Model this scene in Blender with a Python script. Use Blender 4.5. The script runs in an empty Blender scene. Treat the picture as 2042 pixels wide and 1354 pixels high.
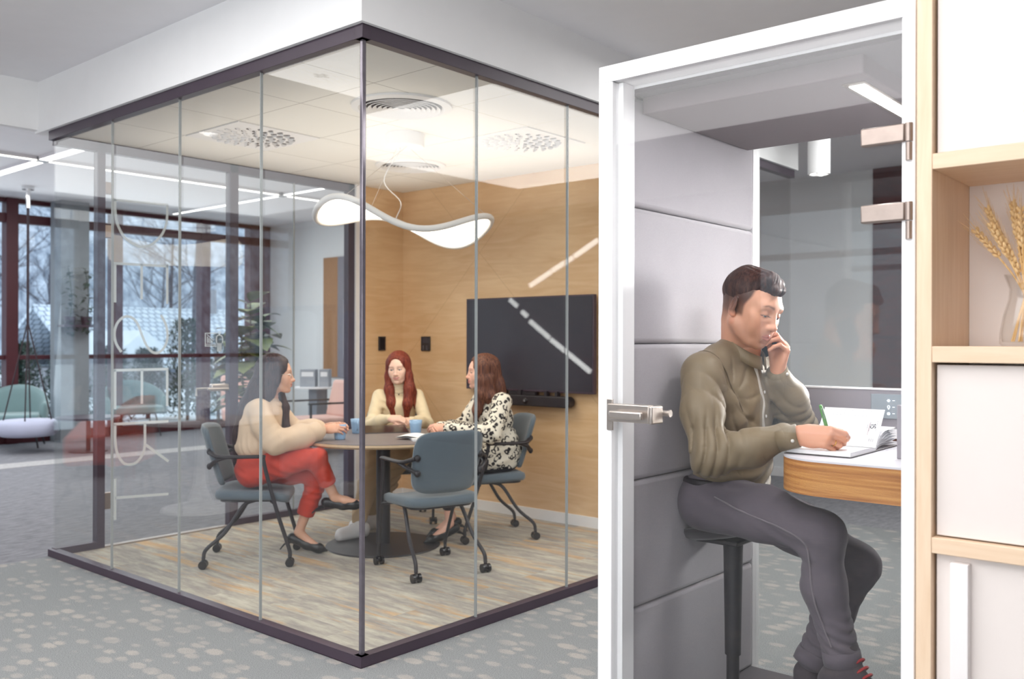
import bpy, bmesh, math, random
import numpy as np
from mathutils import Vector, Matrix, Euler
random.seed(7)
SC = bpy.context.scene
COL = SC.collection

# ------------------------------------------------------------------ camera
F = 1830.0; CXP = 1021.0; HY = 681.5; H = 1.35
ROLL = math.radians(0.12); YAWR = math.radians(40.7)
FWX, FWY = math.cos(YAWR), math.sin(YAWR)          # viewing direction on the floor plane
fwd = Vector((FWX, FWY, 0)); rgt = Vector((FWY, -FWX, 0)); up = Vector((0, 0, 1))
r2 = (rgt + up * math.tan(ROLL)).normalized(); u2 = r2.cross(fwd)
cam_data = bpy.data.cameras.new('camera')
cam = bpy.data.objects.new('camera', cam_data); COL.objects.link(cam)
M = Matrix.Identity(4)
for i in range(3):
    M[i][0] = r2[i]; M[i][1] = u2[i]; M[i][2] = -fwd[i]
M[2][3] = H
cam.matrix_world = M
cam_data.sensor_width = 36.0
cam_data.lens = 36.0 * F / 2042.0
cam_data.shift_y = (HY - 677.0) / 2042.0
cam_data.clip_start = 0.05; cam_data.clip_end = 300
cam_data.dof.use_dof = True
cam_data.dof.focus_distance = 3.4
cam_data.dof.aperture_fstop = 3.2
SC.camera = cam

def ray(px, py):
    u = (px - CXP) / F; v = -(py - HY) / F
    u, v = u - v * ROLL, v + u * ROLL
    return Vector((FWX + u * FWY, FWY - u * FWX, v))
def at(px, py, X=None, Y=None, Z=None, D=None):
    """A photograph position carried out into the room to a known wall, floor or distance."""
    d = ray(px, py); t = D
    if X is not None: t = X / d.x
    if Y is not None: t = Y / d.y
    if Z is not None: t = (Z - H) / d.z
    return Vector((d.x * t, d.y * t, H + d.z * t))

# ------------------------------------------------------------------ world, lights, exposure
W = bpy.data.worlds.new('overcast_sky'); SC.world = W; W.use_nodes = True
nt = W.node_tree; nt.nodes.clear()
wo = nt.nodes.new('ShaderNodeOutputWorld'); bg = nt.nodes.new('ShaderNodeBackground')
tc = nt.nodes.new('ShaderNodeTexCoord'); sep = nt.nodes.new('ShaderNodeSeparateXYZ'); rm = nt.nodes.new('ShaderNodeValToRGB')
rm.color_ramp.elements[0].position = 0.0; rm.color_ramp.elements[0].color = (0.55, 0.62, 0.70, 1)
rm.color_ramp.elements[1].position = 0.5; rm.color_ramp.elements[1].color = (0.80, 0.87, 0.95, 1)
nt.links.new(tc.outputs['Generated'], sep.inputs[0]); nt.links.new(sep.outputs['Z'], rm.inputs[0])
nt.links.new(rm.outputs[0], bg.inputs[0]); bg.inputs[1].default_value = 1.5
nt.links.new(bg.outputs[0], wo.inputs[0])

def area(name, loc, target, sx, sy, power, color=(1, 1, 1)):
    l = bpy.data.lights.new(name, 'AREA'); l.shape = 'RECTANGLE'; l.size = sx; l.size_y = sy
    l.energy = power; l.color = color
    o = bpy.data.objects.new(name, l); COL.objects.link(o); o.location = loc
    o.rotation_euler = (Vector(target) - Vector(loc)).to_track_quat('-Z', 'Y').to_euler()
    return o
area('window_daylight', (-3.9, 0.3, 1.7), (3, 1.3, 1.2), 4.4, 2.2, 84, (1.0, 0.985, 0.975))
area('office_fill_down', (0.2, 2.4, 2.95), (0.2, 2.4, 0), 3.2, 4.6, 122, (1.0, 0.985, 0.97))  # added overhead fill for room and floor brightness, no fitting modelled
sl = area('side_studio_light', (5.9, 0.35, 1.85), (2.8, 1.5, 1.35), 0.8, 0.8, 8, (1.0, 0.98, 0.97)); sl.data.spread = math.radians(34)
area('office_fill_up', (-0.6, 1.6, 1.9), (-0.6, 1.6, 3), 1.8, 1.8, 48, (1.0, 0.99, 0.985))  # invisible fill facing up, added to brighten the office ceiling
area('lounge_fill_down', (2.6, 9.2, 3.15), (2.6, 9.2, 0), 10.5, 4.4, 200, (0.97, 0.99, 1.0))  # unseen broad fill, widened and shifted to brighten the coral sofa
area('lounge_window_daylight', (5.0, 12.5, 1.8), (4.6, 8, 1.0), 6.5, 2.4, 45, (0.93, 0.97, 1.0))
area('corridor_ceiling_light', (5.6, 1.2, 2.9), (5.6, 1.2, 0), 3.0, 2.6, 92, (1.0, 0.99, 0.98))
area('pendant_uplight', (4.05, 4.6, 2.30), (4.05, 4.6, 3), 2.3, 2.3, 8, (1.0, 0.90, 0.78))
SC.view_settings.view_transform = 'Standard'; SC.view_settings.look = 'None'
SC.view_settings.gamma = 1.0; SC.view_settings.use_curve_mapping = False
SC.view_settings.exposure = 0.43
SC.cycles.transparent_max_bounces = 40
SC.cycles.max_bounces = 10; SC.cycles.diffuse_bounces = 5; SC.cycles.glossy_bounces = 5

# ------------------------------------------------------------------ helpers
def srgb(r, g, b):
    f = lambda c: (c / 255 / 12.92) if c / 255 <= 0.04045 else ((c / 255 + 0.055) / 1.055) ** 2.4
    return (f(r), f(g), f(b), 1.0)

class MB:
    """Collects shapes into one mesh."""
    def __init__(self): self.v = []; self.f = []
    def add(self, vs, fs):
        o = len(self.v); self.v += [tuple(p) for p in vs]; self.f += [tuple(i + o for i in f) for f in fs]; return self
    def box(self, a, b, m=None):
        x0, y0, z0 = [min(p, q) for p, q in zip(a, b)]; x1, y1, z1 = [max(p, q) for p, q in zip(a, b)]
        vs = [(x0,y0,z0),(x1,y0,z0),(x1,y1,z0),(x0,y1,z0),(x0,y0,z1),(x1,y0,z1),(x1,y1,z1),(x0,y1,z1)]
        if m is not None: vs = [m @ Vector(p) for p in vs]
        return self.add(vs, [(0,3,2,1),(4,5,6,7),(0,1,5,4),(1,2,6,5),(2,3,7,6),(3,0,4,7)])
    def cbox(self, c, s, m=None):
        return self.box([c[i]-s[i]/2 for i in range(3)], [c[i]+s[i]/2 for i in range(3)], m)
    def tube(self, pts, r, n=10, closed=False, flat=None):
        """flat=(axis vector, factor): squash the section along an axis."""
        pts = [Vector(p) for p in pts]; N = len(pts)
        rs = r if isinstance(r, (list, tuple)) else [r] * N
        vs = []; prev = None
        for i, p in enumerate(pts):
            if closed: t = (pts[(i+1) % N] - pts[i-1])
            else: t = pts[min(i+1, N-1)] - pts[max(i-1, 0)]
            t.normalize()
            if prev is None:
                a = Vector((0,0,1)) if abs(t.z) < 0.9 else Vector((1,0,0)); nrm = t.cross(a).normalized()
            else:
                nrm = (prev - t * prev.dot(t))
                nrm = nrm.normalized() if nrm.length > 1e-6 else t.orthogonal().normalized()
            prev = nrm; b = t.cross(nrm)
            for k in range(n):
                an = 2*math.pi*k/n
                off = (nrm*math.cos(an) + b*math.sin(an)) * rs[i]
                if flat is not None:
                    ax = Vector(flat[0]); off = off + ax * (off.dot(ax) * (flat[1]-1))
                vs.append(p + off)
        fs = []
        M_ = N if closed else N-1
        for i in range(M_):
            for k in range(n):
                a_ = i*n+k; b_ = i*n+(k+1) % n; c_ = ((i+1) % N)*n+(k+1) % n; d_ = ((i+1) % N)*n+k
                fs.append((a_, b_, c_, d_))
        if not closed:
            fs.append(tuple(reversed(range(n)))); fs.append(tuple((N-1)*n+k for k in range(n)))
        return self.add(vs, fs)
    def lathe(self, prof, n=32, c=(0,0,0), axis='Z', caps=True):
        vs = []; N = len(prof)
        for (r, z) in prof:
            for k in range(n):
                an = 2*math.pi*k/n
                p = (r*math.cos(an), r*math.sin(an), z)
                if axis == 'X': p = (p[2], p[0], p[1])
                if axis == 'Y': p = (p[1], p[2], p[0])
                vs.append((p[0]+c[0], p[1]+c[1], p[2]+c[2]))
        fs = []
        for i in range(N-1):
            for k in range(n):
                fs.append((i*n+k, i*n+(k+1) % n, (i+1)*n+(k+1) % n, (i+1)*n+k))
        if caps:
            fs.append(tuple(reversed(range(n)))); fs.append(tuple((N-1)*n+k for k in range(n)))
        return self.add(vs, fs)
    def cyl(self, c, r, z0, z1, n=32, axis='Z'): return self.lathe([(r, z0), (r, z1)], n, c, axis)
    def ell(self, c, rad, n=20, m=8, R=None):
        vs = []; fs = []
        for i in range(m+1):
            th = math.pi*i/m
            for k in range(n):
                an = 2*math.pi*k/n
                p = Vector((rad[0]*math.sin(th)*math.cos(an), rad[1]*math.sin(th)*math.sin(an), -rad[2]*math.cos(th)))
                if R is not None: p = R @ p
                vs.append(p + Vector(c))
        for i in range(m):
            for k in range(n):
                fs.append((i*n+k, i*n+(k+1) % n, (i+1)*n+(k+1) % n, (i+1)*n+k))
        return self.add(vs, fs)
    def prism(self, outline, z0, z1, m=None):
        n = len(outline)
        vs = [Vector((x, y, z0)) for x, y in outline] + [Vector((x, y, z1)) for x, y in outline]
        if m is not None: vs = [m @ p for p in vs]
        return self.add(vs, [tuple(reversed(range(n))), tuple(range(n, 2*n))] + [(i, (i+1) % n, n+(i+1) % n, n+i) for i in range(n)])
    def grid(self, fn, nu, nv, closed_u=False):
        vs = [fn(i/nu, j/nv) for j in range(nv+1) for i in range(nu+1)]
        fs = [(j*(nu+1)+i, j*(nu+1)+i+1, (j+1)*(nu+1)+i+1, (j+1)*(nu+1)+i) for j in range(nv) for i in range(nu)]
        return self.add(vs, fs)
    def build(self, name, m, parent=None, smooth=False, bevel=0, segs=2, world=False, angle=40, **tags):
        me = bpy.data.meshes.new(name)
        off = parent_world(parent) if (parent is not None and world) else None
        vs = [tuple(Vector(p) - off) for p in self.v] if off is not None else self.v
        me.from_pydata(vs, [], self.f); me.validate(); me.update()
        bm = bmesh.new(); bm.from_mesh(me)
        bmesh.ops.remove_doubles(bm, verts=bm.verts, dist=1e-6)
        bmesh.ops.recalc_face_normals(bm, faces=bm.faces); bm.to_mesh(me); bm.free()
        return finish(name, me, m, parent, smooth, bevel, segs, angle, **tags)

def parent_world(p):
    v = Vector(p.location)
    while p.parent is not None: p = p.parent; v = v + Vector(p.location)
    return v
def finish(name, me, m, parent=None, smooth=False, bevel=0, segs=2, angle=40, **tags):
    if m is not None: me.materials.append(m)
    o = bpy.data.objects.new(name, me); COL.objects.link(o)
    if parent is not None: o.parent = parent
    if bevel:
        b = o.modifiers.new('bevel', 'BEVEL'); b.width = bevel; b.segments = segs; b.limit_method = 'ANGLE'; b.angle_limit = math.radians(angle)
    if smooth or bevel:
        me.polygons.foreach_set('use_smooth', [True]*len(me.polygons))
        if smooth != 'full':
            try: me.set_sharp_from_angle(angle=math.radians(angle if not bevel else 60))
            except Exception: pass
    for k, v in tags.items(): o[k] = v
    return o
def empty(name, loc=(0,0,0), rz=0, label=None, category=None, group=None, kind=None):
    o = bpy.data.objects.new(name, None); COL.objects.link(o); o.location = loc; o.rotation_euler = (0, 0, rz); o.empty_display_size = .05
    return tag(o, label, category, group, kind)
def tag(o, label=None, category=None, group=None, kind=None):
    if label: o['label'] = label
    if category: o['category'] = category
    if group: o['group'] = group
    if kind: o['kind'] = kind
    return o
def struct(o): o['kind'] = 'structure'; return o
def copy_tree(o, parent=None):
    c = o.copy(); COL.objects.link(c)
    if parent is not None: c.parent = parent
    for ch in list(o.children): copy_tree(ch, c)
    return c
def rrect(w, h, r, n=6, cx=0, cy=0):
    pts = []
    for (sx, sy, a0) in ((1,1,0), (-1,1,90), (-1,-1,180), (1,-1,270)):
        for k in range(n+1):
            a = math.radians(a0 + 90*k/n)
            pts.append((cx + sx*(w/2-r) + r*math.cos(a), cy + sy*(h/2-r) + r*math.sin(a)))
    return pts
def smooth_path(pts, n=8):
    """Catmull-Rom through the points."""
    P = [Vector(p) for p in pts]; P = [P[0]*2-P[1]] + P + [P[-1]*2-P[-2]]; out = []
    for i in range(1, len(P)-2):
        for k in range(n):
            t = k/n
            out.append(0.5*((2*P[i]) + (P[i+1]-P[i-1])*t + (2*P[i-1]-5*P[i]+4*P[i+1]-P[i+2])*t*t + (3*P[i]-P[i-1]-3*P[i+1]+P[i+2])*t**3))
    out.append(P[-2]); return out

# ------------------------------------------------------------------ materials
MATS = {}
def nodes(name):
    m = bpy.data.materials.new(name); m.use_nodes = True; t = m.node_tree
    b = t.nodes['Principled BSDF']; MATS[name] = m
    return m, t, b
def N(t, typ, **kw):
    n = t.nodes.new('ShaderNode' + typ)
    for k, v in kw.items(): setattr(n, k, v)
    return n
def ramp(t, stops, interp='LINEAR'):
    r = N(t, 'ValToRGB'); r.color_ramp.interpolation = interp
    while len(r.color_ramp.elements) < len(stops): r.color_ramp.elements.new(0.5)
    for e, (p, c) in zip(r.color_ramp.elements, stops): e.position = p; e.color = c
    return r
def coords(t, scale=(1,1,1), rot=(0,0,0), kind='Object', loc=(0,0,0)):
    tc = N(t, 'TexCoord'); mp = N(t, 'Mapping')
    mp.inputs['Scale'].default_value = scale; mp.inputs['Rotation'].default_value = rot; mp.inputs['Location'].default_value = loc
    t.links.new(tc.outputs[kind], mp.inputs[0]); return mp.outputs[0]
def plain(name, c, rough=0.5, metal=0, var=0.04, scale=8, bump=0, bscale=200, spec=0.5, sheen=0):
    """A uniform material with slight mottling and optional fine bump."""
    m, t, b = nodes(name)
    co = coords(t)
    n = N(t, 'TexNoise'); n.inputs['Scale'].default_value = scale; n.inputs['Detail'].default_value = 3
    t.links.new(co, n.inputs['Vector'])
    lo = tuple(max(0, x*(1-var)) for x in c[:3]) + (1,); hi = tuple(min(1, x*(1+var)) for x in c[:3]) + (1,)
    r = ramp(t, [(0.3, lo), (0.7, hi)]); t.links.new(n.outputs[0], r.inputs[0]); t.links.new(r.outputs[0], b.inputs['Base Color'])
    b.inputs['Roughness'].default_value = rough; b.inputs['Metallic'].default_value = metal
    b.inputs['Specular IOR Level'].default_value = spec
    if sheen: b.inputs['Sheen Weight'].default_value = sheen
    if bump:
        n2 = N(t, 'TexNoise'); n2.inputs['Scale'].default_value = bscale; n2.inputs['Detail'].default_value = 2
        t.links.new(co, n2.inputs['Vector'])
        bp = N(t, 'Bump'); bp.inputs['Strength'].default_value = bump; bp.inputs['Distance'].default_value = 0.002
        t.links.new(n2.outputs[0], bp.inputs['Height']); t.links.new(bp.outputs[0], b.inputs['Normal'])
    return m
def emit(name, c, s):
    m, t, b = nodes(name)
    b.inputs['Base Color'].default_value = c; b.inputs['Emission Color'].default_value = c; b.inputs['Emission Strength'].default_value = s
    return m
def glass(name, tint=(0.93, 0.965, 0.955, 1), ior=1.45, rough=0.0):
    """Flat pane: mirror reflection by Fresnel on both faces, the rest passes straight through with a faint tint."""
    m = bpy.data.materials.new(name); m.use_nodes = True; t = m.node_tree; t.nodes.clear(); MATS[name] = m
    out = N(t, 'OutputMaterial'); mix = N(t, 'MixShader'); tr = N(t, 'BsdfTransparent'); gl = N(t, 'BsdfGlossy'); fr = N(t, 'Fresnel'); ge = N(t, 'NewGeometry')
    mx = N(t, 'Mix', data_type='FLOAT'); mx.inputs[2].default_value = ior; mx.inputs[3].default_value = 1/ior
    t.links.new(ge.outputs['Backfacing'], mx.inputs[0]); t.links.new(mx.outputs[0], fr.inputs['IOR'])
    gl.inputs['Roughness'].default_value = rough; tr.inputs['Color'].default_value = tint
    t.links.new(fr.outputs[0], mix.inputs[0]); t.links.new(tr.outputs[0], mix.inputs[1]); t.links.new(gl.outputs[0], mix.inputs[2])
    t.links.new(mix.outputs[0], out.inputs[0]); return m
def wood(name, c1, c2, scale=(1, 1, 14), rough=0.5, ns=3.0, bump=0.05):
    """Grain stretched across the axes with the large scale numbers."""
    m, t, b = nodes(name); co = coords(t, scale)
    n = N(t, 'TexNoise'); n.inputs['Scale'].default_value = ns; n.inputs['Detail'].default_value = 6; n.inputs['Distortion'].default_value = 0.6
    t.links.new(co, n.inputs['Vector'])
    r = ramp(t, [(0.3, c1), (0.72, c2)]); t.links.new(n.outputs[0], r.inputs[0]); t.links.new(r.outputs[0], b.inputs['Base Color'])
    b.inputs['Roughness'].default_value = rough
    if bump:
        bp = N(t, 'Bump'); bp.inputs['Strength'].default_value = bump; bp.inputs['Distance'].default_value = 0.001
        t.links.new(n.outputs[0], bp.inputs['Height']); t.links.new(bp.outputs[0], b.inputs['Normal'])
    return m
def fabric(name, c, var=0.12, scale=600, rough=0.95, sheen=0.3):
    """Woven cloth: crossed fine threads with light and dark flecks."""
    m, t, b = nodes(name); co = coords(t)
    n = N(t, 'TexNoise'); n.inputs['Scale'].default_value = scale; n.inputs['Detail'].default_value = 2; t.links.new(co, n.inputs['Vector'])
    n3 = N(t, 'TexNoise'); n3.inputs['Scale'].default_value = 6; t.links.new(co, n3.inputs['Vector'])
    lo = tuple(x*(1-var) for x in c[:3]) + (1,); hi = tuple(min(1, x*(1+var)) for x in c[:3]) + (1,)
    r = ramp(t, [(0.3, lo), (0.7, hi)]); mx = N(t, 'Mix', data_type='FLOAT'); mx.inputs[0].default_value = 0.25
    t.links.new(n.outputs[0], mx.inputs[2]); t.links.new(n3.outputs[0], mx.inputs[3]); t.links.new(mx.outputs[0], r.inputs[0])
    t.links.new(r.outputs[0], b.inputs['Base Color']); b.inputs['Roughness'].default_value = rough
    b.inputs['Sheen Weight'].default_value = sheen
    bp = N(t, 'Bump'); bp.inputs['Strength'].default_value = 0.10; bp.inputs['Distance'].default_value = 0.0006
    t.links.new(n.outputs[0], bp.inputs['Height']); t.links.new(bp.outputs[0], b.inputs['Normal'])
    return m

m_white = plain('white_paint', srgb(236, 235, 236), 0.6, var=0.01)
m_ceil = plain('ceiling_paint', srgb(232, 231, 234), 0.8, var=0.01)
m_bulk = plain('bulkhead_plaster', srgb(240, 240, 240), 0.7, var=0.01)
m_frame = plain('aubergine_frame', srgb(66, 54, 66), 0.42, var=0.05)
m_black = plain('black_metal', srgb(40, 37, 42), 0.45, var=0.08)
m_blackgloss = plain('black_gloss_plastic', srgb(30, 28, 33), 0.2, var=0.05)
m_redframe = plain('dark_red_window_frame', srgb(76, 30, 38), 0.45, var=0.06)
m_steel = plain('brushed_steel', srgb(196, 186, 178), 0.32, metal=0.9, var=0.05, scale=40)
m_bronze = plain('brushed_bronze', srgb(164, 150, 142), 0.36, metal=0.85, var=0.05, scale=40)
m_chrome = plain('polished_metal', srgb(225, 225, 225), 0.12, metal=1.0, var=0.02)
m_glass = glass('clear_glass', (0.985, 0.992, 0.988, 1))
m_glassdoor = glass('booth_glass', (0.97, 0.975, 0.975, 1))
m_winglass = glass('window_glass', (0.94, 0.97, 0.98, 1))
m_seal = plain('pale_glazing_seal', srgb(150, 154, 154), 0.25, var=0.03)
m_edge = plain('greenish_glass_edge', srgb(196, 218, 214), 0.15, var=0.05)
m_boothwhite = plain('booth_white_lacquer', srgb(244, 243, 244), 0.4, var=0.01)
m_felt = fabric('grey_upholstery', srgb(168, 163, 168), 0.10, 700)
m_feltdark = fabric('booth_dark_carpet', srgb(64, 56, 62), 0.2, 500)
m_maple = wood('pale_maple', srgb(222, 193, 163), srgb(232, 207, 180), (14, 14, 1.2), 0.5, 4, 0.03)
m_maple_h = wood('pale_maple_across', srgb(222, 193, 163), srgb(232, 207, 180), (14, 1.2, 14), 0.5, 4, 0.03)
m_cab = plain('warm_white_laminate', srgb(226, 217, 212), 0.55, var=0.01)
m_seatblue = fabric('slate_blue_fabric', srgb(90, 102, 112), 0.10, 700)
m_mug = plain('sky_blue_glaze', srgb(150, 182, 214), 0.25, var=0.04)
m_paper = plain('white_paper', srgb(238, 238, 240), 0.8, var=0.01)
m_shoe = plain('black_leather', srgb(26, 24, 28), 0.35, var=0.1)
m_mint = fabric('mint_fabric', srgb(122, 148, 150), 0.1, 300)
m_pink = fabric('salmon_fabric', srgb(222, 178, 166), 0.1, 300)
m_coral = fabric('coral_fabric', srgb(220, 104, 84), 0.1, 300)
m_snow = plain('snow', srgb(226, 233, 240), 0.9, var=0.06, scale=0.6)
m_frost = None
# ================================================================== setting
CX0, CY0 = 2.468, 2.941           # near corner of the glass meeting room
RX1, RY1 = 5.42, 5.911            # its far walls
ZR = 2.652                        # top of the glazing
ZC, ZL = 2.985, 3.22              # office and lounge ceilings
ENDX, WINY = 8.80, 12.83

# ---- carpets
def carpet_dots():
    m, t, b = nodes('grey_dotted_carpet')
    co = coords(t, (1, 1, 1), (0, 0, math.radians(0)))
    wn = N(t, 'TexNoise'); wn.inputs['Scale'].default_value = 3; t.links.new(co, wn.inputs['Vector'])
    # stretched cells along Y, dots along rows
    mp = N(t, 'Mapping'); mp.inputs['Scale'].default_value = (14.0, 8.2, 1); t.links.new(co, mp.inputs[0])
    vo = N(t, 'TexVoronoi', feature='F1'); vo.inputs['Scale'].default_value = 1.0; vo.inputs['Randomness'].default_value = 0.55
    t.links.new(mp.outputs[0], vo.inputs['Vector'])
    # random dot size per cell
    sp = N(t, 'SeparateColor'); t.links.new(vo.outputs['Color'], sp.inputs[0])
    sz = N(t, 'MapRange'); sz.inputs[3].default_value = 0.36; sz.inputs[4].default_value = 0.56; t.links.new(sp.outputs[0], sz.inputs[0])
    ns = N(t, 'TexNoise'); ns.inputs['Scale'].default_value = 90; t.links.new(co, ns.inputs['Vector'])
    ad = N(t, 'Math', operation='MULTIPLY_ADD'); ad.inputs[1].default_value = 0.30; t.links.new(ns.outputs[0], ad.inputs[0]); t.links.new(vo.outputs['Distance'], ad.inputs[2])
    sb = N(t, 'Math', operation='SUBTRACT'); t.links.new(sz.outputs[0], sb.inputs[0]); t.links.new(ad.outputs[0], sb.inputs[1])
    mr = N(t, 'MapRange'); mr.inputs[1].default_value = -0.12; mr.inputs[2].default_value = 0.02; t.links.new(sb.outputs[0], mr.inputs[0])
    sp2 = N(t, 'TexNoise'); sp2.inputs['Scale'].default_value = 7; t.links.new(co, sp2.inputs['Vector']); sm2 = N(t, 'MapRange'); sm2.inputs[1].default_value = .35; sm2.inputs[2].default_value = .6; sm2.inputs[3].default_value = .35; t.links.new(sp2.outputs[0], sm2.inputs[0]); fm = N(t, 'Math', operation='MULTIPLY'); t.links.new(mr.outputs[0], fm.inputs[0]); t.links.new(sm2.outputs[0], fm.inputs[1])
    fl = N(t, 'TexNoise'); fl.inputs['Scale'].default_value = 260; fl.inputs['Detail'].default_value = 3; t.links.new(co, fl.inputs['Vector'])
    r1 = ramp(t, [(0.32, srgb(106, 109, 111)), (0.68, srgb(150, 152, 152))]); t.links.new(fl.outputs[0], r1.inputs[0])
    r2 = ramp(t, [(0.32, srgb(142, 138, 134)), (0.68, srgb(172, 167, 162))]); t.links.new(fl.outputs[0], r2.inputs[0])
    mx = N(t, 'Mix', data_type='RGBA'); t.links.new(fm.outputs[0], mx.inputs[0]); t.links.new(r1.outputs[0], mx.inputs[6]); t.links.new(r2.outputs[0], mx.inputs[7])
    t.links.new(mx.outputs[2], b.inputs['Base Color']); b.inputs['Roughness'].default_value = 1.0
    b.inputs['Specular IOR Level'].default_value = 0.1
    bp = N(t, 'Bump'); bp.inputs['Strength'].default_value = 0.5; bp.inputs['Distance'].default_value = 0.004
    t.links.new(fl.outputs[0], bp.inputs['Height']); t.links.new(bp.outputs[0], b.inputs['Normal'])
    return m
def carpet_plain():
    m, t, b = nodes('dark_grey_carpet'); co = coords(t, (1, 3, 1))
    n = N(t, 'TexNoise'); n.inputs['Scale'].default_value = 9; n.inputs['Detail'].default_value = 8; n.inputs['Roughness'].default_value = 0.75; t.links.new(co, n.inputs['Vector'])
    r = ramp(t, [(0.3, srgb(104, 104, 110)), (0.7, srgb(146, 146, 150))]); t.links.new(n.outputs[0], r.inputs[0])
    t.links.new(r.outputs[0], b.inputs['Base Color']); b.inputs['Roughness'].default_value = 1; b.inputs['Specular IOR Level'].default_value = 0.1
    return m
def carpet_planks():
    m, t, b = nodes('striped_plank_carpet'); co = coords(t, (1, 1, 1), (0, 0, math.radians(90)))
    br = N(t, 'TexBrick', offset=0.37); br.inputs['Scale'].default_value = 1.0; br.inputs['Brick Width'].default_value = 1.0; br.inputs['Row Height'].default_value = 0.25
    br.inputs['Mortar Size'].default_value = 0.0; br.inputs['Color1'].default_value = (0, 0, 0, 1); br.inputs['Color2'].default_value = (1, 1, 1, 1); br.inputs['Bias'].default_value = 0
    t.links.new(co, br.inputs['Vector'])
    mp = N(t, 'Mapping'); mp.inputs['Scale'].default_value = (3.2, 15, 1); t.links.new(co, mp.inputs[0])
    va = N(t, 'VectorMath', operation='ADD'); t.links.new(mp.outputs[0], va.inputs[0])
    vs = N(t, 'VectorMath', operation='SCALE'); vs.inputs['Scale'].default_value = 7.0; t.links.new(br.outputs[0], vs.inputs[0]); t.links.new(vs.outputs[0], va.inputs[1])
    n1 = N(t, 'TexNoise'); n1.inputs['Scale'].default_value = 1.0; n1.inputs['Detail'].default_value = 9; n1.inputs['Roughness'].default_value = 0.72; t.links.new(va.outputs[0], n1.inputs['Vector'])
    r1 = ramp(t, [(0.30, srgb(140, 135, 131)), (0.45, srgb(162, 156, 149)), (0.56, srgb(182, 176, 164)), (0.70, srgb(202, 198, 184))]); t.links.new(n1.outputs[0], r1.inputs[0])
    mp2 = N(t, 'Mapping'); mp2.inputs['Scale'].default_value = (0.9, 8, 1); mp2.inputs['Location'].default_value = (5, 3, 0); t.links.new(co, mp2.inputs[0])
    va2 = N(t, 'VectorMath', operation='ADD'); t.links.new(mp2.outputs[0], va2.inputs[0]); t.links.new(vs.outputs[0], va2.inputs[1])
    n2 = N(t, 'TexNoise'); n2.inputs['Scale'].default_value = 1.0; n2.inputs['Detail'].default_value = 7; n2.inputs['Roughness'].default_value = 0.68; t.links.new(va2.outputs[0], n2.inputs['Vector'])
    mr = N(t, 'MapRange'); mr.inputs[1].default_value = 0.53; mr.inputs[2].default_value = 0.62; mr.inputs[4].default_value = 0.62; t.links.new(n2.outputs[0], mr.inputs[0])
    mx = N(t, 'Mix', data_type='RGBA'); mx.inputs[7].default_value = srgb(206, 164, 112)
    t.links.new(mr.outputs[0], mx.inputs[0]); t.links.new(r1.outputs[0], mx.inputs[6])
    t.links.new(mx.outputs[2], b.inputs['Base Color']); b.inputs['Roughness'].default_value = 1; b.inputs['Specular IOR Level'].default_value = 0.1
    return m
m_dots, m_lounge, m_plank = carpet_dots(), carpet_plain(), carpet_planks()

def slab(name, a, b, m): return struct(MB().box(a, b).build(name, m))
LY = 5.94                                            # line where the dotted carpet meets the plain one
slab('floor_office', (-4.2, -4.2, -0.12), (CX0, LY, 0), m_dots)
slab('floor_corridor', (CX0, -4.2, -0.12), (6.8, CY0, 0), m_dots)
slab('floor_passage', (6.8, -4.2, -0.12), (ENDX+0.1, CY0, 0), m_lounge)
slab('floor_meeting', (CX0, CY0, -0.12), (RX1+0.08, RY1, 0.004), m_plank)
slab('floor_lounge', (-4.2, LY, -0.12), (ENDX+0.1, WINY+0.1, 0), m_lounge)
slab('floor_behind', (RX1+0.08, CY0, -0.12), (ENDX+0.1, LY, 0), m_lounge)
# light strip of carpet across the lounge
slab('floor_strip', (1.0, 10.35, 0.0), (7.2, 10.75, 0.003), plain('pale_carpet_strip', srgb(168, 166, 166), 1, var=0.15, scale=30))
slab('ceiling_office', (-4.2, -4.2, ZC), (ENDX+0.1, 6.10, ZC+0.1), m_ceil)
slab('ceiling_lounge', (-4.2, 6.10, ZL), (ENDX+0.1, WINY+0.1, ZL+0.1), m_white)
slab('trim_lounge_step', (-4.2, 6.06, ZR+0.03), (ENDX, 6.12, ZL+0.02), m_bulk)
# bulkhead ring above the glazing
bo = 0.025
mb = MB()
mb.box((CX0-bo, CY0-bo, ZR+0.012), (CX0+0.12, RY1+0.19, ZC))
mb.box((CX0+0.12, CY0-bo, ZR+0.012), (6.74, CY0+0.12, ZC))
mb.box((CX0+0.12, RY1, ZR+0.012), (6.74, RY1+0.15, ZC))
struct(mb.build('trim_bulkhead', m_bulk))
# meeting room ceiling with tile joints
def tile_ceiling():
    m, t, b = nodes('ceiling_tiles'); co = coords(t, (1, 1, 1), loc=(-(RX1 % 0.6), -(RY1 % 0.6), 0))
    br = N(t, 'TexBrick', offset=0.0); br.inputs['Scale'].default_value = 1; br.inputs['Brick Width'].default_value = 0.6; br.inputs['Row Height'].default_value = 0.6
    br.inputs['Mortar Size'].default_value = 0.003; br.inputs['Color1'].default_value = srgb(240, 238, 233); br.inputs['Color2'].default_value = srgb(237, 235, 230); br.inputs['Mortar'].default_value = srgb(178, 174, 168)
    t.links.new(co, br.inputs['Vector']); t.links.new(br.outputs[0], b.inputs['Base Color']); b.inputs['Roughness'].default_value = 0.9
    return m
slab('ceiling_meeting', (CX0+0.03, CY0+0.03, ZR-0.012), (RX1, RY1, ZR+0.05), tile_ceiling())

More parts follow.
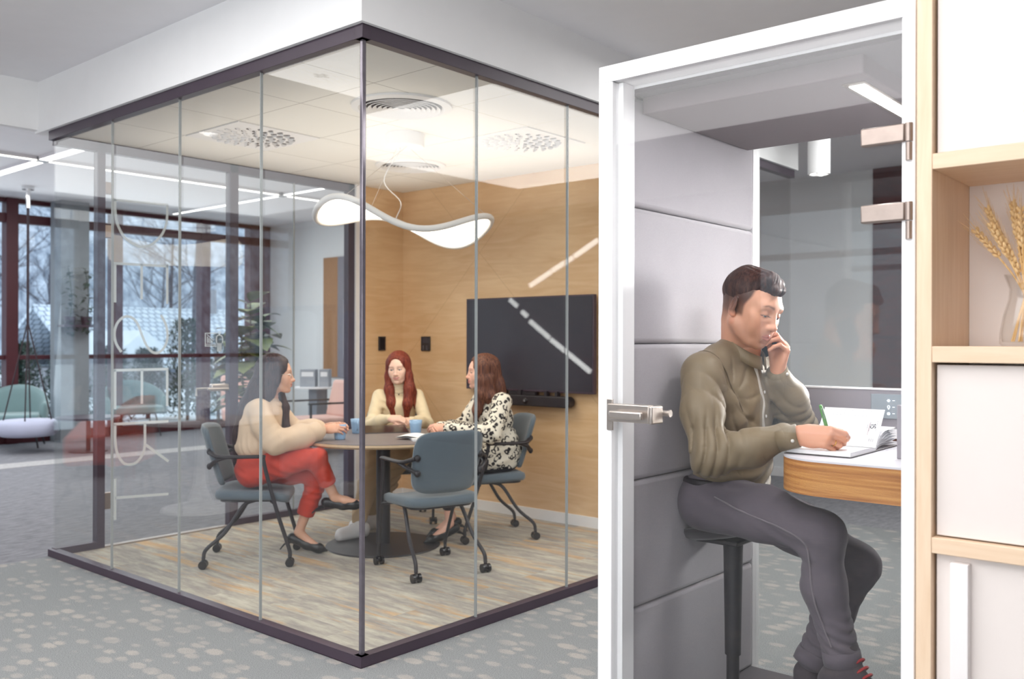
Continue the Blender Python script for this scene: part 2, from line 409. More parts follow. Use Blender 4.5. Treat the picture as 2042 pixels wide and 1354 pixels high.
# ---- wooden walls of the meeting room
def birch():
    m, t, b = nodes('birch_plywood')
    co = coords(t, (1, 1, 1), (math.radians(45), 0, 0))
    br = N(t, 'TexBrick', offset=0.0); br.inputs['Scale'].default_value = 1; br.inputs['Brick Width'].default_value = 1.25; br.inputs['Row Height'].default_value = 1.25
    br.inputs['Mortar Size'].default_value = 0.0016; br.inputs['Color1'].default_value = (0.35, 0.35, 0.35, 1); br.inputs['Color2'].default_value = (0.65, 0.65, 0.65, 1); br.inputs['Mortar'].default_value = (0.0, 0, 0, 1)
    sw = N(t, 'SeparateXYZ'); t.links.new(co, sw.inputs[0]); cb = N(t, 'CombineXYZ')
    ax = N(t, 'Math', operation='ADD'); t.links.new(sw.outputs[0], ax.inputs[0]); t.links.new(sw.outputs[1], ax.inputs[1])
    t.links.new(ax.outputs[0], cb.inputs[0]); t.links.new(sw.outputs[2], cb.inputs[1]); t.links.new(cb.outputs[0], br.inputs['Vector'])
    c2 = coords(t, (1.2, 1.2, 9))
    n = N(t, 'TexNoise'); n.inputs['Scale'].default_value = 2; n.inputs['Detail'].default_value = 7; n.inputs['Distortion'].default_value = 1.2; t.links.new(c2, n.inputs['Vector'])
    c3 = coords(t); n3 = N(t, 'TexNoise'); n3.inputs['Scale'].default_value = 1.3; n3.inputs['Detail'].default_value = 2; t.links.new(c3, n3.inputs['Vector'])
    mx = N(t, 'Mix', data_type='FLOAT'); mx.inputs[0].default_value = 0.5; t.links.new(n.outputs[0], mx.inputs[2]); t.links.new(n3.outputs[0], mx.inputs[3])
    r = ramp(t, [(0.34, srgb(212, 172, 128)), (0.66, srgb(232, 199, 158))]); t.links.new(mx.outputs[0], r.inputs[0])
    rb = ramp(t, [(0.0, (0.72, 0.68, 0.64, 1)), (0.2, (0.98, 0.98, 0.98, 1)), (1.0, (1.03, 1.03, 1.03, 1))]); t.links.new(br.outputs[0], rb.inputs[0])
    mm = N(t, 'Mix', data_type='RGBA', blend_type='MULTIPLY'); mm.inputs[0].default_value = 1; t.links.new(r.outputs[0], mm.inputs[6]); t.links.new(rb.outputs[0], mm.inputs[7])
    t.links.new(mm.outputs[2], b.inputs['Base Color']); b.inputs['Roughness'].default_value = 0.45
    return m
m_birch = birch()
slab('wall_right', (RX1, CY0+0.03, 0), (RX1+0.08, RY1+0.1, ZR), m_birch)
slab('wall_back', (4.945, RY1, 0), (RX1, RY1+0.1, ZR), m_birch)
slab('baseboard_right', (RX1-0.014, CY0+0.05, 0.004), (RX1, RY1, 0.082), m_white)
slab('baseboard_back', (4.945, RY1-0.014, 0.004), (RX1-0.014, RY1, 0.082), m_white)
slab('trim_jamb', (4.875, RY1-0.03, 0), (4.945, RY1+0.1, ZR), m_white)

# ---- far walls
m_wallgrey = plain('pale_grey_wall_paint', srgb(222, 224, 225), 0.8, var=0.015, scale=2)
slab('wall_end', (ENDX, 3.06, 0), (ENDX+0.1, WINY, ZL), m_wallgrey)
m_dkwood = wood('dark_brown_wood', srgb(64, 30, 30), srgb(92, 46, 42), (2, 2, 10), 0.3, 3)
slab('wall_brown', (ENDX-0.04, -4.2, 0), (ENDX+0.1, 3.06, ZC), m_dkwood)
slab('baseboard_end', (ENDX-0.015, 3.07, 0), (ENDX, WINY-0.06, 0.09), m_white)
m_slate = plain('slate_wall_paint', srgb(150, 150, 156), 0.8, var=0.02, scale=2)
slab('wall_south', (-4.2, -4.3, 0), (ENDX+0.1, -4.2, ZC), m_slate)
slab('wall_west', (-4.3, 4.4, 0), (-4.2, WINY, ZL), m_slate)
slab('wall_west_corner', (-4.3, -4.2, 0), (-4.2, -2.4, ZC), m_slate)
slab('wall_west_sill', (-4.3, -2.4, 0), (-4.2, 4.4, 0.35), m_slate)
slab('wall_west_head', (-4.3, -2.4, 2.75), (-4.2, 4.4, ZC), m_slate)

# ---- windows of the lounge (plane Y = WINY)
mull = [-2.2, -0.8, 0.6, 2.0, 3.42, 4.84, 6.25, 7.64]
mb = MB()
mb.box((-4.2, WINY-0.02, 0), (ENDX, WINY+0.10, 0.13))
mb.box((-4.2, WINY-0.02, ZL-0.06), (ENDX, WINY+0.10, ZL))
mb.box((-4.2, WINY-0.02, 2.90), (ENDX, WINY+0.10, 3.02))
mb.box((-4.2, WINY, 1.10), (ENDX, WINY+0.08, 1.16))
for x in mull: mb.box((x-0.075, WINY-0.05, 0), (x+0.075, WINY+0.12, ZL))
mb.box((8.42, WINY-0.05, 0), (8.80, WINY+0.12, ZL))
wf = struct(mb.build('window_1', m_redframe, bevel=0.006))
xs = mull + [8.42]
for a, b_ in zip(xs[:-1], xs[1:]):
    pz = MB()
    for (z0, z1) in ((0.13, 1.10), (1.16, 2.90), (3.02, ZL-0.06)): pz.box((a+0.075, WINY+0.03, z0), (b_-0.075, WINY+0.045, z1))
    pz.build('pane', m_winglass, wf)
# ---- window behind the camera (plane X = -4.2)
mb = MB()
for y in (-2.4, -0.7, 1.0, 2.7, 4.34): mb.box((-4.28, y, 0.35), (-4.18, y+0.08, 2.75))
mb.box((-4.28, -2.4, 0.35), (-4.18, 4.4, 0.42)); mb.box((-4.28, -2.4, 2.68), (-4.18, 4.4, 2.75)); mb.box((-4.28, -2.4, 2.2), (-4.2, 4.4, 2.26))
w2 = struct(mb.build('window_2', m_redframe))
MB().box((-4.24, -2.4, 0.4), (-4.23, 4.4, 2.7)).build('pane', m_winglass, w2)

# ---- glazing of the meeting room
m_rail = m_frame
def run(pts, z0, z1, w, name):
    mb = MB()
    for a, b in zip(pts[:-1], pts[1:]):
        x0, x1 = sorted((a[0], b[0])); y0, y1 = sorted((a[1], b[1]))
        mb.box((x0-w/2, y0-w/2, z0), (x1+w/2, y1+w/2, z1))
    return struct(mb.build(name, m_rail, bevel=0.002))
gl, gr = CX0+0.022, CY0+0.022        # glass planes
run([(gl, RY1+0.02), (gl, gr), (6.70, gr)], 0.0, 0.046, 0.05, 'trim_bottom_rail')
run([(gl, RY1+0.02), (gl, gr), (6.70, gr)], ZR-0.046, ZR+0.012, 0.05, 'trim_top_rail')
wl = empty('wall_left', (gl, CY0, 0), kind='structure')
ys = [CY0+0.034, CY0+0.75, CY0+1.48, CY0+2.218, RY1+0.01]
for a, b_ in zip(ys[:-1], ys[1:]):
    MB().box((gl-0.006, a+0.002, 0.04), (gl+0.006, b_-0.002, ZR-0.04)).build('pane', m_glass, wl, world=True)
for y in ys[1:-1]:
    MB().box((gl-0.0068, y-0.0024, 0.046), (gl+0.0068, y+0.0024, ZR-0.046)).build('seam', m_seal, wl, world=True)
wf_ = empty('wall_front', (CX0, gr, 0), kind='structure')
xs = [CX0+0.034, CX0+0.716, CX0+1.425, CX0+2.14, CX0+2.85, CX0+3.56, 6.70]
for a, b_ in zip(xs[:-1], xs[1:]):
    MB().box((a+0.002, gr-0.006, 0.04), (b_-0.002, gr+0.006, ZR-0.04)).build('pane', m_glass, wf_, world=True)
for x in xs[1:-1]:
    MB().box((x-0.0032, gr-0.0068, 0.046), (x+0.0032, gr+0.0068, ZR-0.046)).build('seam', m_seal, wf_, world=True)
m_corner = plain('clear_corner_profile', srgb(122, 116, 124), 0.12, metal=0.55, var=0.1, scale=30)
struct(MB().box((gl-0.009, gr-0.009, 0.046), (gl+0.010, gr+0.010, ZR-0.046)).build('trim_corner_post', m_corner, bevel=0.003))

# ---- door side (plane Y = RY1)
yd = RY1+0.02
mb = MB()
for (a, b_) in ((2.752, 2.802), (3.718, 3.788), (4.811, 4.875)): mb.box((a, yd-0.03, 0), (b_, yd+0.03, ZR))
mb.box((gl, yd-0.03, ZR-0.075), (4.875, yd+0.03, ZR)); mb.box((gl, yd-0.03, 0), (2.752, yd+0.03, 0.05)); mb.box((3.788, yd-0.03, 0), (4.811, yd+0.03, 0.05))
wd = struct(mb.build('trim_door_frame', m_frame, bevel=0.002))
MB().box((2.802, yd-0.03, 0.0), (3.718, yd+0.03, 0.012)).build('threshold', plain('beige_threshold', srgb(150, 138, 128), 0.5), wd)
MB().box((gl+0.01, yd-0.005, 0.05), (2.752, yd+0.005, ZR-0.075)).build('pane', m_glass, wd)
MB().box((3.788, yd-0.005, 0.05), (4.290, yd+0.005, ZR-0.075)).build('pane', m_glass, wd)
MB().box((4.300, yd-0.005, 0.05), (4.811, yd+0.005, ZR-0.075)).build('pane', m_glass, wd)
MB().box((4.290, yd-0.006, 0.05), (4.300, yd+0.006, ZR-0.075)).build('seam', m_seal, wd)
dr = empty('door_1', (2.81, yd, 0), kind='structure')
MB().box((2.81, yd-0.005, 0.014), (3.712, yd+0.005, ZR-0.08)).build('pane', m_glass, dr, world=True)
for (y0, y1) in ((361, 388), (447, 475), (984, 1014)):
    a = at(203, y0, Y=yd-0.02); b_ = at(226, y1, Y=yd-0.02)
    MB().box((a.x, yd-0.016, b_.z), (b_.x, yd+0.016, a.z)).build('hinge', m_bronze, dr, world=True, bevel=0.004)
# lock body with lever
a = at(424, 766, Y=yd-0.03); b_ = at(467, 779, Y=yd-0.03)
lk = MB().box((a.x, yd-0.02, b_.z), (b_.x, yd+0.02, a.z)).build('lock', m_steel, dr, world=True, bevel=0.008)
p0 = at(455, 775, Y=yd-0.06); p1 = at(414, 776, Y=yd-0.06); p2 = at(390, 771, Y=yd+0.07)
MB().tube([(p0.x, yd-0.02, p0.z), (p0.x, yd-0.06, p0.z), (p1.x, yd-0.06, p1.z)], 0.009).tube([(p0.x, yd+0.02, p0.z), (p0.x, yd+0.06, p0.z), (p2.x, yd+0.06, p0.z), (p2.x, yd+0.06, p0.z-0.05)], 0.009).build('handle', m_steel, dr, world=True, smooth=True)
# frosted lettering on the door and the small icon
def frost():
    m = bpy.data.materials.new('frosted_vinyl'); m.use_nodes = True; t = m.node_tree
    b = t.nodes['Principled BSDF']; b.inputs['Base Color'].default_value = srgb(222, 228, 230); b.inputs['Roughness'].default_value = 0.8
    b.inputs['Alpha'].default_value = 0.72; return m
m_frost = frost()
def ribbon(mb, pts, w, y):
    """Flat stroke in the door plane, 1 mm thick. pts: photo positions."""
    P = [at(px, py, Y=y) for px, py in pts]; n = len(P); vs = []
    for i, p in enumerate(P):
        t = (P[min(i+1, n-1)] - P[max(i-1, 0)]); d = Vector((t.x, 0, t.z)).normalized(); nn = Vector((-d.z, 0, d.x))*w/2
        for q, dy in ((p+nn, 0), (p-nn, 0), (p-nn, 0.001), (p+nn, 0.001)): vs.append((q.x, y+dy, q.z))
    fs = [(0, 1, 2, 3), (4*n-4, 4*n-1, 4*n-2, 4*n-3)]
    for i in range(n-1):
        for k in range(4): fs.append((4*i+k, 4*i+(k+1) % 4, 4*i+4+(k+1) % 4, 4*i+4+k))
    mb.add(vs, fs)
yl = yd-0.0072
def cur(p, n=7): return [(v.x, v.y) for v in smooth_path([Vector((a, b, 0)) for a, b in p], n)]
sw_ = 0.0175
L = MB(); ribbon(L, [(227.0, 398), (336, 408.5)], sw_, yl); ribbon(L, cur([(229.5, 397), (230, 420), (234, 446), (249, 474), (270, 489), (285, 492), (303, 487), (322, 469), (331, 448), (333.5, 428), (333.5, 408)]), sw_, yl); L.build('letter', m_frost, dr, world=True)
L = MB(); ribbon(L, [(227.0, 525), (336, 531)], sw_, yl)
for x, y1 in ((229.5, 603), (282.5, 597), (333.5, 606)): ribbon(L, [(x, 526), (x, y1)], sw_, yl)
L.build('letter', m_frost, dr, world=True)
L = MB(); ribbon(L, cur([(242, 702), (231, 683), (228.5, 662), (235, 643), (249, 631.5), (264, 634), (275, 647), (283, 668), (293, 690), (304, 702), (316, 703), (328, 692), (334, 672), (331, 648), (321, 628)]), sw_, yl); L.build('letter', m_frost, dr, world=True)
L = MB(); ribbon(L, [(227.0, 738.5), (336, 736)], sw_, yl)
for x, y1 in ((229.5, 816), (283, 805), (333.5, 810)): ribbon(L, [(x, 737), (x, y1)], sw_, yl)
L.build('letter', m_frost, dr, world=True)
L = MB(); ribbon(L, [(227.0, 846), (336, 840)], sw_, yl); ribbon(L, cur([(229.5, 846), (230, 880), (234, 904), (245, 922), (258, 926.5), (272, 922), (285, 905), (289, 884), (289, 843)]), sw_, yl); ribbon(L, [(291, 887), (336, 920)], sw_, yl); L.build('letter', m_frost, dr, world=True)
L = MB(); ribbon(L, [(229.5, 955), (229.5, 1037)], sw_, yl); ribbon(L, [(230, 993), (336, 985)], sw_, yl); L.build('letter', m_frost, dr, world=True)
L = MB(); iw = 0.006
ribbon(L, [(409.5, 664), (409.5, 691)], iw, yl); ribbon(L, [(409, 664.5), (433, 664.5)], iw, yl); ribbon(L, [(409, 690), (432, 690)], iw, yl); ribbon(L, [(409, 686.5), (432, 686.5)], iw*.7, yl)
for x, y0 in ((414, 671), (417, 674), (420, 676), (423, 679)): ribbon(L, [(x, y0), (x, 684)], iw, yl)
ribbon(L, [(413, 667), (426, 679)], iw*.7, yl)
ribbon(L, cur([(437.5, 661), (440, 663), (437.5, 667), (435, 663), (437.5, 661)]), iw*.8, yl)
ribbon(L, cur([(432, 684), (431.5, 675), (434, 669), (441, 669), (444, 675), (443.5, 684)]), iw, yl)
for x in (434.5, 437.5, 440.5): ribbon(L, [(x, 684), (x, 701)], iw, yl)
L.build('icon', m_frost, dr, world=True)
# ================================================================== phone booth
BX, BXR = 2.385, 3.42             # front and rear planes
BYL, BYR = 1.691, 0.729           # outer faces of the two side walls
BT, BF = 2.22, 0.075              # top, floor
booth = empty('phone_booth', (BX, (BYL+BYR)/2, 0), 0, 'white framed glass phone booth lined with grey padded panels', 'phone booth')
def B(mb, name, m, parent=booth, **k): return mb.build(name, m, parent, world=True, **k)
fw = 0.052; iy_ = 1.634
fr_ = at(1797, 700, X=BX).y - BYR      # hinge-side post, slimmer
mb = MB()
mb.box((BX, BYL-fw, 0.0), (BX+0.10, BYL, BT-fw)); mb.box((BX, BYR, 0.0), (BX+0.10, BYR+fr_, BT-fw)); mb.box((BX, BYR, BT-fw), (BX+0.10, BYL, BT))
B(mb, 'front_frame', m_boothwhite, bevel=0.003)
mb = MB()
mb.box((BXR-0.06, BYL-fw, 0), (BXR, BYL-0.012, BT-fw)); mb.box((BXR-0.06, BYR+0.012, 0), (BXR, BYR+fw, BT-fw)); mb.box((BXR-0.06, BYR+0.012, BT-fw), (BXR, BYL-0.012, BT))
B(mb, 'rear_frame', m_boothwhite, bevel=0.003)
# outer shell in three stacked panels each side
for (y0, y1) in ((BYL-0.02, BYL), (BYR, BYR+0.02)):
    for (z0, z1) in ((0.03, 0.36), (0.362, 1.892), (1.894, BT-0.002)):
        B(MB().box((BX+0.1005, y0, z0), (BXR-0.0605, y1, z1)), 'shell_panel', m_boothwhite, bevel=0.002)
B(MB().box((BX+0.1, BYR+0.02, BT-0.06), (BXR-0.06, BYL-0.02, BT)), 'roof_panel', m_boothwhite)
B(MB().box((BX+0.102, BYR+0.047, BT-0.075), (BXR-0.062, iy_, BT-0.0605)), 'roof_lining', fabric('dark_felt_lining', srgb(86, 78, 84), .1, 600))
B(MB().box((BX+0.02, BYR+0.03, 0.0), (BXR-0.06, BYL-0.03, BF)), 'floor_panel', m_feltdark, bevel=0.003)
# padded panels on both side walls
m_pad = m_felt
iy = 1.635                        # inner face on the man's side
zs = [BF, 0.485, 0.90, 1.345, 1.788, BT-0.076]
for a, b_ in zip(zs[:-1], zs[1:]):
    B(MB().box((BX+0.102, iy, a+0.001), (BXR-0.062, BYL-0.0205, b_-0.001)), 'padded_panel', m_pad, bevel=0.016, segs=4)
for a, b_ in zip(zs[:-1], zs[1:]):
    B(MB().box((BX+0.102, BYR+0.0205, a+0.001), (BXR-0.062, BYR+0.046, b_-0.001)), 'padded_panel', m_pad, bevel=0.014, segs=4)
# suspended acoustic ceiling panel with a light strip
m_padc = plain('grey_acoustic_panel', srgb(122, 112, 115), 0.95, var=.05, scale=300)
cz = 1.935
pa = at(1281, 228, X=BX+0.16); pb = at(1281, 178, X=BX+0.16)
pc = B(MB().box((BX+0.16, 0.915, pa.z), (BXR-0.13, pa.y, pb.z)), 'acoustic_ceiling_panel', m_padc, bevel=0.004)
PZ = pa.z
la, lb = at(1693, 172, Z=PZ), at(1795, 228, Z=PZ)
st = MB().box((la.x, la.y-0.045, PZ-0.0035), (lb.x+0.25, la.y, PZ+0.006)).build('light_strip', emit('booth_light', (1, 0.99, 0.96, 1), 9.0), booth, world=True)
MB().box((la.x-0.03, la.y-0.055, PZ-0.002), (lb.x+0.28, la.y+0.01, PZ+0.008)).build('light_strip_trim', m_bronze, booth, world=True)
area('booth_strip_light', ((la.x+lb.x)/2+0.1, la.y-0.02, PZ-0.01), ((la.x+lb.x)/2+0.1, la.y-0.02, 0), 0.5, 0.05, 5)
# rear glass
B(MB().box((BXR-0.034, BYR+fw, BF), (BXR-0.026, BYL-fw, BT-fw)), 'rear_glass', m_glass)
m_band = plain('grey_laminate_band', srgb(150, 144, 150), 0.6, var=0.01)
t0 = at(1640, 773, X=BXR-0.07); t1 = at(1640, 845, X=BXR-0.07)
B(MB().box((BXR-0.085, BYR+0.06, t1.z), (BXR-0.064, 1.585, t0.z)), 'rear_band', m_band, bevel=0.002)
B(MB().box((BXR-0.088, BYR+0.06, t0.z), (BXR-0.06, 1.585, t0.z+0.006)), 'rear_band_edge', m_boothwhite)
B(MB().box((BXR-0.088, BYR+0.06, t1.z-0.035), (BXR-0.06, 1.585, t1.z-0.002)), 'rear_band_rail', m_boothwhite)
# control panel with three glowing symbols
q0 = at(1737, 785, X=BXR-0.09); q1 = at(1790, 836, X=BXR-0.09)
cp = B(MB().box((BXR-0.0905, q1.y-0.03, q1.z), (BXR-0.0855, q0.y, q0.z)), 'control_panel', plain('grey_glass_panel', srgb(150, 158, 164), 0.15, var=0.02), bevel=0.001)
m_led = emit('white_indicator', (0.8, 0.9, 1.0, 1), 1.6)
for yy in (799, 812, 825):
    p = at(1772, yy, X=BXR-0.091); mb = MB(); r = 0.0058
    if yy == 799:
        for k in range(6):
            a = k*math.pi/3; mb.tube([p, p+Vector((0, r*math.cos(a), r*math.sin(a)))], 0.0009, 5)
    elif yy == 812:
        mb.tube([p+Vector((0, r*.75*math.cos(a*.5), r*.75*math.sin(a*.5)+.001)) for a in range(13)], 0.0009, 5); mb.cbox(p-Vector((0, 0, .006)), (.001, .004, .003))
    else: mb.lathe([(0, -.0004), (r*.9, -.0004), (r*.9, .0004), (0, .0004)], 14, p, 'X')
    mb.build('indicator', m_led, cp, world=True)
    p = at(1782, yy, X=BXR-0.091); MB().cbox(p, (.0008, .008, .0012)).build('indicator_bar', m_led, cp, world=True)
p = at(1752, 822, X=BXR-0.091); MB().lathe([(0, -.0006), (.008, -.0006), (.008, .0006), (0, .0006)], 18, p, 'X').build('indicator', plain('dim_symbol', srgb(176, 182, 186), 0.4), cp, world=True)
# glass door with lock and two hinges
gd = BX+0.012
door = B(MB().box((gd, BYR+fr_-0.012, 0.02), (gd+0.008, BYL-0.045, BT-0.048)), 'glass_door', m_glassdoor)
mb = MB()
for (ya, yb) in ((BYL-0.0455, BYL-0.044), (BYR+fr_-0.014, BYR+fr_-0.0125)): mb.box((gd, ya, 0.02), (gd+0.008, yb, BT-0.048))
mb.box((gd, BYR+fr_-0.012, BT-0.0475), (gd+0.008, BYL-0.045, BT-0.046))
mb.build('door_edge', m_edge, door, world=True)
# pale gasket strip seen behind the glass edge
B(MB().box((BX+0.035, BYL-fw-0.018, 0.03), (BX+0.10, BYL-fw, BT-fw)), 'gasket', m_boothwhite)
def hinge(y0, y1, yb):
    a = at(1718, y0, X=gd-0.012); b_ = at(1806, y1-12, X=gd-0.012)
    h = MB().box((gd-0.022, b_.y, (a.z-0.058)), (gd-0.0005, a.y, a.z-0.012)).build('hinge', m_bronze, door, world=True, bevel=0.004)
    c = at(1811, 260, X=gd-0.02)
    MB().cyl((gd-0.014, c.y, 0), 0.008, a.z-0.105, a.z-0.0605, 16).cyl((gd-0.014, c.y, 0), 0.0095, a.z-0.058, a.z-0.012, 16).build('hinge_pin', m_bronze, h, world=True, smooth=True)
hinge(250, 290, 300); hinge(402, 436, 460)
a = at(1214, 803, X=gd-0.02); b_ = at(1297, 845, X=gd-0.02)
lk = MB().box((gd-0.030, b_.y, b_.z), (gd-0.0005, a.y, a.z-0.002)).build('lock_body', m_steel, door, world=True, bevel=0.003)
MB().box((gd-0.034, b_.y-0.014, b_.z-0.001), (gd+0.03, b_.y-0.0005, a.z-0.004)).build('lock_end', m_steel, lk, world=True, bevel=0.004)
h0 = at(1216, 826, X=gd-0.05); h1 = at(1282, 826, X=gd-0.05)
mb = MB().box((gd-0.060, h1.y, h0.z-0.012), (gd-0.048, h0.y, h0.z+0.012)); mb.box((gd-0.05, h0.y-0.03, h0.z-0.009), (gd-0.029, h0.y-0.006, h0.z+0.009))
mb.build('lever_handle', m_steel, lk, world=True, bevel=0.005)
k0 = at(1306, 823, X=gd+0.045)
MB().cyl((gd+0.045, 0, k0.z), 0.0095, k0.y-0.050, k0.y+0.012, 18, 'Y').cyl((gd+0.045, 0, k0.z), 0.0115, k0.y-0.056, k0.y-0.050, 18, 'Y').build('inner_knob', m_steel, lk, world=True, smooth=True)
s0 = at(1210, 795, X=BX-0.004); s1 = at(1219, 858, X=BX-0.004)
B(MB().box((BX-0.006, s1.y-0.006, s1.z), (BX-0.0003, s0.y, s0.z)), 'strike_plate', m_steel, bevel=0.002)
# desk on the hinge-side wall: thick layered front edge with a pale top
def layered():
    m, t, b = nodes('layered_plywood_edge'); co = coords(t, (1, 1, 1))
    wv = N(t, 'TexWave', wave_type='BANDS', bands_direction='Z'); wv.inputs['Scale'].default_value = 92; wv.inputs['Distortion'].default_value = 0.9; wv.inputs['Detail'].default_value = 2; wv.inputs['Detail Scale'].default_value = 0.6
    t.links.new(co, wv.inputs['Vector'])
    c2 = coords(t, (1.5, 1.5, 60)); n = N(t, 'TexNoise'); n.inputs['Scale'].default_value = 2; n.inputs['Detail'].default_value = 4; t.links.new(c2, n.inputs['Vector'])
    r = ramp(t, [(0.28, srgb(150, 92, 52)), (0.45, srgb(190, 128, 70)), (0.65, srgb(218, 160, 92))]); t.links.new(n.outputs[0], r.inputs[0])
    r2 = ramp(t, [(0.0, (0.32, 0.26, 0.24, 1)), (0.35, (1, 1, 1, 1))]); t.links.new(wv.outputs[0], r2.inputs[0])
    mx = N(t, 'Mix', data_type='RGBA', blend_type='MULTIPLY'); mx.inputs[0].default_value = 1; t.links.new(r.outputs[0], mx.inputs[6]); t.links.new(r2.outputs[0], mx.inputs[7])
    t.links.new(mx.outputs[2], b.inputs['Base Color']); b.inputs['Roughness'].default_value = 0.5; return m
DZ = 1.004; DXF, DXR = 2.62, BXR-0.10
dl = at(1575, 905, X=2.80).y
out = [(DXF, BYR+0.06), (DXF, dl-0.17)]
cx_, rr_ = DXF+0.17, 0.17
for k in range(1, 13):
    an = math.pi - k*math.pi/2/12; out.append((cx_+rr_*math.cos(an), dl-rr_+rr_*math.sin(an)))
out += [(DXR-0.12, dl)]
for k in range(1, 9):
    an = math.pi/2 - k*math.pi/2/8; out.append((DXR-0.12+0.12*math.cos(an), dl-0.12+0.12*math.sin(an)))
out += [(DXR, BYR+0.06)]
desk = MB().prism(out, DZ-0.106, DZ-0.006).build('desk', layered(), booth, world=True)
MB().prism([(x, y) for x, y in out], DZ-0.006, DZ).build('desk_top', plain('pale_grey_laminate', srgb(214, 212, 218), 0.45, var=0.01), desk, world=True)
# footrest bar
fa = at(1790, 1331, X=2.84)
B(MB().tube([(2.74, fa.y-0.02, 0.235), (2.74, 0.99, 0.235)], 0.0).box((2.70, BYR+0.062, 0.165), (3.20, fa.y+0.02, 0.19)), 'footrest', m_black, bevel=0.005)
# upright grey fin by the door on the desk
f0 = at(1788, 915, Z=DZ)
B(MB().box((f0.x, BYR+0.0585, DZ), (f0.x+0.02, f0.y, DZ+0.16)), 'cable_fin', m_band, bevel=0.002)

# ================================================================== stool
sx, sy = 2.98, 1.42
sc_ = at(1462, 1080, X=sx); sy = sc_.y
stool = empty('leaning_stool', (sx, sy, BF), 0, 'black round leaning stool on a single post inside the booth', 'stool')
def seatfn(u, v):
    a = 2*math.pi*u; r = 0.17*math.sqrt(v) if v < 1 else 0.17
    return None
prof = [(0.0, 0.588), (0.06, 0.585), (0.12, 0.588), (0.155, 0.602), (0.168, 0.622), (0.166, 0.634), (0.14, 0.636), (0.07, 0.626), (0.0, 0.622)]
s_ = MB().lathe(prof, 40, caps=False); R_ = Matrix.Rotation(math.radians(-10), 3, 'X')
s_.v = [tuple(R_ @ (Vector(p)-Vector((0,0,.6))) + Vector((0, .045, .598))) for p in s_.v]
s_.build('seat', fabric('black_mesh_cloth', srgb(46, 40, 46), 0.25, 900), stool, smooth=True)
MB().box((-.07, -.05, .565), (.07, .12, .584)).build('tilt_bracket', m_black, stool, bevel=0.006)
MB().lathe([(0, .17), (.028, .17), (.0295, .3), (.034, .54), (.036, .572), (0, .572)], 28).build('upper_post', m_black, stool, smooth=True)
MB().lathe([(0, .02), (.0225, .02), (.0225, .2), (0, .2)], 24).build('lower_post', m_black, stool, smooth=True)
MB().lathe([(0, 0), (.155, 0), (.16, .006), (.12, .02), (.03, .034), (0, .036)], 40).build('base', m_black, stool, smooth=True)

# ================================================================== shelf unit beside the booth
SX = 2.36
def Yp(px, X=SX): return at(px, 690, X=X).y
cab = empty('shelf_cabinet', (SX, 0.3, 0), 0, 'pale maple shelf cabinet with white doors beside the phone booth', 'cabinet')
yL, yI = Yp(1827), Yp(1858)
SD = 0.34
YE = -0.35
def K(mb, name, m, parent=cab, **k): return mb.build(name, m, parent, world=True, **k)
K(MB().box((SX, yI, 0), (SX+SD, yL, 2.96)), 'side_panel', m_maple, bevel=0.0015)
K(MB().box((SX, YE-0.03, 0), (SX+SD, YE, 2.96)), 'side_panel', m_maple, bevel=0.0015)
for (z0, z1) in ((0.372, 0.408), (0.838, 0.876), (1.302, 1.341), (1.772, 1.810), (2.24, 2.278), (0.03, 0.07)):
    K(MB().box((SX, YE+0.0005, z0), (SX+SD, yI-0.0005, z1)), 'shelf_board', m_maple_h, bevel=0.0015)
K(MB().box((SX+SD-0.012, YE+0.001, 0.07), (SX+SD, yI-0.001, 2.24)), 'back_panel', m_cab)
rec = 0.022
dgap = 0.006
K(MB().box((SX+rec, YE+0.004, 1.814), (SX+rec+0.018, yI-dgap, 2.236)), 'door', m_cab, bevel=0.0015)
K(MB().box((SX+rec, YE+0.004, 0.880), (SX+rec+0.018, yI-dgap, 1.296)), 'door', m_cab, bevel=0.0015)
dlo = K(MB().box((SX+rec, YE+0.004, 0.412), (SX+rec+0.018, yI-dgap, 0.834)), 'door', m_cab, bevel=0.0015)
h0, h1 = Yp(1896, SX-0.003), Yp(1932, SX-0.003)
K(MB().box((SX-0.006, h1, 0.30), (SX+rec-0.0005, h0, 0.822)), 'handle', plain('white_handle_strip', srgb(236, 231, 230), 0.45, var=0.01), dlo, bevel=0.002)
dl2 = K(MB().box((SX+rec, YE+0.004, 0.074), (SX+rec+0.018, yI-dgap, 0.368)), 'door', m_cab, bevel=0.0015)
# glass vase on the shelf with dried wheat
SZ = 1.342
vc = at(2044, 690, X=SX+0.17); vx, vy = vc.x, vc.y
def vase_glass():
    m = glass('vase_glass', (0.975, 0.975, 0.97, 1), 1.4); return m
vase = empty('vase', (vx, vy, SZ), 0, 'clear waisted glass vase on the maple shelf niche', 'vase')
vo_ = [(0.0, 0.0), (0.050, 0.0), (0.056, 0.006), (0.056, 0.03), (0.048, 0.075), (0.036, 0.115), (0.034, 0.14), (0.046, 0.176)]
vi_ = [(r-0.003 if r else 0, z+0.004 if i == 0 else z) for i, (r, z) in enumerate(vo_)]
MB().lathe(vo_ + [(0.043, 0.176), (0.031, 0.14), (0.033, 0.115), (0.045, 0.075), (0.052, 0.03), (0.05, 0.01), (0.0, 0.008)], 40, caps=False).build('body', vase_glass(), vase, smooth='full')
m_wheat = wood('dry_wheat', srgb(204, 164, 108), srgb(236, 206, 158), (30, 30, 6), 0.8, 8, 0)
m_straw = wood('dry_straw', srgb(206, 160, 96), srgb(236, 202, 146), (30, 30, 3), 0.7, 8, 0)
rw = random.Random(3)
stalks = [(-.060, .010, .335), (-.082, .03, .285), (-.05, -.02, .29), (-.022, .02, .345), (-.005, -.01, .325), (-.034, .0, .255), (.012, .02, .30), (.03, -.015, .34), (.05, .02, .30), (-.012, .03, .27), (.065, 0, .325), (.022, .035, .28)]
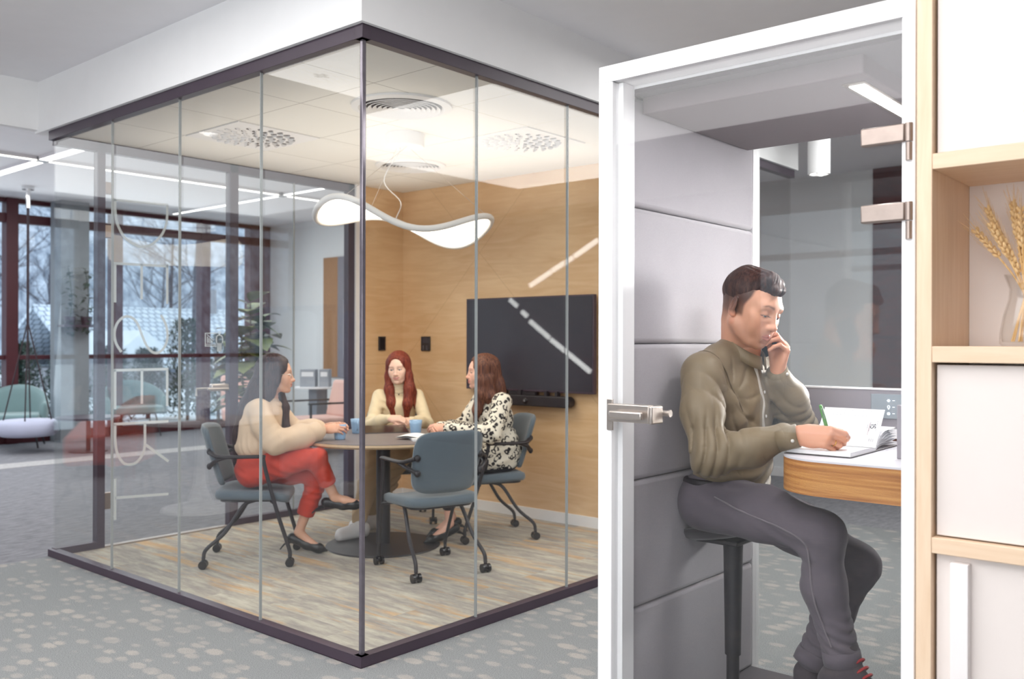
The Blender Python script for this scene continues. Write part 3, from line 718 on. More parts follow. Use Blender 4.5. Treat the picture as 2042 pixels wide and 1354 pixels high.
wl_ = ['tallest wheat stalk bending furthest towards the niche side', 'wheat stalk spreading outermost with a low drooping ear']
for i, (dy, dx, hh) in enumerate(stalks):
    # dy: towards the booth is +Y
    root = empty('wheat_stalk', (vx, vy, SZ+0.011), 0, 'dried golden wheat stalk with a bearded ear standing in the glass vase', 'dried wheat', 'dried wheat stalks in the vase')
    tip = Vector((dx*1.0, -dy*1.45, hh)); base = Vector((-dx*.5, dy*.45, 0)); mid = Vector((dx*.12, -dy*.1, .13))
    path = smooth_path([base, mid, mid.lerp(tip, .55)+Vector((0, 0, .006)), tip], 6)
    MB().tube(path, 0.0021, 6).build('stem', m_straw, root, smooth=True)
    ear = MB(); d = (path[-1]-path[-3]).normalized(); sd = d.orthogonal().normalized(); s2 = d.cross(sd)
    for k in range(11):
        c = tip - d*0.085 + d*(k*0.0085); an = k*math.pi*0.5 + i
        for q in (0, math.pi):
            o_ = sd*math.cos(an+q) + s2*math.sin(an+q)
            Rm = (d+o_*0.35).to_track_quat('Z', 'Y').to_matrix()
            ear.ell(c+o_*0.0052, (0.0040, 0.0040, 0.0090), 7, 5, Rm)
            ear.tube([c+o_*0.005, c+o_*0.018+d*(0.045+rw.random()*.015)], [0.0006, 0.0003], 4)
    ear.build('ear', m_wheat, root, smooth=True)
# ================================================================== meeting room furniture
FZ = 0.004
TBX, TBY = 4.048, 4.602
tb = empty('round_table', (TBX, TBY, FZ), 0, 'round meeting table with grey top and pale plywood edge', 'table')
TH = 0.722
m_ttop = plain('warm_grey_laminate', srgb(122, 114, 114), 0.42, var=0.02)
m_tedge = plain('plywood_edge', srgb(212, 184, 150), 0.5, var=0.06, scale=30)
MB().lathe([(0, TH-.004), (.548, TH-.004), (.548, TH), (0, TH)], 72).build('tabletop', m_ttop, tb, smooth=True)
MB().lathe([(0, TH-.030), (.535, TH-.030), (.5495, TH-.018), (.5495, TH-.0042), (0, TH-.0042)], 72).build('tabletop_edge', m_tedge, tb, smooth=True)
MB().cyl((0, 0, 0), .046, .012, TH-.0302, 32).build('column', m_black, tb, smooth=True)
MB().lathe([(0, 0), (.372, 0), (.376, .004), (.372, .010), (.05, .016), (0, .016)], 72).build('base', m_black, tb, smooth=True)

def make_chair(name, label):
    """Slate blue visitor chair facing +Y: padded seat and back, tube legs on castors, arms that run into the back."""
    t = empty(name, (0, 0, FZ), 0, label, 'chair', 'slate blue meeting chairs')
    # seat
    mb = MB(); o = rrect(.47, .44, .09, 6, 0, .0)
    lay = [(.965, .405), (1.0, .418), (1.0, .437), (.975, .452), (.90, .459)]
    vs = []; n = len(o)
    for s, z in lay:
        for x, y in o: vs.append((x*s, y*s, z + (-.030*max(0, y-.10)/.12 if y > .10 else 0) - .008*math.cos(x/.235*1.5)))
    fs = [(i*n+k, i*n+(k+1) % n, (i+1)*n+(k+1) % n, (i+1)*n+k) for i in range(len(lay)-1) for k in range(n)]
    fs += [tuple(reversed(range(n))), tuple((len(lay)-1)*n+k for k in range(n))]
    mb.add(vs, fs).build('seat', m_seatblue, t, smooth=True, angle=70)
    MB().prism(rrect(.40, .38, .06, 4), .385, .4045).build('seat_pan', m_black, t, bevel=.004)
    # back: curved padded board, slightly reclined
    def pt(u, v, dd):
        x = (u-.5)*.45; ang = x/.45*0.9
        z = .475 + v*.365
        w = 1 - .10*(1-v)**2 - .05*v**6
        y = -.225 - (v-.2)*.11 - .05*(math.cos(ang)-1)*-1 + dd
        return (x*w, y + .055*(x/.225)**2, z)
    nu, nv = 16, 14; mb = MB(); vs = []; fs = []
    ol = []
    for j in range(nv+1):
        for i in range(nu+1):
            u, v = i/nu, j/nv
            # round the corners by pulling grid points into a superellipse
            a, b_ = 2*u-1, 2*v-1
            k = (abs(a)**5 + abs(b_)**5)**(1/5) if (a or b_) else 1; mx_ = max(abs(a), abs(b_))
            f_ = mx_/k if k > 0 else 1
            ol.append((0.5+a*f_/2, 0.5+b_*f_/2))
    for side, dd in ((0, .019), (1, -.019)):
        for (u, v) in ol:
            e = max(abs(2*u-1), abs(2*v-1)); th = dd*(1-.75*max(0, (e-.82)/.18)**2)
            vs.append(pt(u, v, th))
    n1 = (nu+1)*(nv+1)
    for j in range(nv):
        for i in range(nu):
            q = (j*(nu+1)+i, j*(nu+1)+i+1, (j+1)*(nu+1)+i+1, (j+1)*(nu+1)+i); fs.append(q); fs.append(tuple(n1+k for k in reversed(q)))
    border = [i for i in range(nu+1)] + [j*(nu+1)+nu for j in range(1, nv+1)] + [nv*(nu+1)+i for i in range(nu-1, -1, -1)] + [j*(nu+1) for j in range(nv-1, 0, -1)]
    for k in range(len(border)):
        a, b_ = border[k], border[(k+1) % len(border)]; fs.append((a, a+n1, b_+n1, b_))
    mb.add(vs, fs).build('backrest', m_seatblue, t, smooth='full')
    for s in (-1, 1):
        rear = smooth_path([(s*.165, .02, .392), (s*.185, -.05, .36), (s*.205, -.15, .21), (s*.222, -.255, .115), (s*.225, -.272, .058)], 6)
        MB().tube(rear, .0115, 10).build('leg', m_black, t, smooth=True)
        front = smooth_path([(s*.268, .075, .655), (s*.262, .095, .56), (s*.246, .155, .33), (s*.228, .222, .11), (s*.226, .228, .058)], 6)
        MB().tube(front, .012, 10, flat=((1, 0, 0), .85)).build('leg', m_black, t, smooth=True)
        MB().tube([(s*.16, .10, .392), (s*.252, .135, .388)], .011, 8).build('leg_bracket', m_black, t, smooth=True)
        arm = smooth_path([(s*.268, .09, .662), (s*.270, .05, .664), (s*.272, -.10, .664), (s*.262, -.19, .668), (s*.215, -.235, .688)], 6)
        mb = MB().tube(arm, .018, 10, flat=((0, 0, 1), .62))
        mb.tube(smooth_path([(s*.271, -.13, .664), (s*.258, -.20, .640), (s*.205, -.236, .605)], 5), .015, 10, flat=((0, 0, 1), .7))
        for z in (.690, .603): mb.ell((s*.203, -.243, z), (.02, .016, .02), 12, 8)
        mb.build('armrest', m_black, t, smooth=True)
        for (x, y) in ((s*.225, -.272), (s*.226, .228)):
            MB().cyl((x-.0185, y, .026), .0255, -.008, .008, 18, 'X').cyl((x+.0185, y, .026), .0255, -.008, .008, 18, 'X').cyl((x, y, .026), .008, -.016, .016, 10, 'X').tube([(x, y, .03), (x, y, .062)], .010, 10).ell((x, y+.004, .036), (.013, .022, .018), 12, 6).build('castor', m_blackgloss, t, smooth=True)
    return t
def place(t, back, front):
    b_ = Vector(back); f_ = Vector(front); d = (f_-b_)
    t.location = ((b_.x+f_.x)/2, (b_.y+f_.y)/2, FZ); t.rotation_euler = (0, 0, math.atan2(d.y, d.x)-math.pi/2); return t
chair0 = make_chair('meeting_chair', 'empty slate blue meeting chair turned with its back to the glass corner')
place(chair0, (3.754, 3.70), (3.896, 4.166))
CH = []
for lab, bk, fr in (('slate blue meeting chair under the woman in red trousers', (3.09, 5.067), (3.46, 4.74)),
                    ('slate blue meeting chair under the woman in the leopard print blouse', (4.94, 4.167), (4.53, 4.415)),
                    ('slate blue meeting chair behind the woman in the cream jumper', (4.84, 5.37), (4.56, 4.97))):
    c = copy_tree(chair0); c['label'] = lab; place(c, bk, fr); CH.append(c)

# ---- mugs, tablet, papers
def make_mug():
    t = empty('mug', (0, 0, 0), 0, 'x', 'mug', 'sky blue fluted mugs on the meeting table')
    n = 40; prof = [(0.0, 0.0), (.030, 0.0), (.033, .004), (.036, .03), (.0405, .07), (.043, .098), (.0405, .098), (.038, .07), (.0335, .03), (.030, .008), (0, .007)]
    vs = []; 
    for i, (r, z) in enumerate(prof):
        for k in range(n):
            a = 2*math.pi*k/n; fl = 1 + (.018*math.cos(a*12) if 1 <= i <= 5 else 0)
            vs.append((r*fl*math.cos(a), r*fl*math.sin(a), z))
    fs = [(i*n+k, i*n+(k+1) % n, (i+1)*n+(k+1) % n, (i+1)*n+k) for i in range(len(prof)-1) for k in range(n)]
    MB().add(vs, fs).build('body', m_mug, t, smooth='full')
    MB().tube(smooth_path([(.036, 0, .082), (.058, 0, .084), (.068, 0, .062), (.060, 0, .036), (.034, 0, .026)], 6), .0055, 8).build('handle', m_mug, t, smooth=True)
    return t
TZ = FZ+TH
mug0 = make_mug()
def put(t, px, py, rz, lab, z=TZ):
    p = at(px, py, Z=z); t.location = (p.x, p.y, z+0.0003); t.rotation_euler = (0, 0, rz); t['label'] = lab; return t
put(mug0, 829, 867, .9, 'sky blue fluted mug between the tablet and the woman in leopard print')
put(copy_tree(mug0), 712, 864, -2.2, 'sky blue fluted mug standing behind the glass corner post')
MUG_HELD = put(copy_tree(mug0), 678, 876, .5, 'sky blue mug held by the woman in red trousers')
tab = empty('tablet', tuple(at(767, 861, Z=TZ)), math.radians(-49.3+16), 'black tablet propped on its folded cover on the meeting table', 'tablet')
tab.location.z = TZ
Rt = Matrix.Rotation(math.radians(9), 4, 'X')
MB().prism(rrect(.31, .215, .012, 4), .012, .020, Rt).build('body', m_black, tab, bevel=.002)
MB().prism(rrect(.295, .20, .006, 4), .0201, .0208, Rt).build('screen', m_blackgloss, tab)
MB().box((-.15, -.10, 0), (.15, .10, .006)).build('cover', m_black, tab, bevel=.002)
pp = at(845, 876, Z=TZ)
pads = empty('notebook', (pp.x, pp.y, TZ), math.radians(-35), 'white notebook lying behind the empty chair back', 'notebook')
MB().box((-.085, -.11, 0), (.085, .11, .012)).build('pages', m_paper, pads, bevel=.001)
MB().box((-.087, -.112, .0122), (.087, .112, .0135)).build('cover', m_paper, pads)
bk_ = empty('magazine', (pp.x+.02, pp.y+.03, TZ+.014), math.radians(-62), 'open white magazine with a green picture on top of the notebook', 'magazine')
mb = MB().grid(lambda u, v: ((u-.5)*.30, (v-.5)*.21, .010*math.sin(abs(u-.5)*2*math.pi)*1.0+.002), 16, 2).grid(lambda u, v: ((u-.5)*.30, (v-.5)*.21, 0), 16, 2)
mb.build('pages', m_paper, bk_)
MB().grid(lambda u, v: (.02+u*.11, (v-.5)*.17, .010*math.sin((.02+u*.11)/.15*math.pi)+.0032), 8, 2).build('picture', plain('green_print', srgb(120, 140, 96), 0.6, var=0.3, scale=40), bk_)

# ---- TV and sound bar on the birch wall
tv = empty('television', (RX1-0.05, 4.45, 1.33), 0, 'large dark wall-mounted television on the birch plywood wall', 'television')
y0, y1, z0, z1 = 3.828, 5.081, 0.974, 1.692
MB().box((RX1-.075, y0, z0), (RX1-.04, y1, z1)).build('case', m_frame, tv, world=True, bevel=.003)
MB().box((RX1-.0765, y0+.012, z0+.016), (RX1-.0752, y1-.012, z1-.012)).build('screen', plain('switched_off_screen', srgb(58, 58, 66), 0.25, var=0.02), tv, world=True)
MB().box((RX1-.04, y0+.3, z0+.15), (RX1-.0005, y1-.3, z1-.15)).build('mount', m_black, tv, world=True)
vb = empty('video_bar', (RX1-.06, 4.384, .908), 0, 'black conference camera bar mounted under the television', 'camera bar')
out = rrect(.72, .082, .040, 8)
MB().prism(out, -.04, .04, Matrix.Translation((RX1-.07, 4.384, .907)) @ Matrix.Rotation(math.radians(90), 4, 'Y') @ Matrix.Rotation(math.radians(90), 4, 'Z')).build('body', m_black, vb, world=True, bevel=.008)
lp = at(1047, 796, X=RX1-.112)
MB().lathe([(0, -.008), (.017, -.008), (.022, -.004), (.026, .003), (.026, .012), (0, .012)], 28, (RX1-.113, lp.y, .907), 'X').build('lens_ring', m_blackgloss, vb, world=True, smooth=True)
MB().lathe([(0, -.0015), (.009, -.001), (.009, .001), (0, .001)], 20, (RX1-.122, lp.y, .907), 'X').build('lens', plain('lens_glass', srgb(120, 120, 126), 0.1), vb, world=True, smooth=True)
for yy in (4.66, 4.50, 4.25, 4.15):
    MB().box((RX1-.10, yy-.012, .945), (RX1-.06, yy+.012, .985)).build('clamp', m_black, vb, world=True)
MB().box((RX1-.085, 4.36, .95), (RX1-.05, 4.62, .972)).build('bracket', m_black, vb, world=True)
# ---- wall controllers
a, b_ = at(756, 671, Y=RY1-.012), at(769, 699, Y=RY1-.012)
th = empty('wall_sensor', ((a.x+b_.x)/2, RY1-.006, (a.z+b_.z)/2), 0, 'plain black wall sensor plate on the short birch wall', 'wall switch')
MB().box((a.x, RY1-.014, b_.z), (b_.x, RY1-.0005, a.z)).build('case', m_black, th, world=True, bevel=.002)
MB().box((a.x+.012, RY1-.0155, b_.z+.012), (b_.x-.012, RY1-.0142, a.z-.012)).build('cover', m_blackgloss, th, world=True)
a, b_ = at(840, 671, X=RX1-.012), at(857, 700, X=RX1-.012)
rc_ = empty('wall_thermostat', (RX1-.006, (a.y+b_.y)/2, (a.z+b_.z)/2), 0, 'black wall thermostat with keypad beside the television wall corner', 'thermostat')
MB().box((RX1-.018, b_.y, b_.z), (RX1-.0005, a.y, a.z)).build('case', m_black, rc_, world=True, bevel=.004)
MB().box((RX1-.0195, b_.y+.012, (a.z+b_.z)/2+.006), (RX1-.0182, a.y-.012, a.z-.012)).build('screen', plain('dim_screen', srgb(66, 64, 72), 0.15), rc_, world=True)
for i in range(2):
    for j in range(3):
        yy = b_.y + (a.y-b_.y)*(.3+.4*i); zz = b_.z + .012 + j*.014
        MB().box((RX1-.0192, yy-.008, zz-.0025), (RX1-.0182, yy+.008, zz+.0025)).build('button', plain('button_print', srgb(120, 116, 124), 0.5) if 'button_print' not in MATS else MATS['button_print'], rc_, world=True)

# ---- wavy pendant lamp
PC = at(806, 441, D=6.05); lx, ly, lz = PC.x, PC.y, PC.z
ud = rgt.copy(); ud.rotate(Euler((0, 0, math.radians(-8)))); vd = Vector((-ud.y, ud.x, 0))
LR = 0.575
pend = empty('pendant_lamp', (lx, ly, lz), 0, 'white wavy disc pendant lamp glowing over the meeting table', 'lamp')
def wave(u): return -0.105*math.sin(math.pi*(u+0.06)*1.02) - 0.012
def lamp_pt(a, r, dz): 
    u = r*math.cos(a); v = r*math.sin(a); p = ud*(u*LR) + vd*(v*LR); return Vector((p.x, p.y, wave(u) + dz))
rimp = [lamp_pt(2*math.pi*k/96, 1.0, 0) for k in range(96)]
MB().tube(rimp, 0.020, 12, closed=True).build('rim', plain('white_lamp_rim', srgb(232, 230, 228), 0.45), pend, smooth='full')
nr, na = 14, 96
vs = [lamp_pt(2*math.pi*k/na, j/nr*0.985, -.006) for j in range(1, nr+1) for k in range(na)]; c0 = len(vs); vs.append(lamp_pt(0, 0, -.006))
fs = [((j*na+k), (j*na+(k+1) % na), ((j+1)*na+(k+1) % na), ((j+1)*na+k)) for j in range(nr-1) for k in range(na)] + [(c0, (k+1) % na, k) for k in range(na)]
MB().add(vs, fs).build('diffuser', emit('warm_diffuser', (1, 0.90, 0.75, 1), 4.0), pend, smooth='full')
vs2 = [Vector(v)+Vector((0, 0, .012)) for v in vs]
MB().add(vs2, fs).build('shade_top', m_white, pend, smooth='full')
cz_ = ZR-0.012
cc = at(808, 284, Z=cz_-0.05); MB().lathe([(0, -.085), (.06, -.085), (.115, -.08), (.12, -.074), (.12, -.0005), (0, -.0005)], 40, (cc.x, cc.y, cz_)).build('canopy', m_white, pend, world=True, smooth=True)
for a in (0.15, 2.3, 4.3):
    q = lamp_pt(a, .98, .018)+Vector((lx, ly, lz)); MB().tube([(cc.x+.05*math.cos(a), cc.y+.05*math.sin(a), cz_-.08), q], .0014, 6).build('cable', m_steel, pend, world=True)
q = lamp_pt(2.0, .6, .006)+Vector((lx, ly, lz))
MB().tube(smooth_path([(cc.x-.02, cc.y+.03, cz_-.083), (cc.x-.05, cc.y, cz_-.12), (cc.x-.12, cc.y+.06, cz_-.30), Vector(q)+Vector((.02, -.03, .12)), q], 6), .0035, 6).build('flex', m_white, pend, world=True, smooth=True)

# ---- ceiling outlets
def round_vent(px, py, rad, lab):
    p = at(px, py, Z=cz_); t = empty('round_ceiling_vent', (p.x, p.y, cz_), 0, lab, 'air vent', 'round ring vents in the meeting room ceiling')
    MB().lathe([(rad*.80, -.006), (rad*.86, -.020), (rad, -.012), (rad*1.0, -.0005), (rad*.80, -.0005)], 48, caps=False).build('rim', m_white, t, smooth=True)
    for k in range(7):
        r = rad*(.10+.10*k); MB().lathe([(r, -.010), (r+rad*.070, -.024), (r+rad*.078, -.022), (r+.004, -.008)], 40, caps=False).build('ring', m_white, t, smooth=True)
    MB().lathe([(0, -.004), (rad*.8, -.004), (rad*.8, -.0006), (0, -.0006)], 40).build('duct', plain('duct_shade', srgb(96, 88, 90), .9), t)
round_vent(801, 211, .275, 'nearer round ring vent in the meeting room ceiling tiles')
round_vent(819, 329, .255, 'further round ring vent beyond the pendant lamp canopy')
m_hole = plain('vane_hole', srgb(108, 102, 102), .9)
def square_vent(px, py, lab, name='square_ceiling_vent'):
    p = at(px, py, Z=cz_)
    gx = RX1 - (math.floor((RX1-p.x)/.6)+.5)*.6; gy = RY1 - (math.floor((RY1-p.y)/.6)+.5)*.6
    t = empty(name, (gx, gy, cz_), 0, lab, 'air vent', 'perforated square vents in the meeting room ceiling')
    MB().prism(rrect(.59, .59, .004, 2), -.006, -.0005).build('plate', m_white, t)
    hm = MB(); vm = MB()
    for rr, cnt, off in ((.055, 6, .2), (.115, 12, 0), (.175, 17, .1), (.235, 22, .3)):
        for k in range(cnt):
            a = 2*math.pi*k/cnt+off; c = Vector((rr*math.cos(a), rr*math.sin(a), -.0066)); Rz = Matrix.Rotation(a, 3, 'Z')
            hm.ell(c, (.024, .015, .0008), 14, 4, Rz); vm.grid(lambda u, v: c + Rz @ Vector((.024*math.cos(math.pi*u), .016*math.sin(math.pi*u)-.002, -.016*v*math.sin(math.pi*u))), 8, 2)
    hm.build('hole_pattern', m_hole, t, kind='stuff'); vm.build('vane_pattern', m_white, t, kind='stuff')
square_vent(1080, 280, 'square perforated vent over the television side of the meeting room')
square_vent(540, 272, 'square perforated vent over the door side of the meeting room')
# office ceiling outlets by the glass (their mirror images show in it)
ov = empty('dome_diffuser', (1.54, 4.48, ZC), 0, 'round white dome diffuser with round holes in the office ceiling', 'air vent')
MB().lathe([(0, -.035), (.1, -.033), (.2, -.02), (.225, -.006), (.225, -.0005), (0, -.0005)], 48).build('plate', m_white, ov, smooth=True)
hm = MB()
for rr, cnt in ((.03, 4), (.085, 10), (.135, 15), (.18, 20)):
    for k in range(cnt): hm.ell((rr*math.cos(2*math.pi*k/cnt), rr*math.sin(2*math.pi*k/cnt), -.0355+.013*(rr/.2)**2), (.016, .016, .002), 12, 4)
hm.build('hole_pattern', m_hole, ov, kind='stuff')
def cyl_lamp(x, y, z, lab, hgt=.2, rad=.085):
    t = empty('ceiling_spotlight', (x, y, z), 0, lab, 'lamp', 'white cylinder ceiling spotlights')
    MB().lathe([(0, -hgt+.015), (rad*.86, -hgt+.015), (rad*.86, -hgt), (rad, -hgt), (rad, -.0005), (0, -.0005)], 40).build('housing', m_white, t, smooth=True)
    for k in range(3):
        a = 2*math.pi*k/3; MB().ell((.04*math.cos(a), .04*math.sin(a), -hgt+.006), (.02, .02, .012), 14, 6).build('bulb', m_bulb, t, smooth=True)
    return t
m_bulb = emit('spot_bulb', (1, .98, .95, 1), 3.0)
cyl_lamp(1.53, 5.75, ZC, 'white cylinder ceiling spotlight in front of the meeting room door side')
p = at(1633, 348, D=6.6); cyl_lamp(p.x, p.y, ZC, 'white cylinder ceiling spotlight seen through the booth rear glass', ZC-p.z, .078)
# ---- LED strips on the lounge ceiling
m_strip = emit('led_strip', (1, .97, .88, 1), 4.0); m_strip2 = emit('led_strip_cool', (1, 1, .98, 1), 4.0)
def strip(a, b_, lab, w=.05, cool=False, z=ZL):
    a = Vector(a); b_ = Vector(b_); t = empty('ceiling_light_strip', ((a.x+b_.x)/2, (a.y+b_.y)/2, z), 0, lab, 'ceiling light', 'linear light strips on the lounge ceiling')
    hx, hy = (w/2, 0) if abs(a.x-b_.x) < abs(a.y-b_.y) else (0, w/2)
    MB().box((a.x-hx, a.y-hy, z-.030), (b_.x+hx, b_.y+hy, z-.0005)).build('profile', m_white, t, world=True)
    MB().box((a.x-hx*.8, a.y-hy*.8, z-.033), (b_.x+hx*.8, b_.y+hy*.8, z-.0302)).build('diffuser', m_strip2 if cool else m_strip, t, world=True)
yA = at(350, 354, Z=ZL).y; xB = at(450, 405, Z=ZL).x; xC = at(100, 310, Z=ZL).x
strip((1.5, yA, 0), (xC-.06, yA, 0), 'warm ceiling strip at the outer end of the cross rail'); strip((xC+.06, yA, 0), (xB-.06, yA, 0), 'warm ceiling strip between the two ceiling crosses'); strip((xB+.06, yA, 0), (ENDX-.1, yA, 0), 'warm ceiling strip from the further cross to the end wall')
strip((xB, yA+.06, 0), (xB, 12.4, 0), 'bright strip running from the further cross to the window', cool=True); strip((xB, 8.3, 0), (xB, yA-.06, 0), 'bright strip on the room side of the further cross', cool=True)
strip((xC, yA+.06, 0), (xC, 12.4, 0), 'bright strip running from the nearer cross to the window', .12, True); strip((xC, 8.2, 0), (xC, yA-.06, 0), 'bright strip on the room side of the nearer cross', .12, True)
for x, lab in ((xC, 'grey joint where the nearer ceiling strips cross'), (xB, 'grey joint where the further ceiling strips cross')):
    MB().box((x-.055, yA-.055, ZL-.04), (x+.055, yA+.055, ZL-.0005)).build('strip_connector', plain('connector_grey', srgb(110, 112, 116), .4) if 'connector_grey' not in MATS else MATS['connector_grey'], None, label=lab, category='light connector', group='joints of the ceiling strips')
# zigzag of light strips on the wall behind the camera (seen mirrored in the glass and the screen)
def wall_strip(pa, pb, lab):
    def back(px, py):                       # the photo ray mirrored in the front glazing and carried on to the dark brown wall
        d = ray(px, py); t = (ENDX-.075)/d.x; return Vector((d.x*t, 2*gr-d.y*t, H+d.z*t))
    a, b_ = back(*pa), back(*pb); t = empty('wall_light_strip', tuple((a+b_)/2), 0, lab, 'wall light', 'slanting light strips on the dark brown wall')
    MB().tube([a, b_], .032, 6, flat=((1, 0, 0), .3)).build('diffuser', m_strip2, t, world=True)
    MB().tube([a+Vector((.02, 0, 0)), b_+Vector((.02, 0, 0))], .038, 6, flat=((1, 0, 0), .25)).build('profile', m_white, t, world=True)
wall_strip((1056, 570), (1098, 542), 'upper slanting wall strip, short lowest piece'); wall_strip((1100, 540), (1142, 513), 'upper slanting wall strip, middle piece'); wall_strip((1145, 511), (1192, 478), 'upper slanting wall strip, highest piece')
wall_strip((1016, 597), (1031, 611), 'lower slanting wall strip, topmost short piece'); wall_strip((1040, 621), (1051, 631), 'lower slanting wall strip, shortest piece'); wall_strip((1056, 640), (1095, 674), 'lower slanting wall strip, piece above the long one'); wall_strip((1098, 677), (1177, 742), 'lower slanting wall strip, longest and lowest piece')
# ================================================================== lounge beyond the meeting room
def tub_chair(name, loc, rz, mat, lab, cat='armchair', group=None, wide=.78):
    """Curved shell chair on slim metal legs, facing +Y."""
    t = empty(name, loc, rz, lab, cat, group); hw = wide/2
    nu, nv = 28, 8; vs = []; fs = []
    def sh(u, v, dr):
        a = math.radians(-25 + 230*u) + math.pi          # wraps from one arm round the back to the other
        a = math.radians(205) + math.radians(130+0)*0 + math.radians(-25+ -0)*0 + 0
        th = math.radians(-20) - math.radians(140+0)*u*1.0
        th = math.radians(20 - 220*u)
        back = max(0, -math.sin(th)); top = .56 + .22*back**1.2
        r = hw + dr + .05*v*(.4+.6*back)
        return (r*math.cos(th), r*.86*math.sin(th), .30 + (top-.30)*v)
    for dr in (0, -.075):
        for j in range(nv+1):
            for i in range(nu+1): vs.append(sh(i/nu, j/nv, dr + (.02*max(0, j/nv-.85)/.15 if dr < 0 else -.02*max(0, j/nv-.85)/.15)))
    n1 = (nu+1)*(nv+1)
    for j in range(nv):
        for i in range(nu):
            q = (j*(nu+1)+i, j*(nu+1)+i+1, (j+1)*(nu+1)+i+1, (j+1)*(nu+1)+i); fs.append(q); fs.append(tuple(n1+k for k in reversed(q)))
    for i in range(nu):
        fs.append((nv*(nu+1)+i, nv*(nu+1)+i+1, n1+nv*(nu+1)+i+1, n1+nv*(nu+1)+i)); fs.append((i+1, i, n1+i, n1+i+1))
    for j in range(nv):
        fs.append((j*(nu+1), (j+1)*(nu+1), n1+(j+1)*(nu+1), n1+j*(nu+1))); k = nu; fs.append(((j+1)*(nu+1)+k, j*(nu+1)+k, n1+j*(nu+1)+k, n1+(j+1)*(nu+1)+k))
    MB().add(vs, fs).build('shell', mat, t, smooth='full')
    MB().prism(rrect(wide-.14, .62, .16, 6, 0, .06), .32, .43).build('seat', mat, t, bevel=.03, segs=4)
    for sx_ in (-1, 1):
        for sy_ in (-1, 1): MB().tube([(sx_*.24, sy_*.2, .32), (sx_*.30, sy_*.27, .0)], .011, 8).build('leg', m_black, t, smooth=True)
    return t
p = at(30, 891, Z=0); tub_chair('tub_armchair', (p.x, p.y, 0), math.radians(150), m_mint, 'mint tub armchair next to the hanging swing seat', group='mint tub armchairs', wide=.74)
p = at(268, 868, Z=0); tub_chair('tub_armchair', (p.x, p.y, 0), math.radians(165), m_mint, 'mint tub armchair seen behind the door lettering', group='mint tub armchairs', wide=.84)
# swing seat
p = at(56, 372, Z=ZL); sw = empty('swing_seat', (p.x, p.y, .20), 0, 'round lavender swing seat hanging on dark ropes from the lounge ceiling', 'swing')
m_lav = fabric('lavender_fabric', srgb(182, 186, 208), 0.08, 300); m_rope = plain('dark_rope', srgb(52, 40, 46), .8)
MB().lathe([(0, 0), (.29, 0), (.335, .04), (.34, .14), (.30, .19), (0, .20)], 40).build('cushion', m_lav, sw, smooth='full')
for k in range(4):
    a = math.pi/4+k*math.pi/2+.3; MB().tube([(  .26*math.cos(a), .26*math.sin(a), .19), (0, 0, 1.38)], .008, 6).build('rope', m_rope, sw)
MB().tube([(0, 0, 1.36), (0, 0, 2.78)], .016, 8).build('main_rope', m_rope, sw)
MB().tube([(0, 0, 2.76), (0, 0, 2.99)], .028, 10).cyl((0, 0, 0), .07, 2.98, 3.0195, 20).build('hook', m_chrome, sw, smooth=True)
# coffee table, dark
p = at(176, 900, Z=0); ct = empty('coffee_table', (p.x, p.y, 0), 0, 'dark low coffee table between the mint armchairs', 'table')
MB().lathe([(0, .40), (.36, .40), (.36, .425), (0, .425)], 40).build('tabletop', m_frame, ct, smooth=True); MB().cyl((0, 0, 0), .025, .01, .40, 16).lathe([(0, 0), (.22, 0), (.22, .012), (0, .012)], 30).build('foot', m_black, ct, smooth=True)
# grey column with a plant shelf
a = at(122, 500, Y=12.45); b_ = at(178, 500, Y=12.45)
slab('column', (a.x, 12.45, 0), (b_.x, 12.78, ZL), plain('grey_column_paint', srgb(150, 158, 164), .8))
m_leaf = plain('deep_green_leaf', srgb(64, 84, 52), .45, var=.35, scale=14)
m_leaf2 = plain('dusky_green_leaf', srgb(58, 78, 68), .5, var=.3, scale=14)
def leaf(mb, base, d, L, w, droop=.25, fold=.15, K_=6):
    """A pointed oval leaf with a folded midrib that bends down towards the tip."""
    d = Vector(d).normalized(); s = d.cross(Vector((0, 0, 1)));  s = s.normalized() if s.length > 1e-3 else Vector((1, 0, 0)); n = s.cross(d); vs = []
    for i in range(K_+1):
        t = i/K_; c = Vector(base) + d*(L*t) - Vector((0, 0, 1))*(droop*L*t*t); ww = w*math.sin(math.pi*min(1, t**.8*.97+.03))
        vs += [c - s*ww + n*fold*ww, c, c + s*ww + n*fold*ww]
    fs = []
    for i in range(K_):
        for k in (0, 1): fs.append((3*i+k, 3*i+k+1, 3*i+4+k, 3*i+3+k))
    mb.add(vs, fs)
rp = random.Random(11)
q = at(158, 648, Y=12.36); sh_ = empty('plant_shelf', (q.x, 12.36, q.z), 0, 'small dark shelf of hanging plants on the grey column', 'shelf')
MB().box((q.x-.24, 12.26, q.z-.03), (q.x+.24, 12.449, q.z)).build('board', m_frame, sh_, world=True)
for j, (px, lab) in enumerate(((139, 'small trailing plant at the outer end of the column shelf'), (173, 'bushier plant on the inner end of the column shelf'))):
    c = at(px, 640, Y=12.35); pt_ = empty('potted_trailing_plant', (c.x, 12.35, q.z), 0, lab, 'plant', 'plants on the column shelf')
    MB().lathe([(0, 0), (.06, 0), (.075, .11), (.065, .11), (0, .09)], 20).build('pot', m_frame, pt_, smooth=True)
    mb = MB()
    for k in range(70):
        a = rp.random()*6.28; h = rp.uniform(-.25, .65); r_ = rp.uniform(.01, .07)
        leaf(mb, (r_*math.cos(a), r_*math.sin(a)*.5-.03, .12+h), (math.cos(a), math.sin(a), rp.uniform(-.6, .6)), rp.uniform(.06, .09), .03)
    mb.build('foliage', m_leaf2, pt_, smooth='full'); MB().tube(smooth_path([(0, 0, .05), (.02, -.02, .35), (-.02, 0, .75)]), .006, 5).build('stem', m_leaf2, pt_)
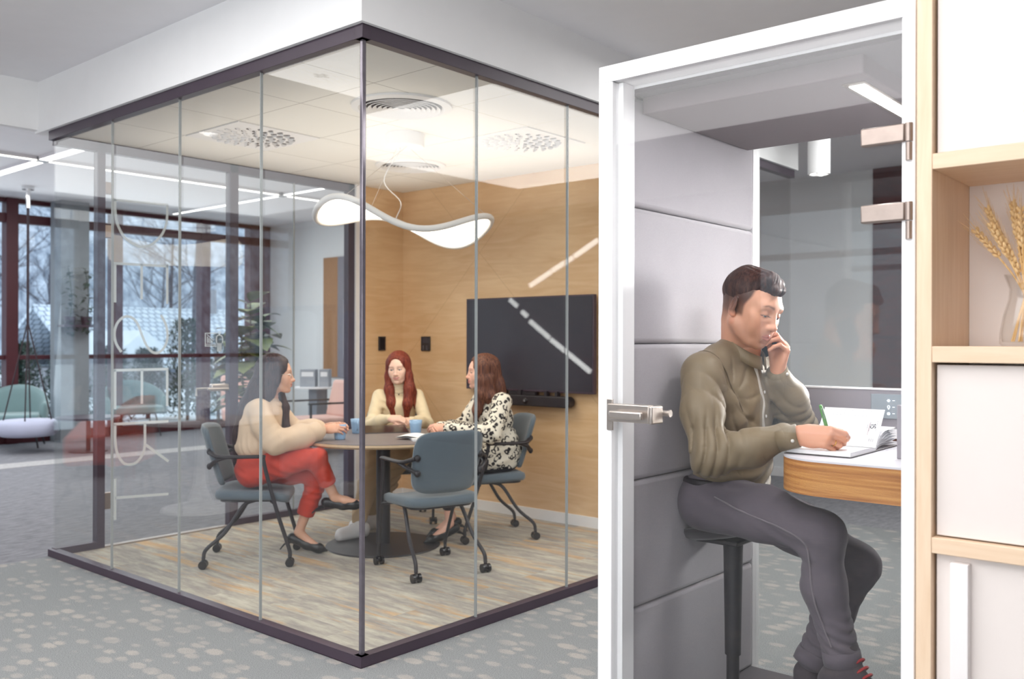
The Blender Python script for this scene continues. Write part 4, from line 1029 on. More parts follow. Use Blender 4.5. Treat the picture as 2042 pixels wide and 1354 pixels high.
# fiddle-leaf fig
c = at(503, 800, Y=9.0); ff = empty('fiddle_leaf_fig', (c.x, c.y, 0), 0, 'tall fiddle leaf fig in a pale pot behind the woman in red trousers', 'plant')
MB().lathe([(0, 0), (.15, 0), (.19, .32), (.17, .32), (.165, .28), (0, .28)], 32).build('pot', plain('pale_pot', srgb(206, 204, 202), .6), ff, smooth=True)
m_fig = nodes('fig_leaf')[0]
t_ = m_fig.node_tree; b_ = t_.nodes['Principled BSDF']; n_ = N(t_, 'TexNoise'); n_.inputs['Scale'].default_value = 7; r_ = ramp(t_, [(.35, srgb(58, 76, 38)), (.65, srgb(112, 122, 58))]); t_.links.new(coords(t_), n_.inputs['Vector']); t_.links.new(n_.outputs[0], r_.inputs[0]); t_.links.new(r_.outputs[0], b_.inputs['Base Color']); b_.inputs['Roughness'].default_value = .4
tr = MB(); lf = MB()
for s, (dx, dy, top) in enumerate(((-.02, 0, 1.80), (.12, .05, 1.60), (-.14, -.04, 1.45))):
    path = smooth_path([(dx*.2, dy*.2, .25), (dx, dy, .8), (dx*1.3, dy*1.3, top)], 8); tr.tube(path, [.014-.008*i/len(path) for i in range(len(path))], 8)
    for k in range(24):
        z = .62 + (top-.62)*k/23; a = k*2.4+s; base = (dx*1.2, dy*1.2, z)
        leaf(lf, base, (math.cos(a), math.sin(a), rp.uniform(.0, .5) + (.6 if k > 19 else 0)), rp.uniform(.30, .44), rp.uniform(.13, .18), .45, .12)
tr.build('stem', plain('fig_bark', srgb(84, 64, 54), .8), ff, smooth=True); lf.build('foliage', m_fig, ff, smooth='full')
# salmon armchairs with black frames
def lounge_chair(loc, rz, lab):
    t = empty('lounge_armchair', loc, rz, lab, 'armchair', 'salmon armchairs with black arms')
    MB().box((-.31, -.30, .27), (.31, .36, .43)).build('seat', m_pink, t, bevel=.035, segs=4)
    Rb = Matrix.Translation((0, -.27, .40)) @ Matrix.Rotation(math.radians(-14), 4, 'X').inverted()
    MB().box((-.31, -.09, 0), (.31, .08, .47), Rb).build('backrest', m_pink, t, bevel=.045, segs=4)
    for s in (-1, 1):
        MB().tube([(s*.35, .30, .0), (s*.35, .30, .60)], .014, 8).build('leg', m_black, t); MB().tube([(s*.35, -.36, .0), (s*.35, -.28, .62)], .014, 8).build('leg', m_black, t)
        MB().box((s*.35-.022, -.34, .60), (s*.35+.022, .33, .622)).build('armrest', m_black, t, bevel=.005)
        MB().tube([(s*.35, .28, .27), (s*.35, -.30, .27)], .012, 8).build('side_rail', m_black, t)
    MB().tube([(-.35, .0, .262), (.35, .0, .262)], .012, 8).build('cross_rail', m_black, t)
    return t
lounge_chair((7.0, 9.1, 0), math.radians(78), 'salmon armchair beside the high round table, turned towards the window')
lounge_chair((7.75, 8.95, 0), math.radians(80), 'salmon armchair mostly hidden behind the dark door post')
c = at(488, 800, Y=11.2); lounge_chair((c.x, c.y, 0), math.radians(150), 'salmon armchair glimpsed behind the fig and the woman in red trousers')
# high round table and grey boxes
c = at(634, 771, Z=.74); ht = empty('side_table', (c.x, c.y, 0), 0, 'round pale high table on a grey column by the end wall', 'table')
hz = .74
MB().lathe([(0, hz-.02), (.31, hz-.02), (.31, hz), (0, hz)], 44).build('tabletop', m_white, ht, smooth=True); MB().box((-.09, -.09, .015), (.09, .09, hz-.0205)).build('column', plain('blue_grey_post', srgb(128, 136, 148), .5), ht, bevel=.006); MB().lathe([(0, 0), (.25, 0), (.25, .014), (0, .014)], 36).build('base', m_black, ht)
for (dx, w_, lab) in ((-.12, .20, 'darker grey box file on the high round table'), (.10, .13, 'slimmer grey box file on the high round table')):
    o = Vector((c.x, c.y, hz)) + rgt*dx
    bx_ = empty('box_file', tuple(o), math.radians(-49.3), lab, 'box', 'box files on the high table')
    MB().box((-w_/2, -.10, .0003), (w_/2, .10, .235)).build('case', m_boxg if 'm_boxg' in globals() else plain('grey_box_card', srgb(158, 162, 170), .7), bx_, bevel=.003); MB().box((-w_/2+.02, -.1012, .14), (w_/2-.02, -.1002, .20)).build('spine_label', m_paper, bx_)
# pinboard and picture on the end wall
X_ = ENDX-.003
a, b_ = at(648, 515, X=X_), at(676, 752, X=X_); c_ = at(708, 752, X=X_)
pb_ = empty('wall_pinboard', (X_, (a.y+c_.y)/2, 1.8), 0, 'tall wall panel, half brown cork half grey felt, on the end wall', 'pinboard')
MB().box((X_-.03, b_.y, b_.z), (X_, a.y, a.z)).build('cork_field', plain('brown_cork', srgb(158, 118, 84), .85, var=.1, scale=40), pb_, world=True); MB().box((X_-.03, c_.y, b_.z), (X_, b_.y-.001, a.z)).build('felt_field', plain('grey_felt', srgb(128, 128, 138), .95), pb_, world=True)
a, b_ = at(688, 597, X=X_-.032), at(712, 716, X=X_-.032)
pf = empty('picture_frame', (X_-.04, (a.y+b_.y)/2, (a.z+b_.z)/2), 0, 'white framed dark picture on the grey felt half of the panel', 'picture')
mb = MB()
for bx in (((b_.y, a.y), (a.z-.05, a.z)), ((b_.y, a.y), (b_.z, b_.z+.05)), ((a.y-.05, a.y), (b_.z, a.z)), ((b_.y, b_.y+.05), (b_.z, a.z))): mb.box((X_-.055, bx[0][0], bx[1][0]), (X_-.031, bx[0][1], bx[1][1]))
mb.build('frame', m_white, pf, world=True); MB().box((X_-.045, b_.y+.04, b_.z+.04), (X_-.034, a.y-.04, a.z-.04)).build('picture', plain('dark_print', srgb(70, 66, 78), .6), pf, world=True)
# ---- things on the office side that the glass mirrors: sofa, pedestal table, acoustic screens
sf = empty('sofa', (.25, 9.75, 0), math.radians(-62), 'low coral sofa with curved back in the lounge', 'sofa')
vs = []; fs = []; nu, nv = 30, 6
for dr in (0, -.12):
    for j in range(nv+1):
        for i in range(nu+1):
            th = math.radians(200+ 140*i/nu); e = abs(2*i/nu-1); top = .74 - .22*e**3
            vs.append(((1.15+dr)*math.cos(th)*1.0, (.62+dr)*math.sin(th)+.2, .12+(top-.12)*j/nv))
n1 = (nu+1)*(nv+1)
for j in range(nv):
    for i in range(nu):
        q = (j*(nu+1)+i, j*(nu+1)+i+1, (j+1)*(nu+1)+i+1, (j+1)*(nu+1)+i); fs.append(q); fs.append(tuple(n1+k for k in reversed(q)))
for i in range(nu): fs.append((nv*(nu+1)+i, nv*(nu+1)+i+1, n1+nv*(nu+1)+i+1, n1+nv*(nu+1)+i))
for j in range(nv):
    fs.append((j*(nu+1), (j+1)*(nu+1), n1+(j+1)*(nu+1), n1+j*(nu+1))); k = nu; fs.append(((j+1)*(nu+1)+k, j*(nu+1)+k, n1+j*(nu+1)+k, n1+(j+1)*(nu+1)+k))
MB().add(vs, fs).build('backrest', m_coral, sf, smooth='full'); MB().box((-.95, -.30, .12), (.95, .42, .42)).build('seat', m_coral, sf, bevel=.05, segs=4)
for x in (-.8, .8):
    for y in (-.2, .3): MB().tube([(x, y, .12), (x*1.04, y*1.1, 0)], .016, 8).build('leg', m_black, sf)
c_ = tub_chair('tub_armchair', (.9, 10.9, 0), math.radians(200), m_coral, 'coral tub armchair near the coral sofa', wide=.85)
pt_ = empty('pedestal_table', (1.02, 6.70, 0), 0, 'white round pedestal table in the lounge with a mug on it', 'table')
MB().lathe([(0, .70), (.48, .70), (.48, .72), (0, .72)], 48).build('tabletop', m_white, pt_, smooth=True); MB().lathe([(0, 0), (.30, 0), (.29, .02), (.10, .06), (.05, .20), (.035, .45), (.045, .699), (0, .699)], 40).build('pedestal', m_white, pt_, smooth=True)
mg = copy_tree(mug0); mg.location = (1.02, 6.55, .7203); mg['label'] = 'sky blue fluted mug alone on the white pedestal table'; mg['group'] = 'mugs in the lounge'
bk = empty('book', (1.10, 6.90, .7203), .6, 'thin tan book lying on the white pedestal table', 'book'); MB().box((-.09, -.12, 0), (.09, .12, .014)).build('cover', plain('tan_cover', srgb(186, 140, 92), .6), bk, bevel=.002); MB().box((-.086, -.117, .002), (.092, .117, .012)).build('pages', m_paper, bk)
for j, (p0, p1, lab) in enumerate(((560, 636, 'pale blue acoustic screen with rounded corners, widest of the row'), (640, 674, 'taupe narrow acoustic screen between its blue neighbours'), (677, 722, 'deep blue acoustic screen at the end of the row'))):
    d = 8.2; a = at(p0, 620, D=d); b_ = at(p1, 620, D=d); ma = Vector((2*gl-a.x, a.y, 0)); mb_ = Vector((2*gl-b_.x, b_.y, 0)); w_ = (mb_-ma).length; ang = math.atan2(mb_.y-ma.y, mb_.x-ma.x)
    s_ = empty('acoustic_screen', tuple((ma+mb_)/2), ang, lab, 'screen', 'acoustic desk screens'); hh = a.z
    MB().prism(rrect(w_*.97, hh-.1, .10, 6, 0, (hh+.1)/2), -.02, .02, Matrix.Rotation(math.radians(90), 4, 'X')).build('panel', plain(('pale_blue_felt', 'taupe_felt', 'deep_blue_felt')[j], (srgb(206, 214, 222), srgb(188, 180, 178), srgb(128, 142, 176))[j], .9), s_, smooth=True); MB().box((-w_*.3, -.15, 0), (w_*.3, .15, .099)).build('foot', m_white, s_)

# ================================================================== outside the windows
struct(MB().box((-30, WINY+.13, -.25), (45, 70, -.12)).build('snow_ground', m_snow))
def roofmat():
    m, t, b = nodes('snowy_roof_tiles'); co = coords(t)
    br = N(t, 'TexBrick', offset=.5); br.inputs['Scale'].default_value = 1; br.inputs['Brick Width'].default_value = .24; br.inputs['Row Height'].default_value = .30; br.inputs['Mortar Size'].default_value = .030; br.inputs['Mortar Smooth'].default_value = .6
    br.inputs['Color1'].default_value = srgb(214, 224, 234); br.inputs['Color2'].default_value = srgb(196, 208, 222); br.inputs['Mortar'].default_value = srgb(118, 128, 144)  # mortar grey paints in the shadow under each tile
    t.links.new(co, br.inputs['Vector']); t.links.new(br.outputs[0], b.inputs['Base Color']); b.inputs['Roughness'].default_value = .9; return m
def house(cx, cy, w, d, ez, rz, lab, ang=0):
    t = empty('house', (cx, cy, -.12), ang, lab, 'house')
    MB().box((-w/2+.3, -d/2+.3, -3), (w/2-.3, d/2-.3, ez)).build('wall', plain('house_plaster', srgb(150, 150, 156), .9) if 'house_plaster' not in MATS else MATS['house_plaster'], t)
    sl = math.hypot(d/2, rz-ez); an = math.atan2(rz-ez, d/2)
    for s in (1, -1):
        r_ = MB().box((-w/2, 0, -.12), (w/2, sl, 0)).build('roof', MATS.get('snowy_roof_tiles') or roofmat(), t)
        r_.location = (0, -s*d/2, ez); r_.rotation_euler = (an, 0, 0 if s == 1 else math.pi)
    MB().box((w*.2, -.3, rz-1), (w*.2+.6, .3, rz+.7)).build('chimney', MATS['house_plaster'], t)
    return t
a = at(75, 605, Y=30); b_ = at(445, 612, Y=30)
house((a.x+b_.x)/2+.6, 30.0, (b_.x-a.x)+1.5, 7.0, .6, (a.z+b_.z)/2+.05, 'house with a snow covered tiled roof outside the lounge window')
a = at(236, 690, Y=24); shd = empty('garden_shed', (a.x, 24, -.12), .25, 'small shed with a smooth snow covered roof before the tiled house', 'shed')
MB().box((-.8, -.8, 0), (.8, .8, 1.1)).build('wall', MATS['house_plaster'], shd); MB().prism([(-1.0, 1.1), (1.0, 1.1), (0, 1.75)], -1, 1, Matrix.Rotation(math.radians(90), 4, 'X')).build('roof', m_snow, shd)
m_bark = plain('winter_bark', srgb(78, 74, 82), .9, var=.2)
def bare_tree(loc, hgt, seed, lab, thin=1.0):
    rr = random.Random(seed); t = empty('bare_tree', loc, rr.random()*6, lab, 'tree', 'bare winter trees outside')
    tk, br_ = MB(), MB()
    tk.tube([(0, 0, 0), (rr.uniform(-.1, .1), rr.uniform(-.1, .1), hgt*.35), (rr.uniform(-.2, .2), rr.uniform(-.2, .2), hgt*.7)], [hgt*.02*thin, hgt*.015*thin, hgt*.008*thin], 7)
    def grow(p, d, L, r, lev):
        q = p + d*L; m_ = p.lerp(q, .5) + Vector((rr.uniform(-1, 1), rr.uniform(-1, 1), rr.uniform(-.4, 1)))*L*.06
        br_.tube([p, m_, q], [r, r*.8, r*.55], 4 if lev < 3 else 3)
        if lev < 4:
            for k in range(3 if lev < 3 else 2):
                s = rr.uniform(.35, 1.0); b0 = p.lerp(q, s); dd = (d + Vector((rr.uniform(-1, 1), rr.uniform(-1, 1), rr.uniform(-.3, .7)))*.75).normalized(); grow(b0, dd, L*rr.uniform(.5, .72), r*.55, lev+1)
    for k in range(9):
        z = hgt*rr.uniform(.22, .68); a = rr.random()*6.28; grow(Vector((0, 0, z)), Vector((math.cos(a), math.sin(a), rr.uniform(.35, 1.1))).normalized(), hgt*rr.uniform(.16, .26), hgt*.006*thin, 1)
    tk.build('trunk', m_bark, t, smooth=True); br_.build('branches', m_bark, t)
    return t
tl = ['slender bare tree seen left of the column'.replace('left of', 'through the glass before'), ]
spots = [(3.2, 22.5, 8.5), (6.0, 25, 9), (14.5, 25, 8.5), (5.0, 38, 9), (13.5, 38, 9), (21.5, 39, 9), (29, 41, 9), (-3.5, 39, 9), (9.3, 45, 9), (17.5, 46, 9), (25.5, 47, 9), (1.0, 46, 9), (13.5, 52.5, 9), (5.2, 52.5, 9), (22, 53, 9)]
for i, (x, y, h) in enumerate(spots):
    near = y < 27
    lab = ('bare tree close outside the lounge window beside the swing', 'bare tree right against the window behind the swing ropes', 'bare tree close outside by the corner of the window wall')[i] if near else 'bare winter tree among the trees beyond the snowy roof'
    bare_tree((x, y, -.12), h, i+2, lab.replace('right against', 'growing close to'), .42 if near else .55)['group'] = 'bare trees near the window' if near else 'bare trees beyond the roof'
# far wooded rise, bluish with distance and snow
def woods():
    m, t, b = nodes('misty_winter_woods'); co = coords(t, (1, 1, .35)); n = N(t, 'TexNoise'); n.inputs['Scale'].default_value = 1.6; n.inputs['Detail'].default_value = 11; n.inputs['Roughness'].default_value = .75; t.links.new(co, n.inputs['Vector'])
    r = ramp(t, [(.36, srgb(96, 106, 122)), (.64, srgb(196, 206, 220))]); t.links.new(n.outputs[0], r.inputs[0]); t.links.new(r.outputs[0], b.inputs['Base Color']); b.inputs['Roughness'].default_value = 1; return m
rh = random.Random(5); offs = [rh.uniform(0, 6.28) for _ in range(6)]
def hill(u, v):
    x = -60 + 150*u; hgt = 13 + 1.6*math.sin(u*14+offs[0]) + 1.0*math.sin(u*41+offs[1]) + .7*math.sin(u*97+offs[2])
    return (x, 58 + 14*v, -.2 + hgt*math.sin(min(1, v*1.4)*math.pi/2))
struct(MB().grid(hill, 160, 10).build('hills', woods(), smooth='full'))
# evergreen shrubs under the windows
def shrub(x, y, w, h, seed, lab):
    rr = random.Random(seed); t = empty('evergreen_shrub', (x, y, -.12), 0, lab, 'shrub', 'evergreen shrubs outside the window'); mb = MB()
    for k in range(3000):
        u = rr.random(); a = rr.random()*6.28; r_ = w*.5*math.sqrt(rr.random())*math.sqrt(max(.05, 1-u*u*.8)); c = (r_*math.cos(a), r_*math.sin(a), .1+u*h)
        leaf(mb, c, (math.cos(a)*rr.random(), math.sin(a)*rr.random(), rr.uniform(-.2, 1)), rr.uniform(.06, .12), rr.uniform(.014, .024), .2, .15, 3)
    mb.build('foliage', m_leaf2, t, smooth='full'); MB().tube([(0, 0, 0), (0, 0, h*.8)], .03, 6).build('stem', m_bark, t)
for i, (px, w, h) in enumerate(((40, .75, 1.3), (130, .8, 1.1), (222, .75, 1.25), (294, .75, 1.2), (374, 1.0, 1.75), (446, .8, 1.5), (-80, .7, 1.4))):
    c = at(px, 760, Y=15.6 + .9*(i % 2)); shrub(c.x, c.y, w, h, 50+i, ('evergreen shrub outside behind the swing seat', 'low evergreen shrub outside by the grey column', 'evergreen shrub outside at the door hinge side', 'evergreen shrub outside behind the door lettering', 'tallest evergreen shrub outside the window, beside the door handle', 'slim evergreen shrub outside near the window corner', 'evergreen shrub outside past the first mullion')[i])
# ================================================================== people: smooth implicit surfaces turned into one mesh per body, garment or hair
class Vol:
    def __init__(s, lo, hi, h):
        s.lo = np.array(lo, np.float32); s.h = h
        s.n = np.ceil((np.array(hi)-s.lo)/h).astype(int)+1
        s.f = np.full(s.n, 0.5, np.float32)
    def blk(s, lo, hi, m):
        a = np.clip(np.floor((np.array(lo)-m-s.lo)/s.h).astype(int), 0, s.n); b = np.clip(np.ceil((np.array(hi)+m-s.lo)/s.h).astype(int)+1, 0, s.n)
        if np.any(b-a < 1): return None, None
        sl = tuple(slice(i, j) for i, j in zip(a, b))
        ax = [(s.lo[i]+s.h*np.arange(a[i], b[i])).astype(np.float32) for i in range(3)]
        return sl, np.meshgrid(*ax, indexing='ij', sparse=True)
    def mix(s, sl, d, k, sub):
        g = s.f[sl]
        if sub: g = -g
        if k > 0:
            hh = np.maximum(k-np.abs(g-d), 0)/k; r = np.minimum(g, d) - hh*hh*k*.25
        else: r = np.minimum(g, d)
        s.f[sl] = -r if sub else r
    def cap(s, a, b, ra, rb, k=.02, flat=None, sub=False):
        """Tapered capsule; flat=(axis, factor) squashes the section along an axis."""
        a = np.array(a, np.float32); b = np.array(b, np.float32); rm = max(ra, rb)
        sl, g = s.blk(np.minimum(a, b)-rm, np.maximum(a, b)+rm, k+3*s.h)
        if sl is None: return s
        p = [g[i]-a[i] for i in range(3)]; ba = b-a
        if flat is not None:
            ax = np.array(flat[0], np.float32); ax = ax/np.linalg.norm(ax); q = 1/flat[1]-1
            dt = p[0]*ax[0]+p[1]*ax[1]+p[2]*ax[2]; p = [p[i]+ax[i]*dt*q for i in range(3)]; ba = ba+ax*float(ba@ax)*q
        L = float(ba@ba)+1e-9; t = np.clip((p[0]*ba[0]+p[1]*ba[1]+p[2]*ba[2])/L, 0, 1)
        d = np.sqrt((p[0]-ba[0]*t)**2+(p[1]-ba[1]*t)**2+(p[2]-ba[2]*t)**2)-(ra+(rb-ra)*t)
        if flat is not None: d = d*(.5+.5*flat[1])
        s.mix(sl, d.astype(np.float32), k, sub); return s
    def chain(s, pts, rs, k=.02, flat=None):
        for i in range(len(pts)-1): s.cap(pts[i], pts[i+1], rs[i], rs[i+1], k, flat)
        return s
    def ell(s, c, r, R=None, k=.02, sub=False):
        c = np.array(c, np.float32); r = np.array(r, np.float32); rm = float(r.max())
        ext = np.full(3, rm) if R is not None else r
        sl, g = s.blk(c-ext, c+ext, k+3*s.h)
        if sl is None: return s
        p = [g[i]-c[i] for i in range(3)]
        if R is not None:
            R = np.array(R, np.float32); p = [R[0][i]*p[0]+R[1][i]*p[1]+R[2][i]*p[2] for i in range(3)]
        k0 = np.sqrt((p[0]/r[0])**2+(p[1]/r[1])**2+(p[2]/r[2])**2); k1 = np.sqrt((p[0]/r[0]**2)**2+(p[1]/r[1]**2)**2+(p[2]/r[2]**2)**2)
        s.mix(sl, (k0*(k0-1)/np.maximum(k1, 1e-6)).astype(np.float32), k, sub); return s
    def cut(s, n, d):
        """Keep the side where n.p < d."""
        ax = [s.lo[i]+s.h*np.arange(s.n[i]) for i in range(3)]
        g = np.meshgrid(*ax, indexing='ij', sparse=True)
        s.f = np.maximum(s.f, (g[0]*n[0]+g[1]*n[1]+g[2]*n[2]-d).astype(np.float32)); return s
    def warp(s, fn, band=.03):
        i = np.nonzero(np.abs(s.f) < band); P = np.stack([s.lo[a]+s.h*i[a] for a in range(3)], 1)
        s.f[i] += fn(P).astype(np.float32); return s
    def mesh(s, relax=1):
        f = s.f.copy(); f[0] = f[-1] = .5; f[:, 0] = f[:, -1] = .5; f[:, :, 0] = f[:, :, -1] = .5
        ins = f < 0; n = ins.shape
        cs = np.zeros([i-1 for i in n], np.int8)
        for dx in (0, 1):
            for dy in (0, 1):
                for dz in (0, 1): cs += ins[dx:n[0]-1+dx, dy:n[1]-1+dy, dz:n[2]-1+dz]
        act = np.argwhere((cs > 0) & (cs < 8)); idx = np.full(cs.shape, -1, np.int32); idx[tuple(act.T)] = np.arange(len(act))
        cv = {}
        for dx in (0, 1):
            for dy in (0, 1):
                for dz in (0, 1): cv[dx, dy, dz] = f[act[:, 0]+dx, act[:, 1]+dy, act[:, 2]+dz]
        acc = np.zeros((len(act), 3)); cnt = np.zeros(len(act))
        keys = list(cv)
        for a in keys:
            for ax in range(3):
                if a[ax] == 0:
                    b = list(a); b[ax] = 1; b = tuple(b); va, vb = cv[a], cv[b]; m = (va < 0) != (vb < 0); t = np.where(m, va/np.where(m, va-vb, 1), 0)
                    for q in range(3): acc[:, q] += m*(a[q] + (t if q == ax else 0))
                    cnt += m
        V = s.lo + s.h*(act + acc/cnt[:, None]); Fs = []
        for ax in range(3):
            o1, o2 = [(1, 2), (2, 0), (0, 1)][ax]
            sa = [slice(None)]*3; sb = [slice(None)]*3; sa[ax] = slice(0, -1); sb[ax] = slice(1, None)
            A = ins[tuple(sa)]; Bq = ins[tuple(sb)]; e = np.argwhere(A != Bq)
            e = e[(e[:, o1] > 0) & (e[:, o2] > 0) & (e[:, o1] < n[o1]-1) & (e[:, o2] < n[o2]-1)]
            fl = A[tuple(e.T)]; u1 = np.zeros(3, int); u1[o1] = 1; u2 = np.zeros(3, int); u2[o2] = 1
            q = np.stack([idx[tuple((e-u1-u2).T)], idx[tuple((e-u2).T)], idx[tuple(e.T)], idx[tuple((e-u1).T)]], 1)
            q[~fl] = q[~fl][:, ::-1]; Fs.append(q)
        Fq = np.concatenate(Fs); Fq = Fq[(Fq >= 0).all(1)]
        for _ in range(relax):
            sm = np.zeros_like(V); c = np.zeros(len(V))
            for i in range(4):
                for j in ((i+1) % 4, (i+3) % 4): np.add.at(sm, Fq[:, i], V[Fq[:, j]]); np.add.at(c, Fq[:, i], 1)
            V = V*.5 + .5*sm/np.maximum(c, 1)[:, None]
        return V, Fq
def vmesh(name, parts, mat, parent=None, colors=None):
    """parts: list of (V, F); colors: matching list of Nx3 arrays or None."""
    Vs, Fs, off = [], [], 0
    for V, Fq in parts: Vs.append(V); Fs.append(Fq+off); off += len(V)
    V = np.concatenate(Vs).astype(np.float32); Fq = np.concatenate(Fs).astype(np.int32)
    me = bpy.data.meshes.new(name); me.vertices.add(len(V)); me.vertices.foreach_set('co', V.ravel())
    me.loops.add(Fq.size); me.loops.foreach_set('vertex_index', Fq.ravel())
    me.polygons.add(len(Fq)); me.polygons.foreach_set('loop_start', np.arange(0, Fq.size, 4, dtype=np.int32)); me.polygons.foreach_set('loop_total', np.full(len(Fq), 4, np.int32))
    me.polygons.foreach_set('use_smooth', [True]*len(Fq)); me.update(calc_edges=True); me.validate()
    if colors is not None:
        c = np.concatenate(colors); at_ = me.color_attributes.new('tone', 'FLOAT_COLOR', 'POINT'); at_.data.foreach_set('color', np.concatenate([c, np.ones((len(c), 1))], 1).astype(np.float32).ravel())
    me.materials.append(mat)
    o = bpy.data.objects.new(name, me); COL.objects.link(o)
    if parent is not None: o.parent = parent
    return o
def noise3(P, f, seed=0):
    r = np.random.RandomState(seed); out = np.zeros(len(P))
    for i in range(5):
        k = r.normal(size=3)*f; out += np.sin(P@k + r.uniform(0, 6.28) + 1.5*np.sin(P@(r.normal(size=3)*f*.5)+r.uniform(0, 6.28)))
    return out/5
def skin_mat(name, rough=.45):
    m, t, b = nodes(name); a = N(t, 'Attribute', attribute_name='tone'); t.links.new(a.outputs['Color'], b.inputs['Base Color'])
    b.inputs['Roughness'].default_value = rough; b.inputs['Subsurface Weight'].default_value = .12; b.inputs['Subsurface Radius'].default_value = (1, .35, .2); b.inputs['Subsurface Scale'].default_value = .006
    n = N(t, 'TexNoise'); n.inputs['Scale'].default_value = 500; t.links.new(coords(t), n.inputs['Vector']); bp = N(t, 'Bump'); bp.inputs['Strength'].default_value = .06; bp.inputs['Distance'].default_value = .001
    t.links.new(n.outputs[0], bp.inputs['Height']); t.links.new(bp.outputs[0], b.inputs['Normal']); return m
m_skin = skin_mat('skin')
def hair_mat(name, c1, c2):
    m, t, b = nodes(name); co = coords(t, (1, 1, .018)); n = N(t, 'TexNoise'); n.inputs['Scale'].default_value = 160; n.inputs['Detail'].default_value = 3; t.links.new(co, n.inputs['Vector'])
    r = ramp(t, [(.35, c1), (.68, c2)]); t.links.new(n.outputs[0], r.inputs[0]); t.links.new(r.outputs[0], b.inputs['Base Color']); b.inputs['Roughness'].default_value = .55; b.inputs['Specular IOR Level'].default_value = .3
    b.inputs['Anisotropic'].default_value = .5; bp = N(t, 'Bump'); bp.inputs['Strength'].default_value = .5; bp.inputs['Distance'].default_value = .002; t.links.new(n.outputs[0], bp.inputs['Height']); t.links.new(bp.outputs[0], b.inputs['Normal']); return m
def cloth(name, c, rough=.85, wr=.22, ws=6, var=.08, sheen=.1):
    """Fine weave plus soft creases running through the cloth."""
    m = fabric(name, c, var, 900, rough, sheen); t = m.node_tree; b = t.nodes['Principled BSDF']
    old = b.inputs['Normal'].links[0].from_node; n = N(t, 'TexNoise'); n.inputs['Scale'].default_value = ws; n.inputs['Detail'].default_value = 1; n.inputs['Distortion'].default_value = .9; n.inputs['Roughness'].default_value = .4
    t.links.new(coords(t, (1, 1, .7), (.5, .3, .6)), n.inputs['Vector'])
    sb = N(t, 'Math', operation='SUBTRACT'); sb.inputs[1].default_value = .5; ab = N(t, 'Math', operation='ABSOLUTE'); pw = N(t, 'Math', operation='POWER'); pw.inputs[1].default_value = .8
    t.links.new(n.outputs[0], sb.inputs[0]); t.links.new(sb.outputs[0], ab.inputs[0]); t.links.new(ab.outputs[0], pw.inputs[0])
    bp = N(t, 'Bump'); bp.inputs['Strength'].default_value = wr; bp.inputs['Distance'].default_value = .03; t.links.new(pw.outputs[0], bp.inputs['Height']); t.links.new(bp.outputs[0], old.inputs['Normal']); return m
m_eye = None
def eye_mat(iris):
    nm = 'eye_%d' % (iris[0]*1000); m, t, b = nodes(nm)
    tc = N(t, 'TexCoord'); sp = N(t, 'SeparateXYZ'); t.links.new(tc.outputs['Object'], sp.inputs[0])
    r = ramp(t, [(0, (.8, .78, .76, 1)), (.5, (.8, .78, .76, 1))], 'CONSTANT'); r.color_ramp.elements.new(.875); r.color_ramp.elements.new(.965)
    r.color_ramp.elements[2].color = iris; r.color_ramp.elements[3].color = (.01, .01, .012, 1)
    mr = N(t, 'MapRange'); mr.inputs[1].default_value = -.0125; mr.inputs[2].default_value = .0125; t.links.new(sp.outputs['Y'], mr.inputs[0]); t.links.new(mr.outputs[0], r.inputs[0]); t.links.new(r.outputs[0], b.inputs['Base Color']); b.inputs['Roughness'].default_value = .1; return m

